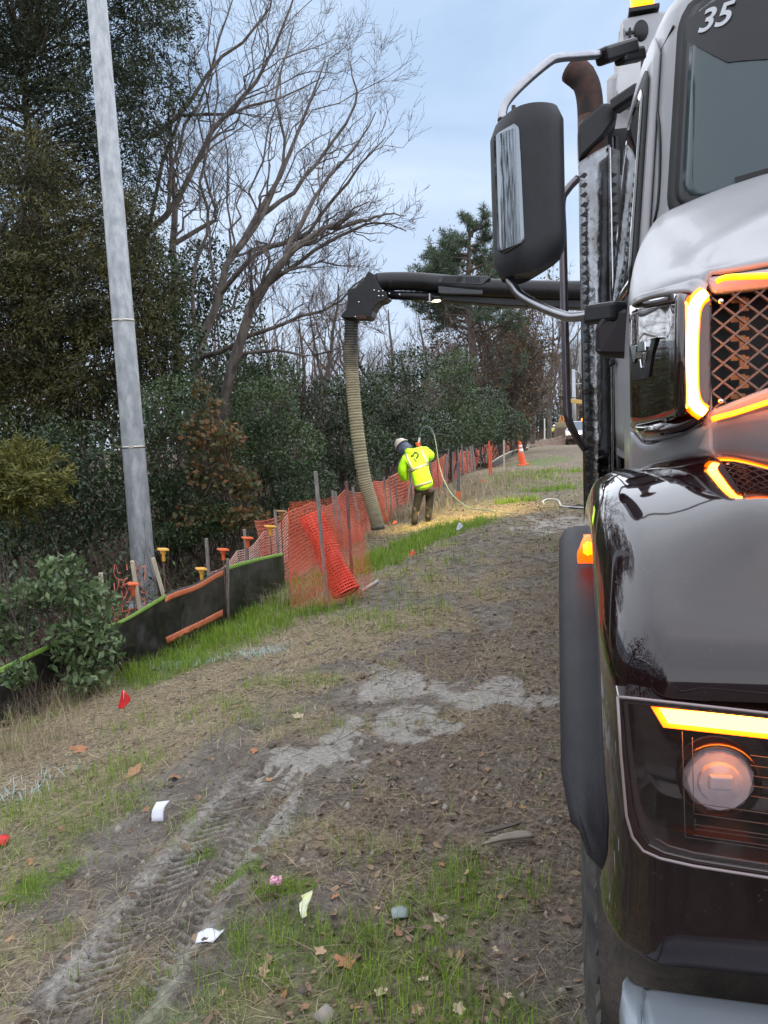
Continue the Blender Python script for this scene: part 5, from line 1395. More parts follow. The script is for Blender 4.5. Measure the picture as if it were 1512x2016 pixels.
# ---- boom, knuckle, ribbed suction hose
bv = 12.07
def bp_(px, py, dv=0.0): return tp(px, py, bv + dv)
part('boom_post', MB().box((1.25, bv, 2.2), (.6, .7, 3.0)), boom_m, bevel=.03)
right_z = bp_(1140, 600).z
pipe = [bp_(742, 556), bp_(770, 554), bp_(810, 554), bp_(862, 558), bp_(960, 567), bp_(1140, 572), V3((1.2, bv, bp_(1140, 574).z))]
boom = part('boom', MB().tube(catmull(pipe, 26), [.142] * 26, 16), boom_m)
lowb = MB(); lowb.prism([bp_(862, 577), bp_(960, 575), bp_(1140, 575), V3((1.3, bv, bp_(1140, 578).z)), V3((1.3, bv, right_z - .05)), bp_(1140, 608), bp_(990, 602), bp_(862, 592)], V3((0, .22, 0)))
part('boom_beam', lowb, boom_m, boom, bevel=.02)
part('boom_ram', MB().tube([bp_(735, 580), bp_(790, 580), bp_(865, 583)], .055, 12), boom_m, boom)
part('ram_rod', MB().tube([bp_(770, 581, -.02), bp_(862, 585, -.02)], .066, 12), black_s, boom)
vb_ = MB(); vb_.prism([bp_(863, 541, -.15), bp_(956, 543, -.15), bp_(966, 546, -.15), bp_(949, 561, -.15), bp_(862, 557, -.15)], V3((0, .32, 0))); vb_.prism([bp_(862, 556, -.13), bp_(952, 560, -.13), bp_(950, 580, -.13), bp_(863, 578, -.13)], V3((0, .28, 0)))
vo = part('boom_vent', vb_, M('dark_grey_vent', (0.03, 0.03, 0.037), rough=0.4), boom, bevel=.012)
vs = MB()
for k in range(7): vs.bar(bp_(870 + k * 5.2, 555, -.157), bp_(876 + k * 5.2, 544, -.157), .016, .008, (0, 1, 0))
for k in range(6): vs.bar(bp_(917 + k * 5, 545, -.157), bp_(920 + k * 5, 556, -.157), .016, .008, (0, 1, 0))
for k in range(3): vs.bar(bp_(902 + k * 1.5, 546 + k * 3.2, -.157), bp_(912 - k * .8, 546 + k * 3.2, -.157), .012, .008); vs.bar(bp_(902 + k * 1.5, 546 + k * 3.2, -.157), bp_(899 + k * 2.4, 555, -.157), .012, .008, (0, 1, 0))
part('vent_slot', vs, black_s, vo)
kn = [(725, 533), (736, 540), (744, 556), (752, 570), (760, 574), (763, 586), (756, 592), (745, 596), (738, 603), (733, 612), (730, 622), (724, 628), (712, 627), (672, 625), (671, 621), (680, 610), (685, 598), (683, 574), (686, 569), (700, 566), (712, 557)]
ko = part('boom_knuckle', MB().prism([bp_(x, y, -.17) for x, y in kn], V3((0, .34, 0))), boom_m, boom, bevel=.012)
part('boom_elbow', MB().tube(catmull([bp_(775, 554), bp_(748, 556), bp_(724, 566), bp_(706, 586), bp_(697, 608), bp_(692, 632)], 20), [.142] * 10 + [.135] * 6 + [.125] * 4, 18), boom_m, boom)
kb = MB()
for x, y in ((737, 572), (746, 574), (754, 573), (746, 583), (754, 583), (767, 578), (787, 580), (707, 595), (700, 624)): kb.lathe([(0, .02), (.012, .02), (.014, 0)], bp_(x, y, -.175), 8, Rx)
part('knuckle_bolt', kb, steel, ko)
part('hose_clamp', MB().bar(bp_(702, 625, -.19), bp_(722, 625, -.19), .07, .06), rust_m, boom, bevel=.01)
wl = MB().lathe([(0, -.03), (.06, -.03), (.085, .0), (.075, .02), (0, .025)], bp_(860, 587, -.12), 16)
wlo = part('work_lamp_shell', wl, black_s, boom); part('lamp_core', MB().lathe([(0, -.036), (.05, -.036), (.06, -.028), (0, -.027)], bp_(860, 588.5, -.12), 14), lamp_m, wlo)
wl2 = MB().lathe([(0, -.028), (.045, -.028), (.06, 0), (0, .02)], bp_(846, 594, -.1), 14); part('work_lamp_shell', wl2, alu, boom)
part('lamp_stay', MB().bar(bp_(846, 578, -.12), bp_(846, 592, -.12), .03, .02), alu, boom)
hc = catmull([bp_(692, 628), bp_(691, 690), bp_(693, 740), bp_(698, 800), bp_(706, 870), bp_(717, 940), bp_(731, 990), bp_(740, 1022), bp_(744, 1036)], 480)
hr = [.1 + (0, .009, .013, .013, .009)[k % 5] for k in range(480)]
for k in range(456, 480): hr[k] = .1
stain_hose(hc[0].z + .2, hc[300].z)
hz = part('suction_hose', MB().tube(hc, hr, 18), hose_m, boom)
part('hose_end', MB().tube([hc[-16], hc[-1] + V3((0, 0, -.05))], .116, 18), M('hose_end_rubber', (0.05, 0.045, 0.04), (0.16, 0.14, 0.1), scale=8, rough=0.8), hz)
# the lit lamp under the boom shines on the grass
wl_d = bpy.data.lights.new('work_lamp_light', 'SPOT'); wl_d.energy = 950; wl_d.color = (1.0, 0.74, 0.22); wl_d.spot_size = R(50); wl_d.spot_blend = 0.9; wl_d.shadow_soft_size = 0.06
wlx = bpy.data.objects.new('work_lamp_light', wl_d); COL.objects.link(wlx)
lp = bp_(860, 588.5, -.12); lw = W(lp.x, lp.y, lp.z - .06); wlx.location = lw
tgt = ground_at(915, 1012); wlx.rotation_euler = (tgt - lw).to_track_quat('-Z', 'Y').to_euler()
for o_ in list(COL.objects):
    if 'twin_obj' in o_: del o_['twin_obj']
# ================================================================ roadside things
galv = M('galvanised_steel', (0.26, 0.275, 0.29), (0.43, 0.44, 0.45), scale=7, rough=0.5, rough2=0.65, metal=0.45, c3=(0.34, 0.355, 0.37), stretch=(2, 2, 0.8), dust=(0.5, 0.48, 0.42), dustscale=5, dustramp=(0.62, 0.8))
band_m = M('steel_band', (0.5, 0.46, 0.4), rough=0.35, metal=0.9)
net_m = M('orange_netting', (0.62, 0.085, 0.03), (0.78, 0.15, 0.07), scale=3, rough=0.6)
net_old = M('faded_orange_netting', (0.5, 0.09, 0.05), (0.62, 0.2, 0.13), scale=2, rough=0.7)
net_red = M('bright_red_orange_netting', (0.8, 0.04, 0.018), (0.85, 0.075, 0.03), scale=4, rough=0.5)
silt_m = M('black_silt_fabric', (0.012, 0.011, 0.012), (0.03, 0.028, 0.026), scale=4, rough=0.33, spec=.45, bump=0.3, bscale=14, dust=(0.075, 0.064, 0.055), dustscale=2.2, dustramp=(0.45, 0.68))
lime_m = M('lime_edge_band', (0.2, 0.38, 0.05), (0.3, 0.48, 0.1), scale=5, rough=0.6)
ostripe = M('orange_stripe_band', (0.62, 0.16, 0.07), (0.7, 0.22, 0.11), scale=5, rough=0.6)
wood_grey = M('weathered_stake_wood', (0.15, 0.13, 0.12), (0.3, 0.27, 0.245), scale=8, rough=0.9, stretch=(6, 6, 1), bump=0.3)
wood_pale = M('pale_stake_wood', (0.42, 0.36, 0.26), (0.6, 0.53, 0.4), scale=8, rough=0.85, stretch=(6, 6, 1))
rebar_m = M('rusty_rebar', (0.06, 0.035, 0.024), (0.13, 0.065, 0.04), scale=40, rough=0.85)
cap_or = M('orange_cap', (0.75, 0.12, 0.03), (0.8, 0.2, 0.08), scale=9, rough=0.5)
cap_ye = M('yellow_orange_cap', (0.8, 0.36, 0.03), (0.85, 0.48, 0.12), scale=9, rough=0.5)
cone_m = M('cone_orange', (0.78, 0.095, 0.02), (0.82, 0.13, 0.04), scale=5, rough=0.5)
cone_w = M('cone_white_band', (0.75, 0.72, 0.7), rough=0.4)

# ---- steel pole
pb = at(288, 1185, 9.6); pb.z = Hf(pb.x, pb.y)
ptop = at(189, -20, 9.6); lean = (ptop - at(288, 1185, 9.6)).normalized(); 
r0, r1 = 0.5 * 47 / FPX * 9.6, 0.5 * 34 / FPX * 9.9
pole = thing('steel_pole', 'tall galvanised steel pole with two metal bands standing behind the fence', 'pole', pb)
Lp = 10.5; hh = (ptop - pb).length
P_ = [lean * s for s in np.linspace(-.2, Lp, 30)]
MB().tube(P_, [r0 + (r1 - r0) * s / hh for s in np.linspace(-.2, Lp, 30)], 28).build('shaft', galv, pole)
for py in (627, 877):
    s = (at(240, py, 9.6) - at(288, 1185, 9.6)).length; s = s * 1.0
    rr = r0 + (r1 - r0) * s / hh
    bnd = MB().tube([lean * (s - .012), lean * (s + .012)], rr + .006, 28); bnd.box(lean * s + Vector((.02, -rr - .012, 0)), (.05, .02, .03)); bnd.build('band', band_m, pole)
MB().lathe([(r0 + .12, -.1), (r0 + .12, .03), (r0 + .03, .05), (r0, .06)], (0, 0, 0), 24).build('base_collar', galv, pole)

# ---- netting as strands
def netting(PT, w, wrap=None):
    """PT (ni, nj, 3): knots of the net; flat ribbons join neighbours"""
    ni, nj, _ = PT.shape
    def rib(A, B, width):
        d = unit(B - A); nrm = np.array([0.23, -0.95, 0.2]); sd = unit(np.cross(d, nrm)) * width[..., None] * .5
        V_ = np.stack([A - sd, A + sd, B + sd, B - sd], -2).reshape(-1, 3)
        return V_, np.arange(len(V_)).reshape(-1, 4)
    w = np.full((ni, nj), w) if np.isscalar(w) else w
    return join([rib(PT[:-1], PT[1:], w[:-1]), rib(PT[:, :-1], PT[:, 1:], w[:, :-1] * .8)])
def fence_pts(s0, s1, n):
    F_ = np.array(FENCE); ss = np.linspace(s0, s1, n); tt = np.interp(ss, F_[:, 1], F_[:, 0]); return tt, ss

# ---- silt fence: two runs of panels
def run_points(px_list):                             # (px, py bottom, Y)
    return [Vector((at(px, py, Y).x, at(px, py, Y).y, 0)) for px, py, Y in px_list]
def silt(name, label, base, top_px, bot_px, Ys, n=48, lime=None, stripes=None, group=None):
    """ribbon between an upper and a lower pixel line at distances Ys"""
    th = thing(name, label, 'silt fence', base, 0, group)
    T = catmull([at(x, y, Y) for (x, y), Y in zip(top_px, Ys)], n); B = catmull([at(x, y, Y) for (x, y), Y in zip(bot_px, Ys)], n)
    for b_ in B: b_.z = min(b_.z, Hf(b_.x, b_.y) + .0) - .04
    rng = np.random.default_rng(3)
    rows = []
    for j in range(13):
        f = j / 12; row = []
        for i in range(n):
            p = T[i].lerp(B[i], f)
            wv = .07 * abs(math.sin(i * .8 + f * 2.6)) ** .6 * f + .05 * math.sin(i * .55 + f * 2.3) * f + .03 * math.sin(i * 1.7 + 3.2 * f) * math.sin(f * PI) + .07 * math.sin(PI * f) * math.sin(i / n * 17) + .02 * math.sin(i * 2.9 - 5 * f) * f
            p = p + Vector((-.25, -.9, 0)) * wv
            row.append(p - base)
        rows.append(row)
    MB().grid(rows).build('fabric', silt_m, th, solid=.002)
    nn = Vector((.45, -.88, 0.1)).normalized() * .006
    def strip(nm, f0, f1, i0, i1, m):
        rr = []
        for f in np.linspace(f0, f1, 4):
            row = []
            for i in range(i0, i1 + 1):
                a = f * 12; j = min(int(a), 11); q = rows[j][i].lerp(rows[j + 1][i], a - j); row.append(q + nn)
            rr.append(row)
        MB().grid(rr).build(nm, m, th, solid=.002)
    for i0, i1 in lime or []: strip('edge_band', -0.0, .065, i0, i1, lime_m)
    for f0, f1, i0, i1 in stripes or []: strip('stripe_band', f0, f1, i0, i1, ostripe)
    return th, T, B
bs = at(340, 1230, 6.9); bs.z = Hf(bs.x, bs.y)
sf, T_, B_ = silt('silt_fence', 'black silt fence with lime top edge and two orange stripes across one panel', bs,
   [(-260, 1395), (-60, 1340), (60, 1285), (150, 1245), (235, 1222), (330, 1168), (385, 1148), (440, 1118), (500, 1100), (556, 1088)],
   [(-260, 1640), (-60, 1520), (60, 1440), (150, 1350), (235, 1320), (335, 1285), (385, 1255), (440, 1222), (500, 1178), (550, 1135)],
   [4.6, 5.2, 5.6, 6.0, 6.35, 6.9, 7.3, 7.8, 8.5, 9.2], n=110, lime=[(0, 60), (86, 109)], stripes=[(.03, .12, 60, 85), (.66, .77, 60, 85)])
# stakes of the silt fence
def stake(th, px, pt, pb_, Y, m, w_=.034, base=None, name='stake', tilt_px=0, extra=.15):
    A = at(px, pb_, Y); B = at(px + tilt_px, pt, Y); A = A + (A - B).normalized() * extra
    b_ = base or Vector((0, 0, 0))
    MB().bar(A - b_, B - b_, w_, w_ * .9).build(name, m, th, bevel=.003)
for px, pt, pb_, Y, m, tl in ((30, 1158, 1330, 6.0, wood_grey, -12), (210, 1128, 1290, 6.5, wood_pale, -12), (280, 1104, 1230, 7.1, wood_pale, -20), (323, 1098, 1175, 7.2, wood_pale, -22), (412, 1060, 1150, 8.1, wood_grey, -6), (487, 1042, 1120, 8.8, wood_grey, -6), (448, 1100, 1225, 7.86, wood_grey, 0), (551, 1004, 1110, 9.35, wood_grey, -10)):
    stake(sf, px, pt, pb_, Y, m, base=bs, tilt_px=tl)
# capped rebars along it: each a thing of its own
def rebar(label, px, py_cap, py_foot, Y, m, tw=1.0):
    A = at(px, py_foot, Y); A.z = Hf(A.x, A.y); B = at(px - 3, py_cap, Y)
    th = thing('capped_rebar', label, 'capped rebar', A, 0, 'capped rebars along the silt fence')
    MB().tube([Vector((0, 0, -.1)), B - A], .0065, 7).build('rod', rebar_m, th)
    c = B - A; s = 20 / FPX * Y * .5 * tw
    cp = MB(); cp.box(c + Vector((0, 0, .012)), (s * 2, s * 2, .018), Matrix.Rotation(.5, 3, 'Z') @ Matrix.Rotation(.12, 3, 'Y'), .92)
    cp.lathe([(s * .62, .004), (s * .5, -.03), (s * .34, -.034), (s * .34, -.1), (0, -.1)], c, 12)
    cp.build('cap', m, th, bevel=.003)
for lab, px, pc_, pf, Y, m in (('rusty rebar with a yellow square cap, tallest one beside the pale leaning stake', 324, 1084, 1200, 7.0, cap_ye), ('rusty rebar with an orange cap in front of the steel pole', 265, 1152, 1235, 6.75, cap_or),
      ('rebar with a yellow orange cap low behind the striped panel', 399, 1122, 1170, 7.45, cap_ye), ('rebar with a red orange cap at the end of the striped panel', 442, 1084, 1150, 7.75, cap_or),
      ('rebar with a red orange cap over the second black panel', 490, 1061, 1130, 8.6, cap_or), ('rebar with a dull yellow cap before the orange netting', 535, 1038, 1110, 9.2, cap_ye), ('rebar with a brown cap where the netting begins', 556, 1008, 1090, 9.6, M('brown_cap', (0.35, 0.2, 0.09), rough=0.6))):
    rebar(lab, px, pc_, pf, Y, m)

# ---- long orange safety fence with stakes
fb = W(-3.5, 12); fb.z = Hf(fb.x, fb.y)
sfence = thing('safety_fence', 'long orange plastic mesh fence on grey stakes along the wood edge', 'fence', fb)
def long_net(s0, s1, cell, nj, h0, w_, seed, name, m):
    rng = np.random.default_rng(seed)
    n = int((s1 - s0) / cell); tt, ss = fence_pts(s0, s1, n)
    tt = tt - .18; x = tt * CT + ss * ST; y = -tt * ST + ss * CT
    z0 = H(x, y) + .04
    top = h0 * (1 - .22 * np.abs(np.sin(ss * PI / 2.1)) * fbm(ss * .5, ss * 0, 2, seed)) - .1 * fbm(ss * .35, 0 * ss, 2, seed + 4)
    f = np.linspace(0, 1, nj)
    PT = np.zeros((n, nj, 3))
    PT[..., 0] = x[:, None] + .05 * np.sin(ss[:, None] * 2.1 + 4 * f) ; PT[..., 1] = y[:, None] + .05 * np.cos(ss[:, None] * 1.7 + 5 * f)
    PT[..., 2] = z0[:, None] + top[:, None] * f[None, :]
    PT += rng.normal(size=PT.shape) * cell * .06
    V, F = netting(PT - np.array(fb), w_); npmesh(name, V, F, m, sfence)
long_net(8.6, 16, .052, 19, .98, .012, 1, 'netting', net_old)
long_net(16, 30, .085, 12, .98, .022, 2, 'netting', net_old)
long_net(30, 84, .16, 7, .95, .045, 3, 'netting', net_old)
rngS = np.random.default_rng(17)
for px, pt, pb_, Y, tl in ((662, 966, 1040, 11.4, -8), (674, 968, 1050, 11.2, -14), (706, 958, 1025, 12.0, -12), (762, 940, 1015, 15.2, -6), (771, 937, 1010, 15.6, -5), (783, 938, 1000, 16, -6), (640, 985, 1060, 10.8, -14)):
    A = at(px, pb_, Y); B = at(px + tl, pt, Y); MB().bar(A - fb, B - fb, .04, .035).build('stake', wood_grey, sfence)
for s in list(np.arange(17.5, 40, 1.15)) + list(np.arange(41, 82, 2.2)):
    t_ = np.interp(s, [p[1] for p in FENCE], [p[0] for p in FENCE]) + rngS.normal(0, .05); p = W(t_, s); p.z = Hf(p.x, p.y) - .1
    h_ = rngS.uniform(.95, 1.3); q = p + Vector((rngS.normal(0, .06), rngS.normal(0, .06), h_ + .1))
    MB().bar(p - fb, q - fb, .04 + .0004 * s, .035 + .0004 * s).build('stake', wood_grey if rngS.random() < .75 else net_old, sfence)
PT = quadnet_pts = None
tl_, tr_, bl_, br_ = [np.array(at(*q_)) for q_ in ((408, 1128, 8.3), (566, 1012, 9.9), (408, 1175, 8.3), (566, 1105, 9.9))]
a_ = np.linspace(0, 1, 40)[:, None, None]; b2_ = np.linspace(0, 1, 15)[None, :, None]
PT = (tl_ * (1 - a_) + tr_ * a_) * (1 - b2_) + (bl_ * (1 - a_) + br_ * a_) * b2_
PT[..., 2] += -.07 * np.abs(np.sin(a_[..., 0] * PI * 3)) * (1 - b2_[..., 0]); PT[..., 1] += .04 * np.sin(a_[..., 0] * 19 + b2_[..., 0] * 3)
V, F = netting(PT - np.array(fb), .009); npmesh('netting', V, F, M('sun_bleached_netting', (0.6, 0.2, 0.13), (0.7, 0.45, 0.38), scale=3, rough=.7), sfence)
# remnants of old netting behind the bush at the left
ln = np.zeros((9, 10, 3))
for i in range(9):
    for j in range(10):
        p = at(226 + i * 7.5, 1110 + j * 13 + 4 * math.sin(i), 6.95 + .03 * i); ln[i, j] = p - fb
V, F = netting(ln + RNG.normal(size=ln.shape) * .012, .011); keep = RNG.random(len(F)) < .55
npmesh('torn_netting', V, F[keep], net_old, sfence)['kind'] = 'stuff'

# ---- net screen standing on three stakes, with a roll of netting inside
na = ground_at(585, 1192); nb_ = ground_at(722, 1165)
nbase = Vector((na.x, na.y, Hf(na.x, na.y)))
screen = thing('net_screen', 'fine orange mesh screen wrapped round three tall stakes on the grass', 'net screen', nbase)
def quadnet(corners, ni, nj, amp, seed):
    rng = np.random.default_rng(seed); tl, tr, bl, br = [np.array(c) for c in corners]
    a = np.linspace(0, 1, ni)[:, None, None]; b_ = np.linspace(0, 1, nj)[None, :, None]
    P = (tl * (1 - a) + tr * a) * (1 - b_) + (bl * (1 - a) + br * a) * b_
    ph = a[..., 0] * 9 + b_[..., 0] * 3 + seed
    P = P + np.stack([np.sin(ph) * amp * .4, np.cos(ph * 1.3) * amp, np.sin(ph * 2.1) * amp * .3 * (b_[..., 0] < .95)], -1)
    return P + rng.normal(size=P.shape) * .003
Yn = 7.25
front = quadnet([at(571, 990, Yn + .35), at(632, 985, Yn - .05), at(578, 1196, Yn + .3), at(650, 1190, Yn - .1)], 24, 46, .02, 1)
side_n = quadnet([at(632, 1000, Yn - .05), at(690, 1042, Yn + .35), at(648, 1190, Yn - .1), at(706, 1176, Yn + .2)], 24, 42, .025, 2)
side_2 = quadnet([at(690, 1042, Yn + .35), at(716, 1036, Yn + .75), at(706, 1178, Yn + .2), at(735, 1150, Yn + .6)], 16, 36, .03, 3)
rear_n = quadnet([at(571, 990, Yn + .35), at(700, 975, Yn + 1.3), at(578, 1196, Yn + .3), at(716, 1120, Yn + 1.2)], 34, 40, .03, 4)
for P in (front, side_n, side_2, rear_n):
    V, F = netting(P - np.array(nbase), .0021); npmesh('netting', V, F, net_m, screen)
for px, pt, pb_, Y, tl, m in ((645, 928, 1185, Yn - .03, -24, wood_grey), (692, 948, 1120, Yn + .62, -10, M('wine_stake', (0.12, 0.06, 0.055), (0.2, 0.1, 0.09), scale=8, rough=0.8)), (574, 1000, 1190, Yn + .32, -6, net_m)):
    A = at(px, pb_, Y); B = at(px + tl, pt, Y); w_ = .042 if m != net_m else .012
    MB().bar(A - nbase + (A - B).normalized() * .1, B - nbase, w_, w_ * .8).build('stake', m, screen, bevel=.002)
A = at(683, 1166, Yn + .12); B = at(612, 1018, Yn + .42); rb = Vector((A.x, A.y, A.z))
roll = thing('netting_roll', 'bright red orange roll of netting leaning inside the mesh screen', 'netting roll', rb)
ax = (B - A); z_ = ax.normalized(); x_ = z_.cross(Vector((0, 1, 0))).normalized(); y_ = z_.cross(x_)
for li, (rad, nc, nl) in enumerate(((.125, 18, 30), (.108, 16, 26))):
    PT = np.zeros((nc + 1, nl, 3))
    for i in range(nc + 1):
        a = 2 * PI * i / nc + li * .4
        for j in range(nl):
            f = j / (nl - 1); rr = rad * (1.0 + .12 * math.sin(3 * a + f * 5) + .12 * (1 - f) ** 4)
            p = ax * f + (x_ * math.cos(a) + y_ * math.sin(a)) * rr; PT[i, j] = p
    d1 = []
    def rib2(Aa, Bb, wd):
        mid = (Aa + Bb) / 2; c_ = mid - (mid @ np.array(z_))[..., None] * np.array(z_); nr = unit(c_); sd = unit(np.cross(unit(Bb - Aa), nr)) * wd / 2
        V_ = np.stack([Aa - sd, Aa + sd, Bb + sd, Bb - sd], -2).reshape(-1, 3); return V_, np.arange(len(V_)).reshape(-1, 4)
    V, F = join([rib2(PT[:-1], PT[1:], .012), rib2(PT[:, :-1], PT[:, 1:], .0085)]); npmesh('net_layer', V, F, net_red, roll)
MB().tube([ax * f for f in np.linspace(.02, .97, 12)], [.08] * 12, 14).build('rolled_core', M('deep_red_netting', (0.3, 0.012, 0.008), (0.16, 0.008, 0.006), scale=18, rough=0.7), roll)
# black plastic foot and pipe by the hose
pk = ground_at(712, 1040)
bucket = thing('black_block', 'small black plastic block on the straw beside the hose', 'block', pk)
MB().box((0, 0, .07), (.13, .13, .16), Matrix.Rotation(.4, 3, 'Z'), .8).build('block_body', rubber, bucket, bevel=.015)
MB().bar((-.05, -.02, .14), (.25, .05, .2), .02, .02).build('block_strap', rubber, bucket)
pc0 = ground_at(728, 1160)
tag(MB().tube([ground_at(712, 1168) + Vector((0, 0, .02)) - pc0, Vector((0, 0, .03)), ground_at(744, 1148) + Vector((0, 0, .02)) - pc0], .022, 8).build('pale_pipe', M('pale_pipe', (0.5, 0.47, 0.4), (0.38, 0.35, 0.3), scale=12, rough=0.6)), 'short pale plastic pipe lying at the foot of the mesh screen', 'pipe').location = pc0

# ---- traffic cone
cb_ = ground_at(1030, 916)
ch = 47 / FPX * cb_.y * 1.0
cone = thing('traffic_cone', 'orange traffic cone with white bands standing on the verge', 'cone', cb_)
cone.rotation_euler = (0, R(-6), 0)
k = ch / .91
def cr_(z): return (.135 - .1 * z / .91) * k
MB().box((0, 0, .02 * k), (.37 * k, .37 * k, .04 * k), Matrix.Rotation(.3, 3, 'Z')).build('base', cone_m, cone, bevel=.01)
MB().lathe([(cr_(0), .04 * k), (cr_(.86), .86 * k), (cr_(.9) * .95, .9 * k), (0, .91 * k)], n=24).build('body', cone_m, cone)
for z0, z1 in ((.5, .64), (.68, .78)): MB().lathe([(cr_(z0) + .004, z0 * k), (cr_(z1) + .004, z1 * k)], n=24).build('band', cone_w, cone, solid=.003)
# ---- flags: small marker flags on wire
def flag(label, px, py, w_px, h_px, m, Y=None, tri=False, foot=None, rot=.3):
    g = ground_at(px, foot or py + h_px * 1.3); top = at(px, py - h_px / 2, g.y); h_ = top.z - g.z
    th = thing('marker_flag', label, 'marker flag', g, rot, 'marker flags stuck in the verge')
    MB().tube([(0, 0, -.03), (0, 0, h_ * .5), (.004, 0, h_)], .0015 + .00012 * g.y, 5).build('wire', steel, th)
    w_ = w_px / FPX * g.y; hf = h_px / FPX * g.y
    if tri: rows = [[Vector((-w_ * .06 + .0, 0, h_)), Vector((w_ * .05, .004, h_))], [Vector((-w_ * .3, .01, h_ - hf * .5)), Vector((w_ * .55, -.012, h_ - hf * .45))], [Vector((-w_ * .5, .016, h_ - hf * .85)), Vector((w_ * .35, -.01, h_ - hf * .7))], [Vector((-w_ * .42, .01, h_ - hf)), Vector((-w_ * .12, -.006, h_ - hf * .98))]]
    else: rows = [[Vector((w_ * (i - .5) + .0, .12 * w_ * math.sin(i * 4 + j), h_ - hf * j + .12 * hf * i)) for i in (0, .33, .66, 1)] for j in (0, .5, 1)]
    MB().grid(loft(rows, 8, 6) if tri else rows, sm=True).build('flag_cloth', m, th, solid=.001)
red_f = M('red_flag', (0.62, 0.008, 0.012), (0.7, 0.02, 0.02), scale=6, rough=0.5); or_f = M('orange_flag', (0.8, 0.13, 0.04), rough=0.6); wh_f = M('white_flag', (0.62, 0.63, 0.72), rough=0.6)
flag('small red flag stuck in the dry grass in front of the bush', 246, 1378, 24, 38, red_f, tri=True, foot=1404)
flag('small orange flag on the bright grass right of the mesh screen', 812, 1088, 11, 14, or_f, tri=True, foot=1100)
flag('small white flag at the end of the bright grass strip', 905, 1036, 13, 15, wh_f, tri=True, foot=1052)
flag('small orange flag in the straw left of the worker\'s feet', 777, 1028, 9, 7, or_f, tri=True, foot=1036)
flag('small orange flag right of the worker at knee height', 871, 970, 8, 7, or_f, tri=True, foot=982)
flag('small orange flag left of the cone in the brown grass', 951, 947, 9, 8, or_f, tri=True, foot=956)
red_b = ground_at(6, 1660)
tag(MB().grid(loft([[Vector((-.03, 0, .01)), Vector((.01, .02, .03)), Vector((.03, .01, .015))], [Vector((-.03, -.03, .02)), Vector((0, -.02, .045)), Vector((.035, -.02, .02))], [Vector((-.02, -.05, .008)), Vector((.01, -.05, .02)), Vector((.03, -.045, .01))]], 6, 6)).build('red_scrap', red_f, solid=.002), 'crumpled red plastic scrap on the grass at the left edge', 'litter').location = red_b
# ---- weathered stake with orange foot behind the worker, orange survey stakes, low black silt panel
def post(label, px, pt, pb_, Y, m, w_, foot=None, cat='stake', nm='survey_stake'):
    A = at(px, pb_, Y); A.z = Hf(A.x, A.y); B = at(px, pt, Y)
    th = thing(nm, label, cat, A)
    MB().bar((0, 0, -.1), B - A, w_, w_ * .8).build('stake_shaft', m, th, bevel=.004)
    if foot: MB().bar((0, 0, -.02), (B - A) * foot, w_ * 1.25, w_).build('stake_foot', or_f, th)
    return th
grey_st = M('grey_stake', (0.09, 0.09, 0.1), (0.16, 0.16, 0.17), scale=9, rough=0.8)
post('dark grey stake with an orange painted foot right of the worker', 902, 908, 962, 17.5, grey_st, .085, .25)
post('tall thin orange survey stake left of the cone', 963, 868, 918, 27, or_f, .07)
post('short orange survey stake beside the tall one', 967, 885, 918, 27.4, or_f, .06)
post('thin pale wooden stake between the orange stakes and the cone', 992, 866, 914, 28, wood_pale, .06)
post('thin orange stake rising behind the cone', 1021, 856, 884, 36, or_f, .09)
post('pale white post at the wood edge near the far worker', 1072, 824, 858, 80, M('white_post', (0.62, 0.6, 0.52), rough=0.6), .14, cat='post', nm='white_post')
FSB = [(903, 938), (925, 924), (945, 920), (965, 921), (985, 914), (1012, 894), (1040, 886)]
bs2 = at(980, 905, 26); bs2.z = Hf(bs2.x, bs2.y)
silt('silt_fence', 'sagging black silt fence with pale edge beyond the worker near the cone', bs2, [(903, 925), (925, 915), (945, 912), (965, 912), (985, 900), (1012, 888), (1040, 882)], FSB, [ground_at(*q_).y for q_ in FSB], n=40, lime=None)
rope = catmull([at(a, b_ - 1, ground_at(*q_).y - .05) for (a, b_), q_ in zip([(903, 925), (925, 915), (945, 912), (965, 912), (985, 900), (1012, 888), (1040, 882)], FSB)], 40)
tag(MB().tube(rope, .035, 6).build('edge_rope', M('pale_rope', (0.5, 0.46, 0.36), rough=0.8)), 'pale sagging edge rope strung along the far silt fence', 'rope')

# ---- hoses on the ground
def hose(name, label, pts, r_, m, lift=.0):
    P = [p + Vector((0, 0, lift)) for p in pts]; b_ = Vector(P[len(P) // 2])
    o = MB().tube([p - b_ for p in catmull(P, 60)], r_, 8).build(name, m); o.location = b_; return tag(o, label, 'hose')
hose('pale_hose', 'pale hose looping on the bare ground near the truck', [ground_at(x, y) for x, y in ((1160, 1003), (1125, 1001), (1105, 998), (1101, 990), (1093, 985), (1078, 985), (1069, 989), (1071, 994))], .016, M('pale_hose', (0.5, 0.5, 0.5), rough=0.5), .02)
hose('dark_hose', 'dark thin hose lying from the truck across the verge', [ground_at(x, y) for x, y in ((1180, 1010), (1150, 1004), (1122, 1001), (1138, 996), (1160, 999))], .014, black_s, .02)

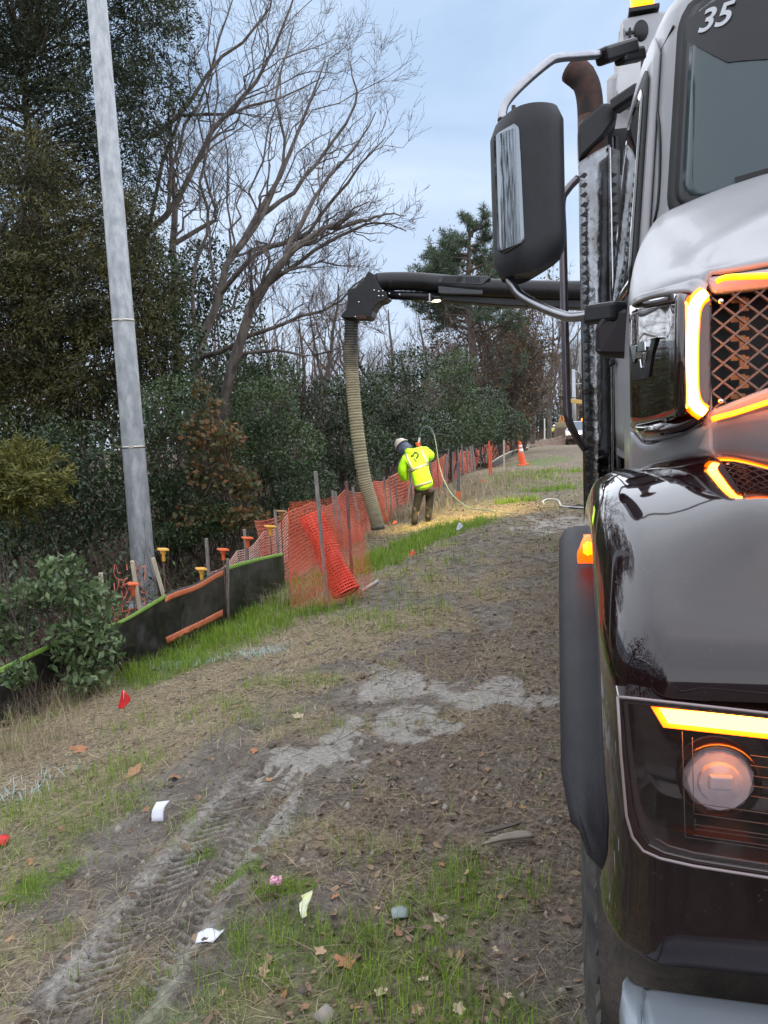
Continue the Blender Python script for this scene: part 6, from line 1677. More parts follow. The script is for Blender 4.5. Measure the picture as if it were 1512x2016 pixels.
# ---- far end: pickup truck, utility pole with yellow arm, digger
far_white = M('pickup_paint', (0.62, 0.64, 0.7), rough=0.25, coat=.5); far_glass = M('pickup_glass', (0.05, 0.07, 0.1), rough=0.05, spec=1.0)
pv = at(1138, 872, 62); pv.z = Hf(pv.x, pv.y)
pk_ = thing('pickup_truck', 'white pickup truck with headlights and amber beacon on at the far end', 'pickup truck', pv, -TH)
body = [(-.98, 0, .45), (-.98, 0, .98), (-.9, .9, 1.1), (-.9, 1.2, 1.12)]
MB().grid(loft([[Vector((s * .99, y, z)) for s in (-1, -.6, 0, .6, 1)] for y, z in ((0, .45), (-.06, .75), (0, 1.0), (.2, 1.08), (1.1, 1.14), (1.2, 1.16), (5.2, 1.16), (5.3, .6))], 24, 9)).build('hood', far_white, pk_, solid=.03)
MB().prism([Vector((-.99, y, z)) for y, z in ((0, .5), (0, 1.0), (1.1, 1.12), (5.3, 1.15), (5.3, .5))], (1.98, 0, 0)).build('body', far_white, pk_, bevel=.06)
MB().prism([Vector((-.86, 1.15, 1.13)), Vector((-.7, 1.95, 1.86)), Vector((-.7, 3.3, 1.9)), Vector((-.86, 3.7, 1.15))], (0, 0, 0.001)).build('cab_trim', far_white, pk_)
cabm = MB(); cabm.add([Vector(p) for p in ((-.9, 1.15, 1.13), (.9, 1.15, 1.13), (.9, 3.7, 1.13), (-.9, 3.7, 1.13), (-.68, 1.95, 1.86), (.68, 1.95, 1.86), (.7, 3.3, 1.88), (-.7, 3.3, 1.88))], [(0, 1, 5, 4), (1, 2, 6, 5), (2, 3, 7, 6), (3, 0, 4, 7), (4, 5, 6, 7)]); cabm.build('cab', far_white, pk_, bevel=.05)
gls = MB(); gls.add([Vector(p) for p in ((-.8, 1.18, 1.18), (.8, 1.18, 1.18), (.62, 1.88, 1.82), (-.62, 1.88, 1.82))], [(0, 1, 2, 3)]); gls.build('windshield', far_glass, pk_, solid=.02, offset=1)
hl_m = M('pickup_headlamp', (1, .85, .6), emit=(1, .72, .38), estr=7)
for s in (-.7, .7): MB().lathe([(0, 0), (.14, 0), (.16, .04)], (s, -.04, .86), 12, Matrix.Rotation(PI / 2, 4, 'X')).build('headlamp', hl_m, pk_)
MB().lathe([(0, 0), (.1, 0), (.11, .04)], (.05, -.08, .88), 12, Matrix.Rotation(PI / 2, 4, 'X')).build('grille_lamp', hl_m, pk_)
MB().box((0, -.05, .62), (1.9, .12, .34)).build('bumper', M('pickup_bumper', (0.1, 0.06, 0.05), rough=0.5), pk_, bevel=.03)
MB().lathe([(.12, 0), (.12, .16), (.05, .22), (0, .22)], (.45, 2.3, 1.9), 12).build('beacon', beacon_m, pk_)
for s in (-.85, .85):
    for y in (.95, 4.3): MB().lathe([(0, -.13), (.3, -.13), (.38, -.1), (.38, .1), (.3, .13), (0, .13)], (s, y, .38), 18, Matrix.Rotation(PI / 2, 4, 'Y')).build('wheel', tyre_m, pk_)
up = at(1131, 846, 75); up.z = Hf(up.x, up.y); ut = at(1130, 727, 75)
upo = thing('lamp_post', 'grey metal lamp post with cross arms at the far end of the road', 'lamp post', up)
MB().tube([(0, 0, -.2), (0, 0, (ut.z - up.z))], [.2, .16], 14).build('post_shaft', galv, upo)
for f in (.97, .8): MB().bar((-.1, 0, (ut.z - up.z) * f), (1.0, 0, (ut.z - up.z) * f), .1).build('cross_arm', galv, upo)
ysg = at(1136, 788, 73)
yp = thing('aerial_lift', 'yellow lift arm with a bucket raised in front of the far lamp post', 'lift', Vector((ysg.x + 1.6, ysg.y, Hf(ysg.x + 1.6, ysg.y))))
yb = Vector(yp.location)
yel = M('machine_yellow', (0.55, 0.34, 0.06), (0.45, 0.3, 0.1), scale=3, rough=0.5)
MB().bar(at(1123, 789, 73) - yb, at(1146, 792, 73) - yb, .3, .4).build('lift_arm', yel, yp, bevel=.05)
MB().bar(at(1146, 792, 73) - yb, Vector((.2, 0, .9)), .25).build('lift_mast', yel, yp)
MB().box((.4, 0, .5), (1.6, 2.0, 1.0)).build('lift_base', yel, yp, bevel=.1)
MB().bar(at(1124, 783, 73) - yb, at(1146, 784, 73) - yb, .08).build('lift_rail', black_s, yp)
eb = at(1108, 868, 72); eb.z = Hf(eb.x, eb.y)
ex_ = thing('small_digger', 'small orange digger with its arm folded up beside the far pickup', 'digger', eb)
dor = M('digger_orange', (0.55, 0.22, 0.06), (0.4, 0.17, 0.06), scale=3, rough=0.6); dbr = M('digger_brown', (0.1, 0.065, 0.045), rough=0.8)
for a, b_ in (((1101, 836), (1105, 818)), ((1102, 834), (1110, 828)), ((1110, 828), (1109, 819)), ((1103, 846), (1101, 832))): MB().bar(at(*a, 72) - eb, at(*b_, 72) - eb, .2).build('arm', dor, ex_, bevel=.03)
MB().box((0, .3, .9), (1.3, 1.6, 1.1), taper=.85).build('digger_cab', dbr, ex_, bevel=.1)
MB().box((0, .3, .2), (1.7, 2.0, .4)).build('digger_tracks', rubber, ex_, bevel=.12)
MB().box((-.1, .3, 1.65), (.9, 1.1, .5), taper=.85).build('digger_roof', M('digger_olive', (0.2, 0.17, 0.09), rough=0.7), ex_, bevel=.1)
# ---- dirt heaps at the end
hp = MB(); c = at(1100, 866, 66); cz = Hf(c.x, c.y)
rows = []
for j in range(12):
    r_ = 2.6 * j / 11; rows.append([Vector((r_ * 1.6 * math.cos(a), r_ * math.sin(a), .75 * (1 - j / 11) ** 1.2 + .12 * math.sin(5 * a + j) * (j < 11) - .04)) for a in np.linspace(0, 2 * PI, 25)[:-1]])
hp.grid(rows, closed=True); o = hp.build('dirt_heap', M('heap_soil', (0.13, 0.085, 0.06), (0.22, 0.15, 0.11), scale=4, rough=0.95, bump=.5, bscale=9)); o.location = Vector((c.x + .5, c.y, cz)); tag(o, 'low reddish heap of dug soil beside the far worker', 'dirt heap')
# ---- road litter near the camera
paper_m = M('white_paper', (0.62, 0.62, 0.68), (0.7, 0.7, 0.75), scale=9, rough=0.7)
def litter(name, label, px, py, polys, m, cat='litter', solid=.0015, s=1.0, bend=.015):
    g = ground_at(px, py); o = MB()
    P = [[Vector((x * s, y * s, z * s)) for x, y, z in r_] for r_ in polys]
    o.grid(loft(P, 6, 6)).build
    ob = o.build(name, m, solid=solid); ob.location = g + Vector((0, 0, .012)); return tag(ob, label, cat)
litter('white_paper', 'white paper strip standing in the mud by the tyre track', 312, 1622, [[(-.028, 0, .0), (.022, .0, .0)], [(-.03, .02, .035), (.02, .025, .04)], [(-.018, .05, .06), (.04, .05, .065)]], paper_m)
litter('white_paper', 'folded white paper scrap on the edge of the tyre track', 410, 1856, [[(-.035, -.02, .002), (.0, -.03, .014), (.02, -.025, .004)], [(-.03, 0, .02), (.0, 0, .005), (.05, .01, .022)], [(-.04, .02, .004), (.0, .025, .02), (.035, .022, .006)]], paper_m)
litter('grey_lid', 'grey plastic lid lying in the grass tuft', 788, 1806, [[(-.03, -.035, .004), (.0, -.04, .01), (.03, -.03, .004)], [(-.035, 0, .016), (.0, 0, .022), (.035, 0, .014)], [(-.028, .035, .004), (.0, .04, .01), (.03, .034, .004)]], M('grey_green_plastic', (0.22, 0.26, 0.25), rough=0.5), s=.8)
litter('white_scrap', 'crumpled white wrapper with yellow mark in the grass', 602, 1806, [[(-.008, -.04, .01), (.01, -.04, .02)], [(-.02, 0, .03), (.006, 0, .02)], [(-.01, .03, .03), (.02, .03, .04)], [(-.02, .05, .03), (.02, .055, .045)]], M('wrapper', (0.6, 0.62, 0.55), (0.55, 0.55, 0.2), scale=20, rough=0.5))
litter('bark_chip', 'long pale wood splinter on the dark mud by the truck', 1000, 1664, [[(-.1, -.025, .006), (-.095, -.02, .01)], [(-.03, -.01, .012), (-.03, .015, .02)], [(.06, .0, .014), (.06, .03, .024)], [(.1, .01, .01), (.1, .028, .014)]], M('old_wood', (0.16, 0.13, 0.105), (0.27, 0.225, 0.18), scale=14, rough=0.9, stretch=(1, 6, 6)), cat='wood splinter', solid=.01)
litter('bark_chip', 'dark narrow wood splinter beside the pale one', 985, 1645, [[(-.06, -.01, .006), (-.06, .0, .01)], [(.0, .0, .012), (.0, .012, .016)], [(.09, .035, .014), (.09, .045, .016)]], M('dark_wood', (0.1, 0.08, 0.07), rough=0.9), cat='wood splinter', solid=.008)
g = ground_at(545, 1755)
fl_ = thing('pink_flower', 'tiny pink flower head in the grass', 'flower', g)
MB().tube([(0, 0, 0), (.004, 0, .035)], .002, 5).build('stem', bush_m, fl_)
pm_ = M('pink_petals', (0.7, 0.35, 0.45), rough=0.6); pt_ = MB()
for k in range(14): a = k * 2.4; pt_.box((.015 * math.cos(a), .012 * math.sin(a), .04 + .006 * math.sin(k)), (.012, .01, .012), Matrix.Rotation(a, 3, 'Z'))
pt_.build('petals', pm_, fl_, bevel=.002)
# ================================================================ people
def skin_mesh(name, verts, edges, radii, m, parent, sub=2):
    me = bpy.data.meshes.new(name + '_sk'); me.from_pydata([tuple(v) for v in verts], edges, []); me.update()
    o = bpy.data.objects.new(name + '_sk', me); COL.objects.link(o)
    md = o.modifiers.new('sk', 'SKIN'); md.use_smooth_shade = True
    for i, r_ in enumerate(radii):
        sv_ = me.skin_vertices[0].data[i]; sv_.radius = (r_, r_) if isinstance(r_, (int, float)) else r_
        sv_.use_root = (i == 0)
    sb = o.modifiers.new('sb', 'SUBSURF'); sb.levels = sub; sb.render_levels = sub
    dg = bpy.context.evaluated_depsgraph_get(); dg.update()
    nm = bpy.data.meshes.new_from_object(o.evaluated_get(dg)); bpy.data.objects.remove(o)
    nm.polygons.foreach_set('use_smooth', [True] * len(nm.polygons))
    nm.materials.clear()
    return obj(name, nm, parent, m)
hivis = M('hivis_jacket_fabric', (0.32, 0.78, 0.012), (0.42, 0.88, 0.03), scale=5, rough=0.7, bump=0.9, bscale=8)
hv_em = hivis
tape = M('silver_tape', (0.27, 0.29, 0.26), (0.33, 0.35, 0.32), scale=12, rough=0.4, metal=.2)
trous = M('dark_trousers', (0.008, 0.008, 0.011), (0.02, 0.02, 0.026), scale=8, rough=0.7, bump=0.4, bscale=14)
boot_m = M('rubber_boots', (0.01, 0.0095, 0.01), (0.07, 0.065, 0.06), scale=9, rough=0.5)
skin_m = M('skin', (0.35, 0.2, 0.14), rough=0.5)
hat_m = M('pale_hard_hat', (0.62, 0.52, 0.4), (0.68, 0.6, 0.5), scale=5, rough=0.4)
hood_m = M('navy_neck_shade', (0.03, 0.04, 0.09), (0.12, 0.14, 0.24), scale=9, rough=0.7)
glove_m = M('orange_glove', (0.8, 0.12, 0.03), rough=0.6)
g = ground_at(829, 1032)
wk = thing('person', 'worker in a lime hi-vis jacket and dark trousers bending over the dig', 'person', g)
k = g.y / FPX                                        # metres per photograph pixel there
def wp_(px, py, dy=0.0):                             # body point: where it is seen, and how far behind the feet
    p = at(px, py, g.y + dy); return p - g
# one continuous body: legs, trunk, head, arms
bv_ = [wp_(837, 958), wp_(826, 925, .05), wp_(815, 903, .14), wp_(803, 893, .24), wp_(796, 886, .28), wp_(790, 878, .3),
       wp_(826, 966), wp_(822, 996, .04), wp_(816, 1026), wp_(846, 966, .1), wp_(846, 995, .14), wp_(842, 1022, .1),
       wp_(797, 905, .1), wp_(789, 925, .14), wp_(797, 944, .3), wp_(838, 892, .22), wp_(850, 903, .32), wp_(832, 884, .5), wp_(823, 879, .5)]
be = [(0, 1), (1, 2), (2, 3), (3, 4), (4, 5), (0, 6), (6, 7), (7, 8), (0, 9), (9, 10), (10, 11), (2, 12), (12, 13), (13, 14), (2, 15), (15, 16), (16, 17), (17, 18)]
brd = [.15, .15, .16, .09, .07, .1, .085, .07, .05, .085, .07, .05, .07, .06, .05, .07, .06, .045, .045]
skin_mesh('body', bv_, be, brd, skin_m, wk)
jv = [wp_(838, 966, .02), wp_(832, 948, .02), wp_(825, 925, .06), wp_(816, 903, .14), wp_(803, 892, .24),
      wp_(798, 906, .1), wp_(791, 925, .12), wp_(799, 946, .28), wp_(838, 891, .2), wp_(849, 901, .3), wp_(835, 884, .46)]
je = [(0, 1), (1, 2), (2, 3), (3, 4), (3, 5), (5, 6), (6, 7), (3, 8), (8, 9), (9, 10)]
jr = [(.25, .21), (.235, .2), (.225, .19), (.23, .19), (.11, .1), (.125, .12), (.115, .11), (.09, .09), (.125, .13), (.115, .115), (.075, .075)]
jk = skin_mesh('jacket', jv, je, jr, hivis, wk, sub=3)
hoodj = MB().lathe([(0, .06), (.07, .05), (.115, .0), (.12, -.05), (.08, -.1), (0, -.12)], wp_(809, 889, .12), 18, Matrix.Rotation(.5, 4, 'Y')); hoodj.build('jacket_hood', hivis, wk, sub=1)
JB = BVHTree.FromPolygons([tuple(v.co) for v in jk.data.vertices], [tuple(p.vertices) for p in jk.data.polygons])
def on_jacket(px, py, lift=.006):
    d = ray(px, py).normalized(); h = JB.ray_cast(CAM - g, d)
    if h[0] is None: return None
    n = h[1] if h[1].dot(d) < 0 else -h[1]
    return h[0] + n * lift
def tape_strip(name, pa, pb2, w_px, m, n=14, lift=.007):
    (x0, y0), (x1, y1) = pa, pb2; L_ = math.hypot(x1 - x0, y1 - y0); nx, ny = -(y1 - y0) / L_, (x1 - x0) / L_
    rows = []
    for i in range(n):
        f = i / (n - 1); x, y = x0 + (x1 - x0) * f, y0 + (y1 - y0) * f; row = []
        for s in (-.5, -.17, .17, .5):
            p = on_jacket(x + nx * w_px * s, y + ny * w_px * s, lift); row.append(p)
        if all(p is not None for p in row): rows.append(row)
    if len(rows) > 1: MB().grid(rows).build(name, m, wk, solid=.003, offset=1)
tape_strip('reflective_tape', (798, 893), (812, 924), 4.6, tape)
tape_strip('reflective_tape', (830, 887), (841, 912), 4.6, tape)
tape_strip('reflective_tape', (801, 929), (846, 912), 5.2, tape, 20)
tape_strip('reflective_tape', (808, 961), (860, 944), 4.6, tape, 20)
# mark on the back: a bent hook over two blocks
lg_m = M('print_dark_green', (0.02, 0.05, 0.012), rough=0.7)
def mark(pts, w_px):
    for a, b_ in zip(pts[:-1], pts[1:]): tape_strip('back_print', a, b_, w_px, lg_m, 7, .009)
mark([(809, 897), (813, 899)], 4.5); mark([(813, 899), (815, 893), (819, 891), (823, 894), (823, 899), (819, 903)], 3.6)
mark([(815, 903), (817, 906)], 2.6); mark([(818, 906), (820, 909)], 3.2)
trv = [wp_(836, 955, .03), wp_(826, 968), wp_(822, 985, .02), wp_(818, 1014, .03), wp_(846, 968, .1), wp_(846, 985, .13), wp_(844, 1012, .13)]
skin_mesh('trousers', trv, [(0, 1), (1, 2), (2, 3), (0, 4), (4, 5), (5, 6)], [.16, .098, .085, .068, .096, .084, .066], trous, wk)
skin_mesh('boot', [wp_(819, 993, .03), wp_(817, 1012, .02), wp_(816, 1029, .0), wp_(815, 1030, .13)], [(0, 1), (1, 2), (2, 3)], [.078, .072, .066, .05], boot_m, wk)
skin_mesh('boot', [wp_(845, 992, .13), wp_(844, 1010, .13), wp_(842, 1023, .1), wp_(842, 1025, .24)], [(0, 1), (1, 2), (2, 3)], [.078, .072, .066, .05], boot_m, wk)
hm = wp_(791, 877, .3); HR = Matrix.Rotation(-.65, 4, 'Y') @ Matrix.Rotation(-.5, 4, 'X')
hat = MB().lathe([(.15, -.005), (.152, .01), (.128, .018), (.122, .06), (.1, .105), (.06, .132), (0, .142)], hm, 20, HR).build('hard_hat', hat_m, wk)
MB().box(hm + (HR @ Vector((0, .02, .12))), (.03, .22, .045), HR.to_3x3()).build('hat_ridge', hat_m, hat, bevel=.012)
MB().lathe([(.118, .0), (.125, -.05), (.135, -.11), (.14, -.16), (.12, -.19)], hm, 18, HR).build('neck_shade', hood_m, wk, solid=.006)
# right hand: palm, four fingers and a thumb closed round the lance
hp_ = wp_(823, 877, .5)
skin_mesh('glove', [hp_ + Vector((.02, 0, -.02)), hp_, hp_ + Vector((-.015, -.01, .03))], [(0, 1), (1, 2)], [.045, .05, .04], glove_m, wk)
for i in range(4):
    b_ = hp_ + Vector((-.045 + .012 * i, -.03, .045 - .024 * i)); skin_mesh('finger', [b_, b_ + Vector((-.0, -.035, .004)), b_ + Vector((.035, -.045, 0)), b_ + Vector((.05, -.025, 0))], [(0, 1), (1, 2), (2, 3)], [.014, .013, .012, .01], glove_m, wk, 1)
skin_mesh('thumb', [hp_ + Vector((.03, -.01, .02)), hp_ + Vector((.045, -.035, .045)), hp_ + Vector((.02, -.05, .06))], [(0, 1), (1, 2)], [.017, .015, .012], glove_m, wk, 1)
# lance and its hose: held, so a thing of their own
lance = thing('water_lance', 'pale water lance with a thin blue green hose looping to the grass', 'water lance', g + wp_(823, 877, .5))
lb0 = wp_(823, 877, .5)
MB().tube([wp_(826, 862, .5) - lb0, wp_(823, 877, .48) - lb0, wp_(806, 960, .55) - lb0, wp_(796, 1030, .6) - lb0], [.022, .022, .016, .014], 10).build('lance_pipe', M('lance_pipe', (0.5, 0.48, 0.44), rough=0.5), lance)
MB().tube([p - lb0 for p in catmull([wp_(826, 864, .5), wp_(828, 850, .5), wp_(833, 841, .48), wp_(841, 839, .45), wp_(850, 846, .4), wp_(856, 862, .35), wp_(860, 885, .3), wp_(864, 912, .25), wp_(872, 940, .1), wp_(886, 968, -.1), wp_(902, 985, -.3), wp_(925, 1000, -.8)] + [ground_at(960, 1007) - g + Vector((0, 0, .02)), ground_at(1010, 1012) - g + Vector((0, 0, .015))], 90)], .009, 8).build('lance_hose', M('blue_green_hose', (0.06, 0.15, 0.16), (0.2, 0.23, 0.23), scale=2.2, rough=0.45, ramp=(.4, .6)), lance)
# ---- far worker
g2 = at(1091, 867, 88); g2.z = Hf(g2.x, g2.y)
fw = thing('person', 'far worker in yellow vest and white hard hat standing by the soil heap', 'person', g2)
V3_ = Vector
pv_ = [V3_(p) for p in ((0, 0, .95), (0, 0, 1.2), (0, 0, 1.42), (0, 0, 1.54), (0, -.03, 1.66), (-.1, 0, .85), (-.11, 0, .48), (-.11, 0, .08), (.1, 0, .85), (.11, 0, .48), (.12, 0, .08), (-.2, 0, 1.4), (-.26, 0, 1.15), (-.16, -.18, 1.05), (.2, 0, 1.4), (.3, 0, 1.15), (.34, -.25, 1.12))]
pe_ = [(0, 1), (1, 2), (2, 3), (3, 4), (0, 5), (5, 6), (6, 7), (0, 8), (8, 9), (9, 10), (2, 11), (11, 12), (12, 13), (2, 14), (14, 15), (15, 16)]
skin_mesh('body', pv_, pe_, [.16, .15, .16, .06, .1, .1, .075, .055, .1, .075, .055, .07, .055, .04, .07, .055, .04], skin_m, fw)
skin_mesh('jacket', [pv_[0], pv_[1], pv_[2], pv_[11], pv_[12], pv_[13], pv_[14], pv_[15], pv_[16]], [(0, 1), (1, 2), (2, 3), (3, 4), (4, 5), (2, 6), (6, 7), (7, 8)], [.2, .2, .19, .09, .08, .07, .09, .08, .07], M('yellow_vest', (0.6, 0.58, 0.1), rough=.7), fw)
MB().tube([(0, 0, 1.0), (0, 0, 1.08)], .215, 14).build('vest_band', black_s, fw)
skin_mesh('trousers', [pv_[0], pv_[5], pv_[6], pv_[7], pv_[8], pv_[9], pv_[10]], [(0, 1), (1, 2), (2, 3), (0, 4), (4, 5), (5, 6)], [.17, .12, .1, .09, .12, .1, .09], trous, fw)
MB().lathe([(.17, 0), (.14, .015), (.13, .08), (.08, .14), (0, .16)], (0, -.03, 1.66), 14).build('hard_hat', M('white_hard_hat', (0.75, 0.72, 0.66), rough=.4), fw)
# ================================================================ ground cover
rngG = np.random.default_rng(91)
grass_m = leafmat('green_grass', (0.07, 0.115, 0.01), (0.34, 0.46, 0.05), (0.18, 0.3, 0.024), rough=0.6, scale=2.5, trans=0.3)
straw_m = leafmat('dry_straw', (0.16, 0.125, 0.08), (0.56, 0.46, 0.3), (0.34, 0.27, 0.17), rough=0.8, scale=2.0, trans=0.15)
dead_m = leafmat('fallen_leaf', (0.08, 0.055, 0.04), (0.34, 0.225, 0.145), (0.18, 0.12, 0.08), rough=0.75, scale=3.0, trans=0.2)
twig_g = M('ground_twigs', (0.1, 0.08, 0.06), (0.24, 0.19, 0.14), scale=9, rough=0.9)
def surf(x, y):
    m_ = masks(x, y); return H(x, y) + fine(x, y, m_), m_
def sample(n, y0, y1, tlo=-4.2, thi=1.6, power=1.0):  # world spots, thinning with distance
    y = y0 * (y1 / y0) ** (rngG.random(n) ** power)
    s_lo = tlo; t = rngG.uniform(tlo, thi, n)
    s = (y + t * ST) / CT
    x = t * CT + s * ST
    keep = (np.abs(x / y - .0) < .66) | (y < 2.4)
    return x[keep], y[keep], t[keep]
# green grass
x, y, t = sample(420000, 1.6, 26, -4.0, 1.2)
z, m_ = surf(x, y)
p = np.clip(m_['green'], 0, 1) ** 1.35 * (0.12 + 0.88 * (fbm(x * 9, y * 9, 2, 5) > .46))
p = np.maximum(p, .015 * (1 - m_['sand']))
k = rngG.random(len(x)) < p * np.where(y < 6, .85, .75)
x, y, z = x[k], y[k], z[k]
h = rngG.uniform(.03, .1, len(x)) * (.6 + .9 * fbm(x * 9, y * 9, 2, 5)) * (1 + .5 * (y > 6)); w = np.maximum(.0016, y * .00052) * rngG.uniform(.7, 1.4, len(x))
V, F = blades(np.stack([x, y, z - .005], 1), h, w, rngG, lean=.5)
tag(npmesh('green_grass', V, F, grass_m), 'short bright green grass sprouting on the verge', kind='stuff')
nG = len(x)
# straw and dead grass
x, y, t = sample(235000, 1.6, 40, -4.2, 1.6)
z, m_ = surf(x, y)
p = np.clip(m_['straw'], 0, 1) * .85 + (.1 + .12 * (fbm(x * 3, y * 3, 3, 55) > .5)) * (1 - m_['sand']) * (1 - .6 * np.clip(m_['green'], 0, 1))
k = rngG.random(len(x)) < p * .62
x, y, z = x[k], y[k], z[k]
h = rngG.uniform(.04, .15, len(x)) * (1 + .25 * (y > 6)); w = np.maximum(.0013, y * .00045) * rngG.uniform(.7, 1.5, len(x))
V, F = blades(np.stack([x, y, z + .002], 1), h, w, rngG, flat=True)
tag(npmesh('dry_straw', V, F, straw_m), 'matted pale dry grass and straw on the verge', kind='stuff')
nS = len(x)
# taller dead grass along the fence and at the left edge
pts = []
for (px, py, rx, ry, n) in ((20, 1400, .5, .3, 1700), (60, 1340, .3, .2, 900), (90, 1370, .35, .25, 1000), (140, 1350, .3, .2, 600), (770, 1020, .9, .8, 2600), (860, 990, 1.2, 1.2, 2200), (700, 1060, .5, .4, 500), (930, 960, 2., 2., 2200), (560, 1150, .15, .3, 500), (600, 1180, .5, .3, 500), (30, 1480, .4, .3, 800)):
    c = ground_at(px, py); a = rngG.normal(size=(n, 2)); pts.append(np.stack([c.x + a[:, 0] * rx * .6, c.y + a[:, 1] * ry * .7], 1))
q = np.concatenate(pts); z, m_ = surf(q[:, 0], q[:, 1])
h = rngG.uniform(.1, .34, len(q)) * np.where(q[:, 1] < 7, .9, 1.1); w = np.maximum(.0016, q[:, 1] * .0004)
V, F = blades(np.stack([q[:, 0], q[:, 1], z - .01], 1), h, w, rngG, lean=.95)
tag(npmesh('tall_dry_grass', V, F, straw_m), 'tall dead grass leaning along the fence line', kind='stuff')
# leaf litter: small dead leaves everywhere, thick near the truck and in the wood
def leafshape(n):
    a = np.linspace(0, 2 * PI, n, endpoint=False); return a
def dead_leaves(x, y, z, size, curl=.35):
    m_ = len(x); nrm = unit(rngG.normal(size=(m_, 3)) * curl + np.array([0, 0, 1.0])); az = rngG.uniform(0, 2 * PI, m_)
    d = np.stack([np.cos(az), np.sin(az), np.zeros(m_)], 1); d = unit(d - (d * nrm).sum(1, keepdims=True) * nrm); s_ = np.cross(nrm, d)
    l = (size * rngG.uniform(.6, 1.4, m_))[:, None]; wd = l * rngG.uniform(.35, .75, m_)[:, None]; cu = l * rngG.uniform(-.05, .3, m_)[:, None]
    C = np.stack([x, y, z], 1)
    V = np.stack([C - d * l * .5, C - d * l * .1 + s_ * wd * .5 + nrm * cu, C + d * l * .28 + s_ * wd * .34 + nrm * cu, C + d * l * .55 + nrm * cu * .6, C + d * l * .28 - s_ * wd * .34 + nrm * cu, C - d * l * .1 - s_ * wd * .5 + nrm * cu, C + d * l * .1], 1).reshape(-1, 3)
    b = np.arange(m_)[:, None] * 7
    F = np.concatenate([b + np.array([[6, i, (i + 1) % 6]]) for i in range(6)]); return V, F
x, y, t = sample(46000, 1.6, 22, -4.0, 1.8)
z, m_ = surf(x, y)
p = np.clip(m_['leaf'], 0, 1) * .34 + .05 * (1 - m_['sand'])
k = rngG.random(len(x)) < p
x, y, z = x[k], y[k], z[k]
V1 = dead_leaves(x, y, z + .006, np.maximum(.02 + .016 * rngG.random(len(x)), .0032 * y))
n = 9000; t = rngG.uniform(-8.5, -3.7, n); s = 3 + 60 * rngG.random(n) ** 1.5; x = t * CT + s * ST; y = -t * ST + s * CT; kk = y > 2
x, y = x[kk], y[kk]; V2 = dead_leaves(x, y, H(x, y) + .02, .06 + .002 * y)
V, F = join([V1, V2]); tag(npmesh('leaf_litter', V, F, dead_m), 'small brown fallen leaves scattered over verge and wood floor', kind='stuff')
# twigs
x, y, t = sample(6500, 1.6, 14, -3.6, 1.5); z, m_ = surf(x, y); az = rngG.uniform(0, PI, len(x)); ln_ = rngG.uniform(.03, .16, len(x))
kk = np.linspace(-.5, .5, 3)[None, :, None]
P = np.stack([x, y, z + .008], 1)[:, None, :] + np.stack([np.cos(az), np.sin(az), rngG.normal(0, .08, len(x))], 1)[:, None, :] * ln_[:, None, None] * kk + rngG.normal(size=(len(x), 3, 3)) * .004
V, F = tubes(P, np.maximum(.0012, .0004 * y)[:, None] * np.ones((1, 3)), 3); tag(npmesh('fallen_twigs', V, F, twig_g), 'thin broken twigs lying on the mud', kind='stuff')
# clods and pebbles
x, y, t = sample(14000, 1.6, 8, -3, 1.6); z, m_ = surf(x, y); k = rngG.random(len(x)) < (1 - np.clip(m_['green'], 0, 1)) * .7 * (1 - .85 * m_['sand']); x, y, z = x[k], y[k], z[k]
ico = np.array([[1, 0, 0], [-1, 0, 0], [0, 1, 0], [0, -1, 0], [0, 0, 1], [0, 0, -1]], float); fi = np.array([[0, 2, 4], [2, 1, 4], [1, 3, 4], [3, 0, 4], [2, 0, 5], [1, 2, 5], [3, 1, 5], [0, 3, 5]])
r_ = rngG.gamma(1.3, .0036, len(x)) + .0018
V = (np.stack([x, y, z], 1)[:, None, :] + ico[None] * r_[:, None, None] * rngG.uniform(.6, 1.3, (len(x), 6, 1))).reshape(-1, 3); F = (np.arange(len(x))[:, None, None] * 6 + fi[None]).reshape(-1, 3)
tag(npmesh('soil_crumbs', V, F, M('soil_crumbs', (0.1, 0.08, 0.066), (0.27, 0.235, 0.2), scale=30, rough=.95, island=True)), 'small clods and crumbs of soil on the mud', kind='stuff')
# large lobed leaves, one by one
def lobed(seed):
    rg = np.random.default_rng(seed); n = 22; V = [Vector((0, 0, .012))]
    for i in range(n):
        a = 2 * PI * i / n; r_ = .55 + .45 * abs(math.cos(2.5 * a + .3)) * (1 + .25 * math.cos(a)); r_ *= 1 + rg.normal(0, .08)
        V.append(Vector((r_ * math.cos(a), r_ * .8 * math.sin(a), .16 * r_ * r_ * math.sin(3 * a + seed) + .14 * r_ * r_)))
    return [(p.x, p.y, p.z) for p in V], [(0, i + 1, (i + 1) % n + 1) for i in range(n)]
lms = []
for i in range(5):
    V_, F_ = lobed(i); me = bpy.data.meshes.new('fallen_leaf'); me.from_pydata(V_, [], F_); me.materials.append(M('lobed_leaf', *[((.26, .13, .06), (.4, .23, .12)), ((.34, .2, .12), (.46, .33, .22)), ((.2, .1, .055), (.3, .17, .09)), ((.3, .11, .05), (.38, .19, .09)), ((.4, .3, .2), (.5, .4, .29))][i], scale=9, rough=.75)); lms.append(me)
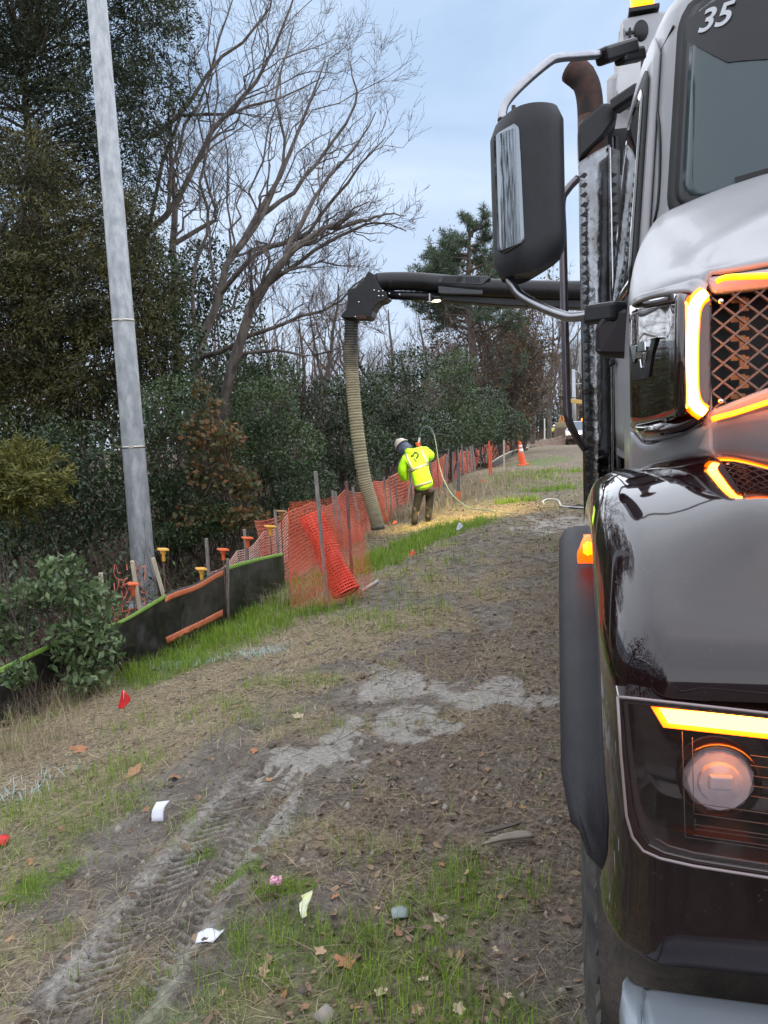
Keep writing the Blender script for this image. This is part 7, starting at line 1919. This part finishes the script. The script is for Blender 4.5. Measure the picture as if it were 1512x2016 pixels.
LP = [(262, 1525, 40), (158, 1480, 32), (38, 1560, 30), (862, 1810, 28), (682, 1900, 46), (632, 1880, 26), (750, 1960, 34), (10, 1790, 24), (520, 1920, 28), (588, 1415, 22), (345, 1530, 30), (530, 1530, 20), (905, 1990, 30), (785, 1840, 24), (1028, 1590, 18), (715, 1335, 16), (960, 1520, 16), (905, 1880, 26), (560, 1960, 22), (820, 1990, 30), (60, 1700, 20), (500, 1480, 18), (920, 1720, 22), (975, 1870, 20), (660, 1770, 18), (740, 1790, 20), (835, 1935, 22), (600, 1990, 24), (440, 1960, 20), (1000, 1965, 22), (290, 1600, 16), (20, 1850, 22), (200, 1590, 18), (120, 1640, 18), (700, 1985, 26), (870, 1700, 14), (1040, 1720, 14), (985, 1770, 16), (640, 1330, 12), (855, 1580, 14)]
for i, (px, py, sz) in enumerate(LP):
    gp_ = ground_at(px, py); o = bpy.data.objects.new('fallen_leaf', lms[(i * 3 + i // 4) % 5]); COL.objects.link(o)
    zz, _ = surf(np.array([gp_.x]), np.array([gp_.y])); sc = sz * .5 / FPX * gp_.y * 1.15
    o.location = (gp_.x, gp_.y, float(zz[0]) + .008); o.scale = (sc, sc, sc); o.rotation_euler = (rngG.normal(0, .25), rngG.normal(0, .25), rngG.uniform(0, 6.28))
    tag(o, ['large russet lobed leaf lying on the verge', 'large pale tan lobed leaf lying on the verge', 'large dark brown lobed leaf lying on the verge', 'large orange brown lobed leaf lying on the verge', 'large bleached straw coloured leaf lying on the verge'][(i * 3 + i // 4) % 5], 'fallen leaf', 'large fallen leaves on the verge')
# undergrowth behind the fence: low leaves and dead stems that close the wood's foot
n = 36000; s = 4.5 + 70 * rngG.random(n) ** 1.6; t = -4.6 - 4.4 * rngG.random(n); 
x = t * CT + s * ST; y = -t * ST + s * CT
top = (.35 + .9 * fbm(x * .8, y * .8, 3, 61)) * sstep(-4.3, -6.0, t) + .12
z = H(x, y) + top * rngG.random(n) ** .7
V, F = quads(np.stack([x, y, z], 1), .05 + .0022 * s, rngG, .5, up=.4)
tag(npmesh('undergrowth', V, F, privet_m), 'low dark evergreen undergrowth along the foot of the wood', kind='stuff')
n = 4000; s = 5 + 50 * rngG.random(n) ** 1.4; t = -4.3 - 3.6 * rngG.random(n); x = t * CT + s * ST; y = -t * ST + s * CT; h = rngG.uniform(.3, 1.3, n)
kk = np.linspace(0, 1, 4)[None, :, None]; dd = unit(rngG.normal(size=(n, 3)) * .6 + np.array([0, 0, .8]))
P = np.stack([x, y, H(x, y)], 1)[:, None, :] + dd[:, None, :] * h[:, None, None] * kk + rngG.normal(size=(n, 4, 3)) * .03
V, F = tubes(P, np.maximum(.003, .00045 * y)[:, None] * np.array([[1, .9, .7, .4]]), 3); tag(npmesh('dead_stems', V, F, twig_red), 'tangled bare bramble stems behind the fence', kind='stuff')
# spray paint on the grass, pale turquoise: painted blades
pl = [ground_at(x, y) for x, y in ((285, 1312), (330, 1318), (380, 1312), (440, 1302), (500, 1288), (540, 1282), (575, 1278))]
q = []
for a, b_ in zip(pl[:-1], pl[1:]):
    for k in range(34): f = rngG.random(); q.append((a.x + (b_.x - a.x) * f + rngG.normal(0, .035), a.y + (b_.y - a.y) * f + rngG.normal(0, .05)))
for px, py, n in ((30, 1575, 60), (510, 1290, 70), (90, 1530, 25)):
    c = ground_at(px, py); q += [(c.x + rngG.normal(0, .09), c.y + rngG.normal(0, .05)) for _ in range(n)]
q = np.array(q); z, m_ = surf(q[:, 0], q[:, 1])
V, F = blades(np.stack([q[:, 0], q[:, 1], z + .004], 1), rngG.uniform(.03, .09, len(q)), np.full(len(q), .0028), rngG, lean=1.6)
tag(npmesh('painted_grass', V, F, M('turquoise_spray', (0.28, 0.42, 0.37), (0.5, 0.56, 0.53), scale=8, rough=.8)), 'line of grass sprayed pale turquoise in front of the silt fence', kind='stuff')
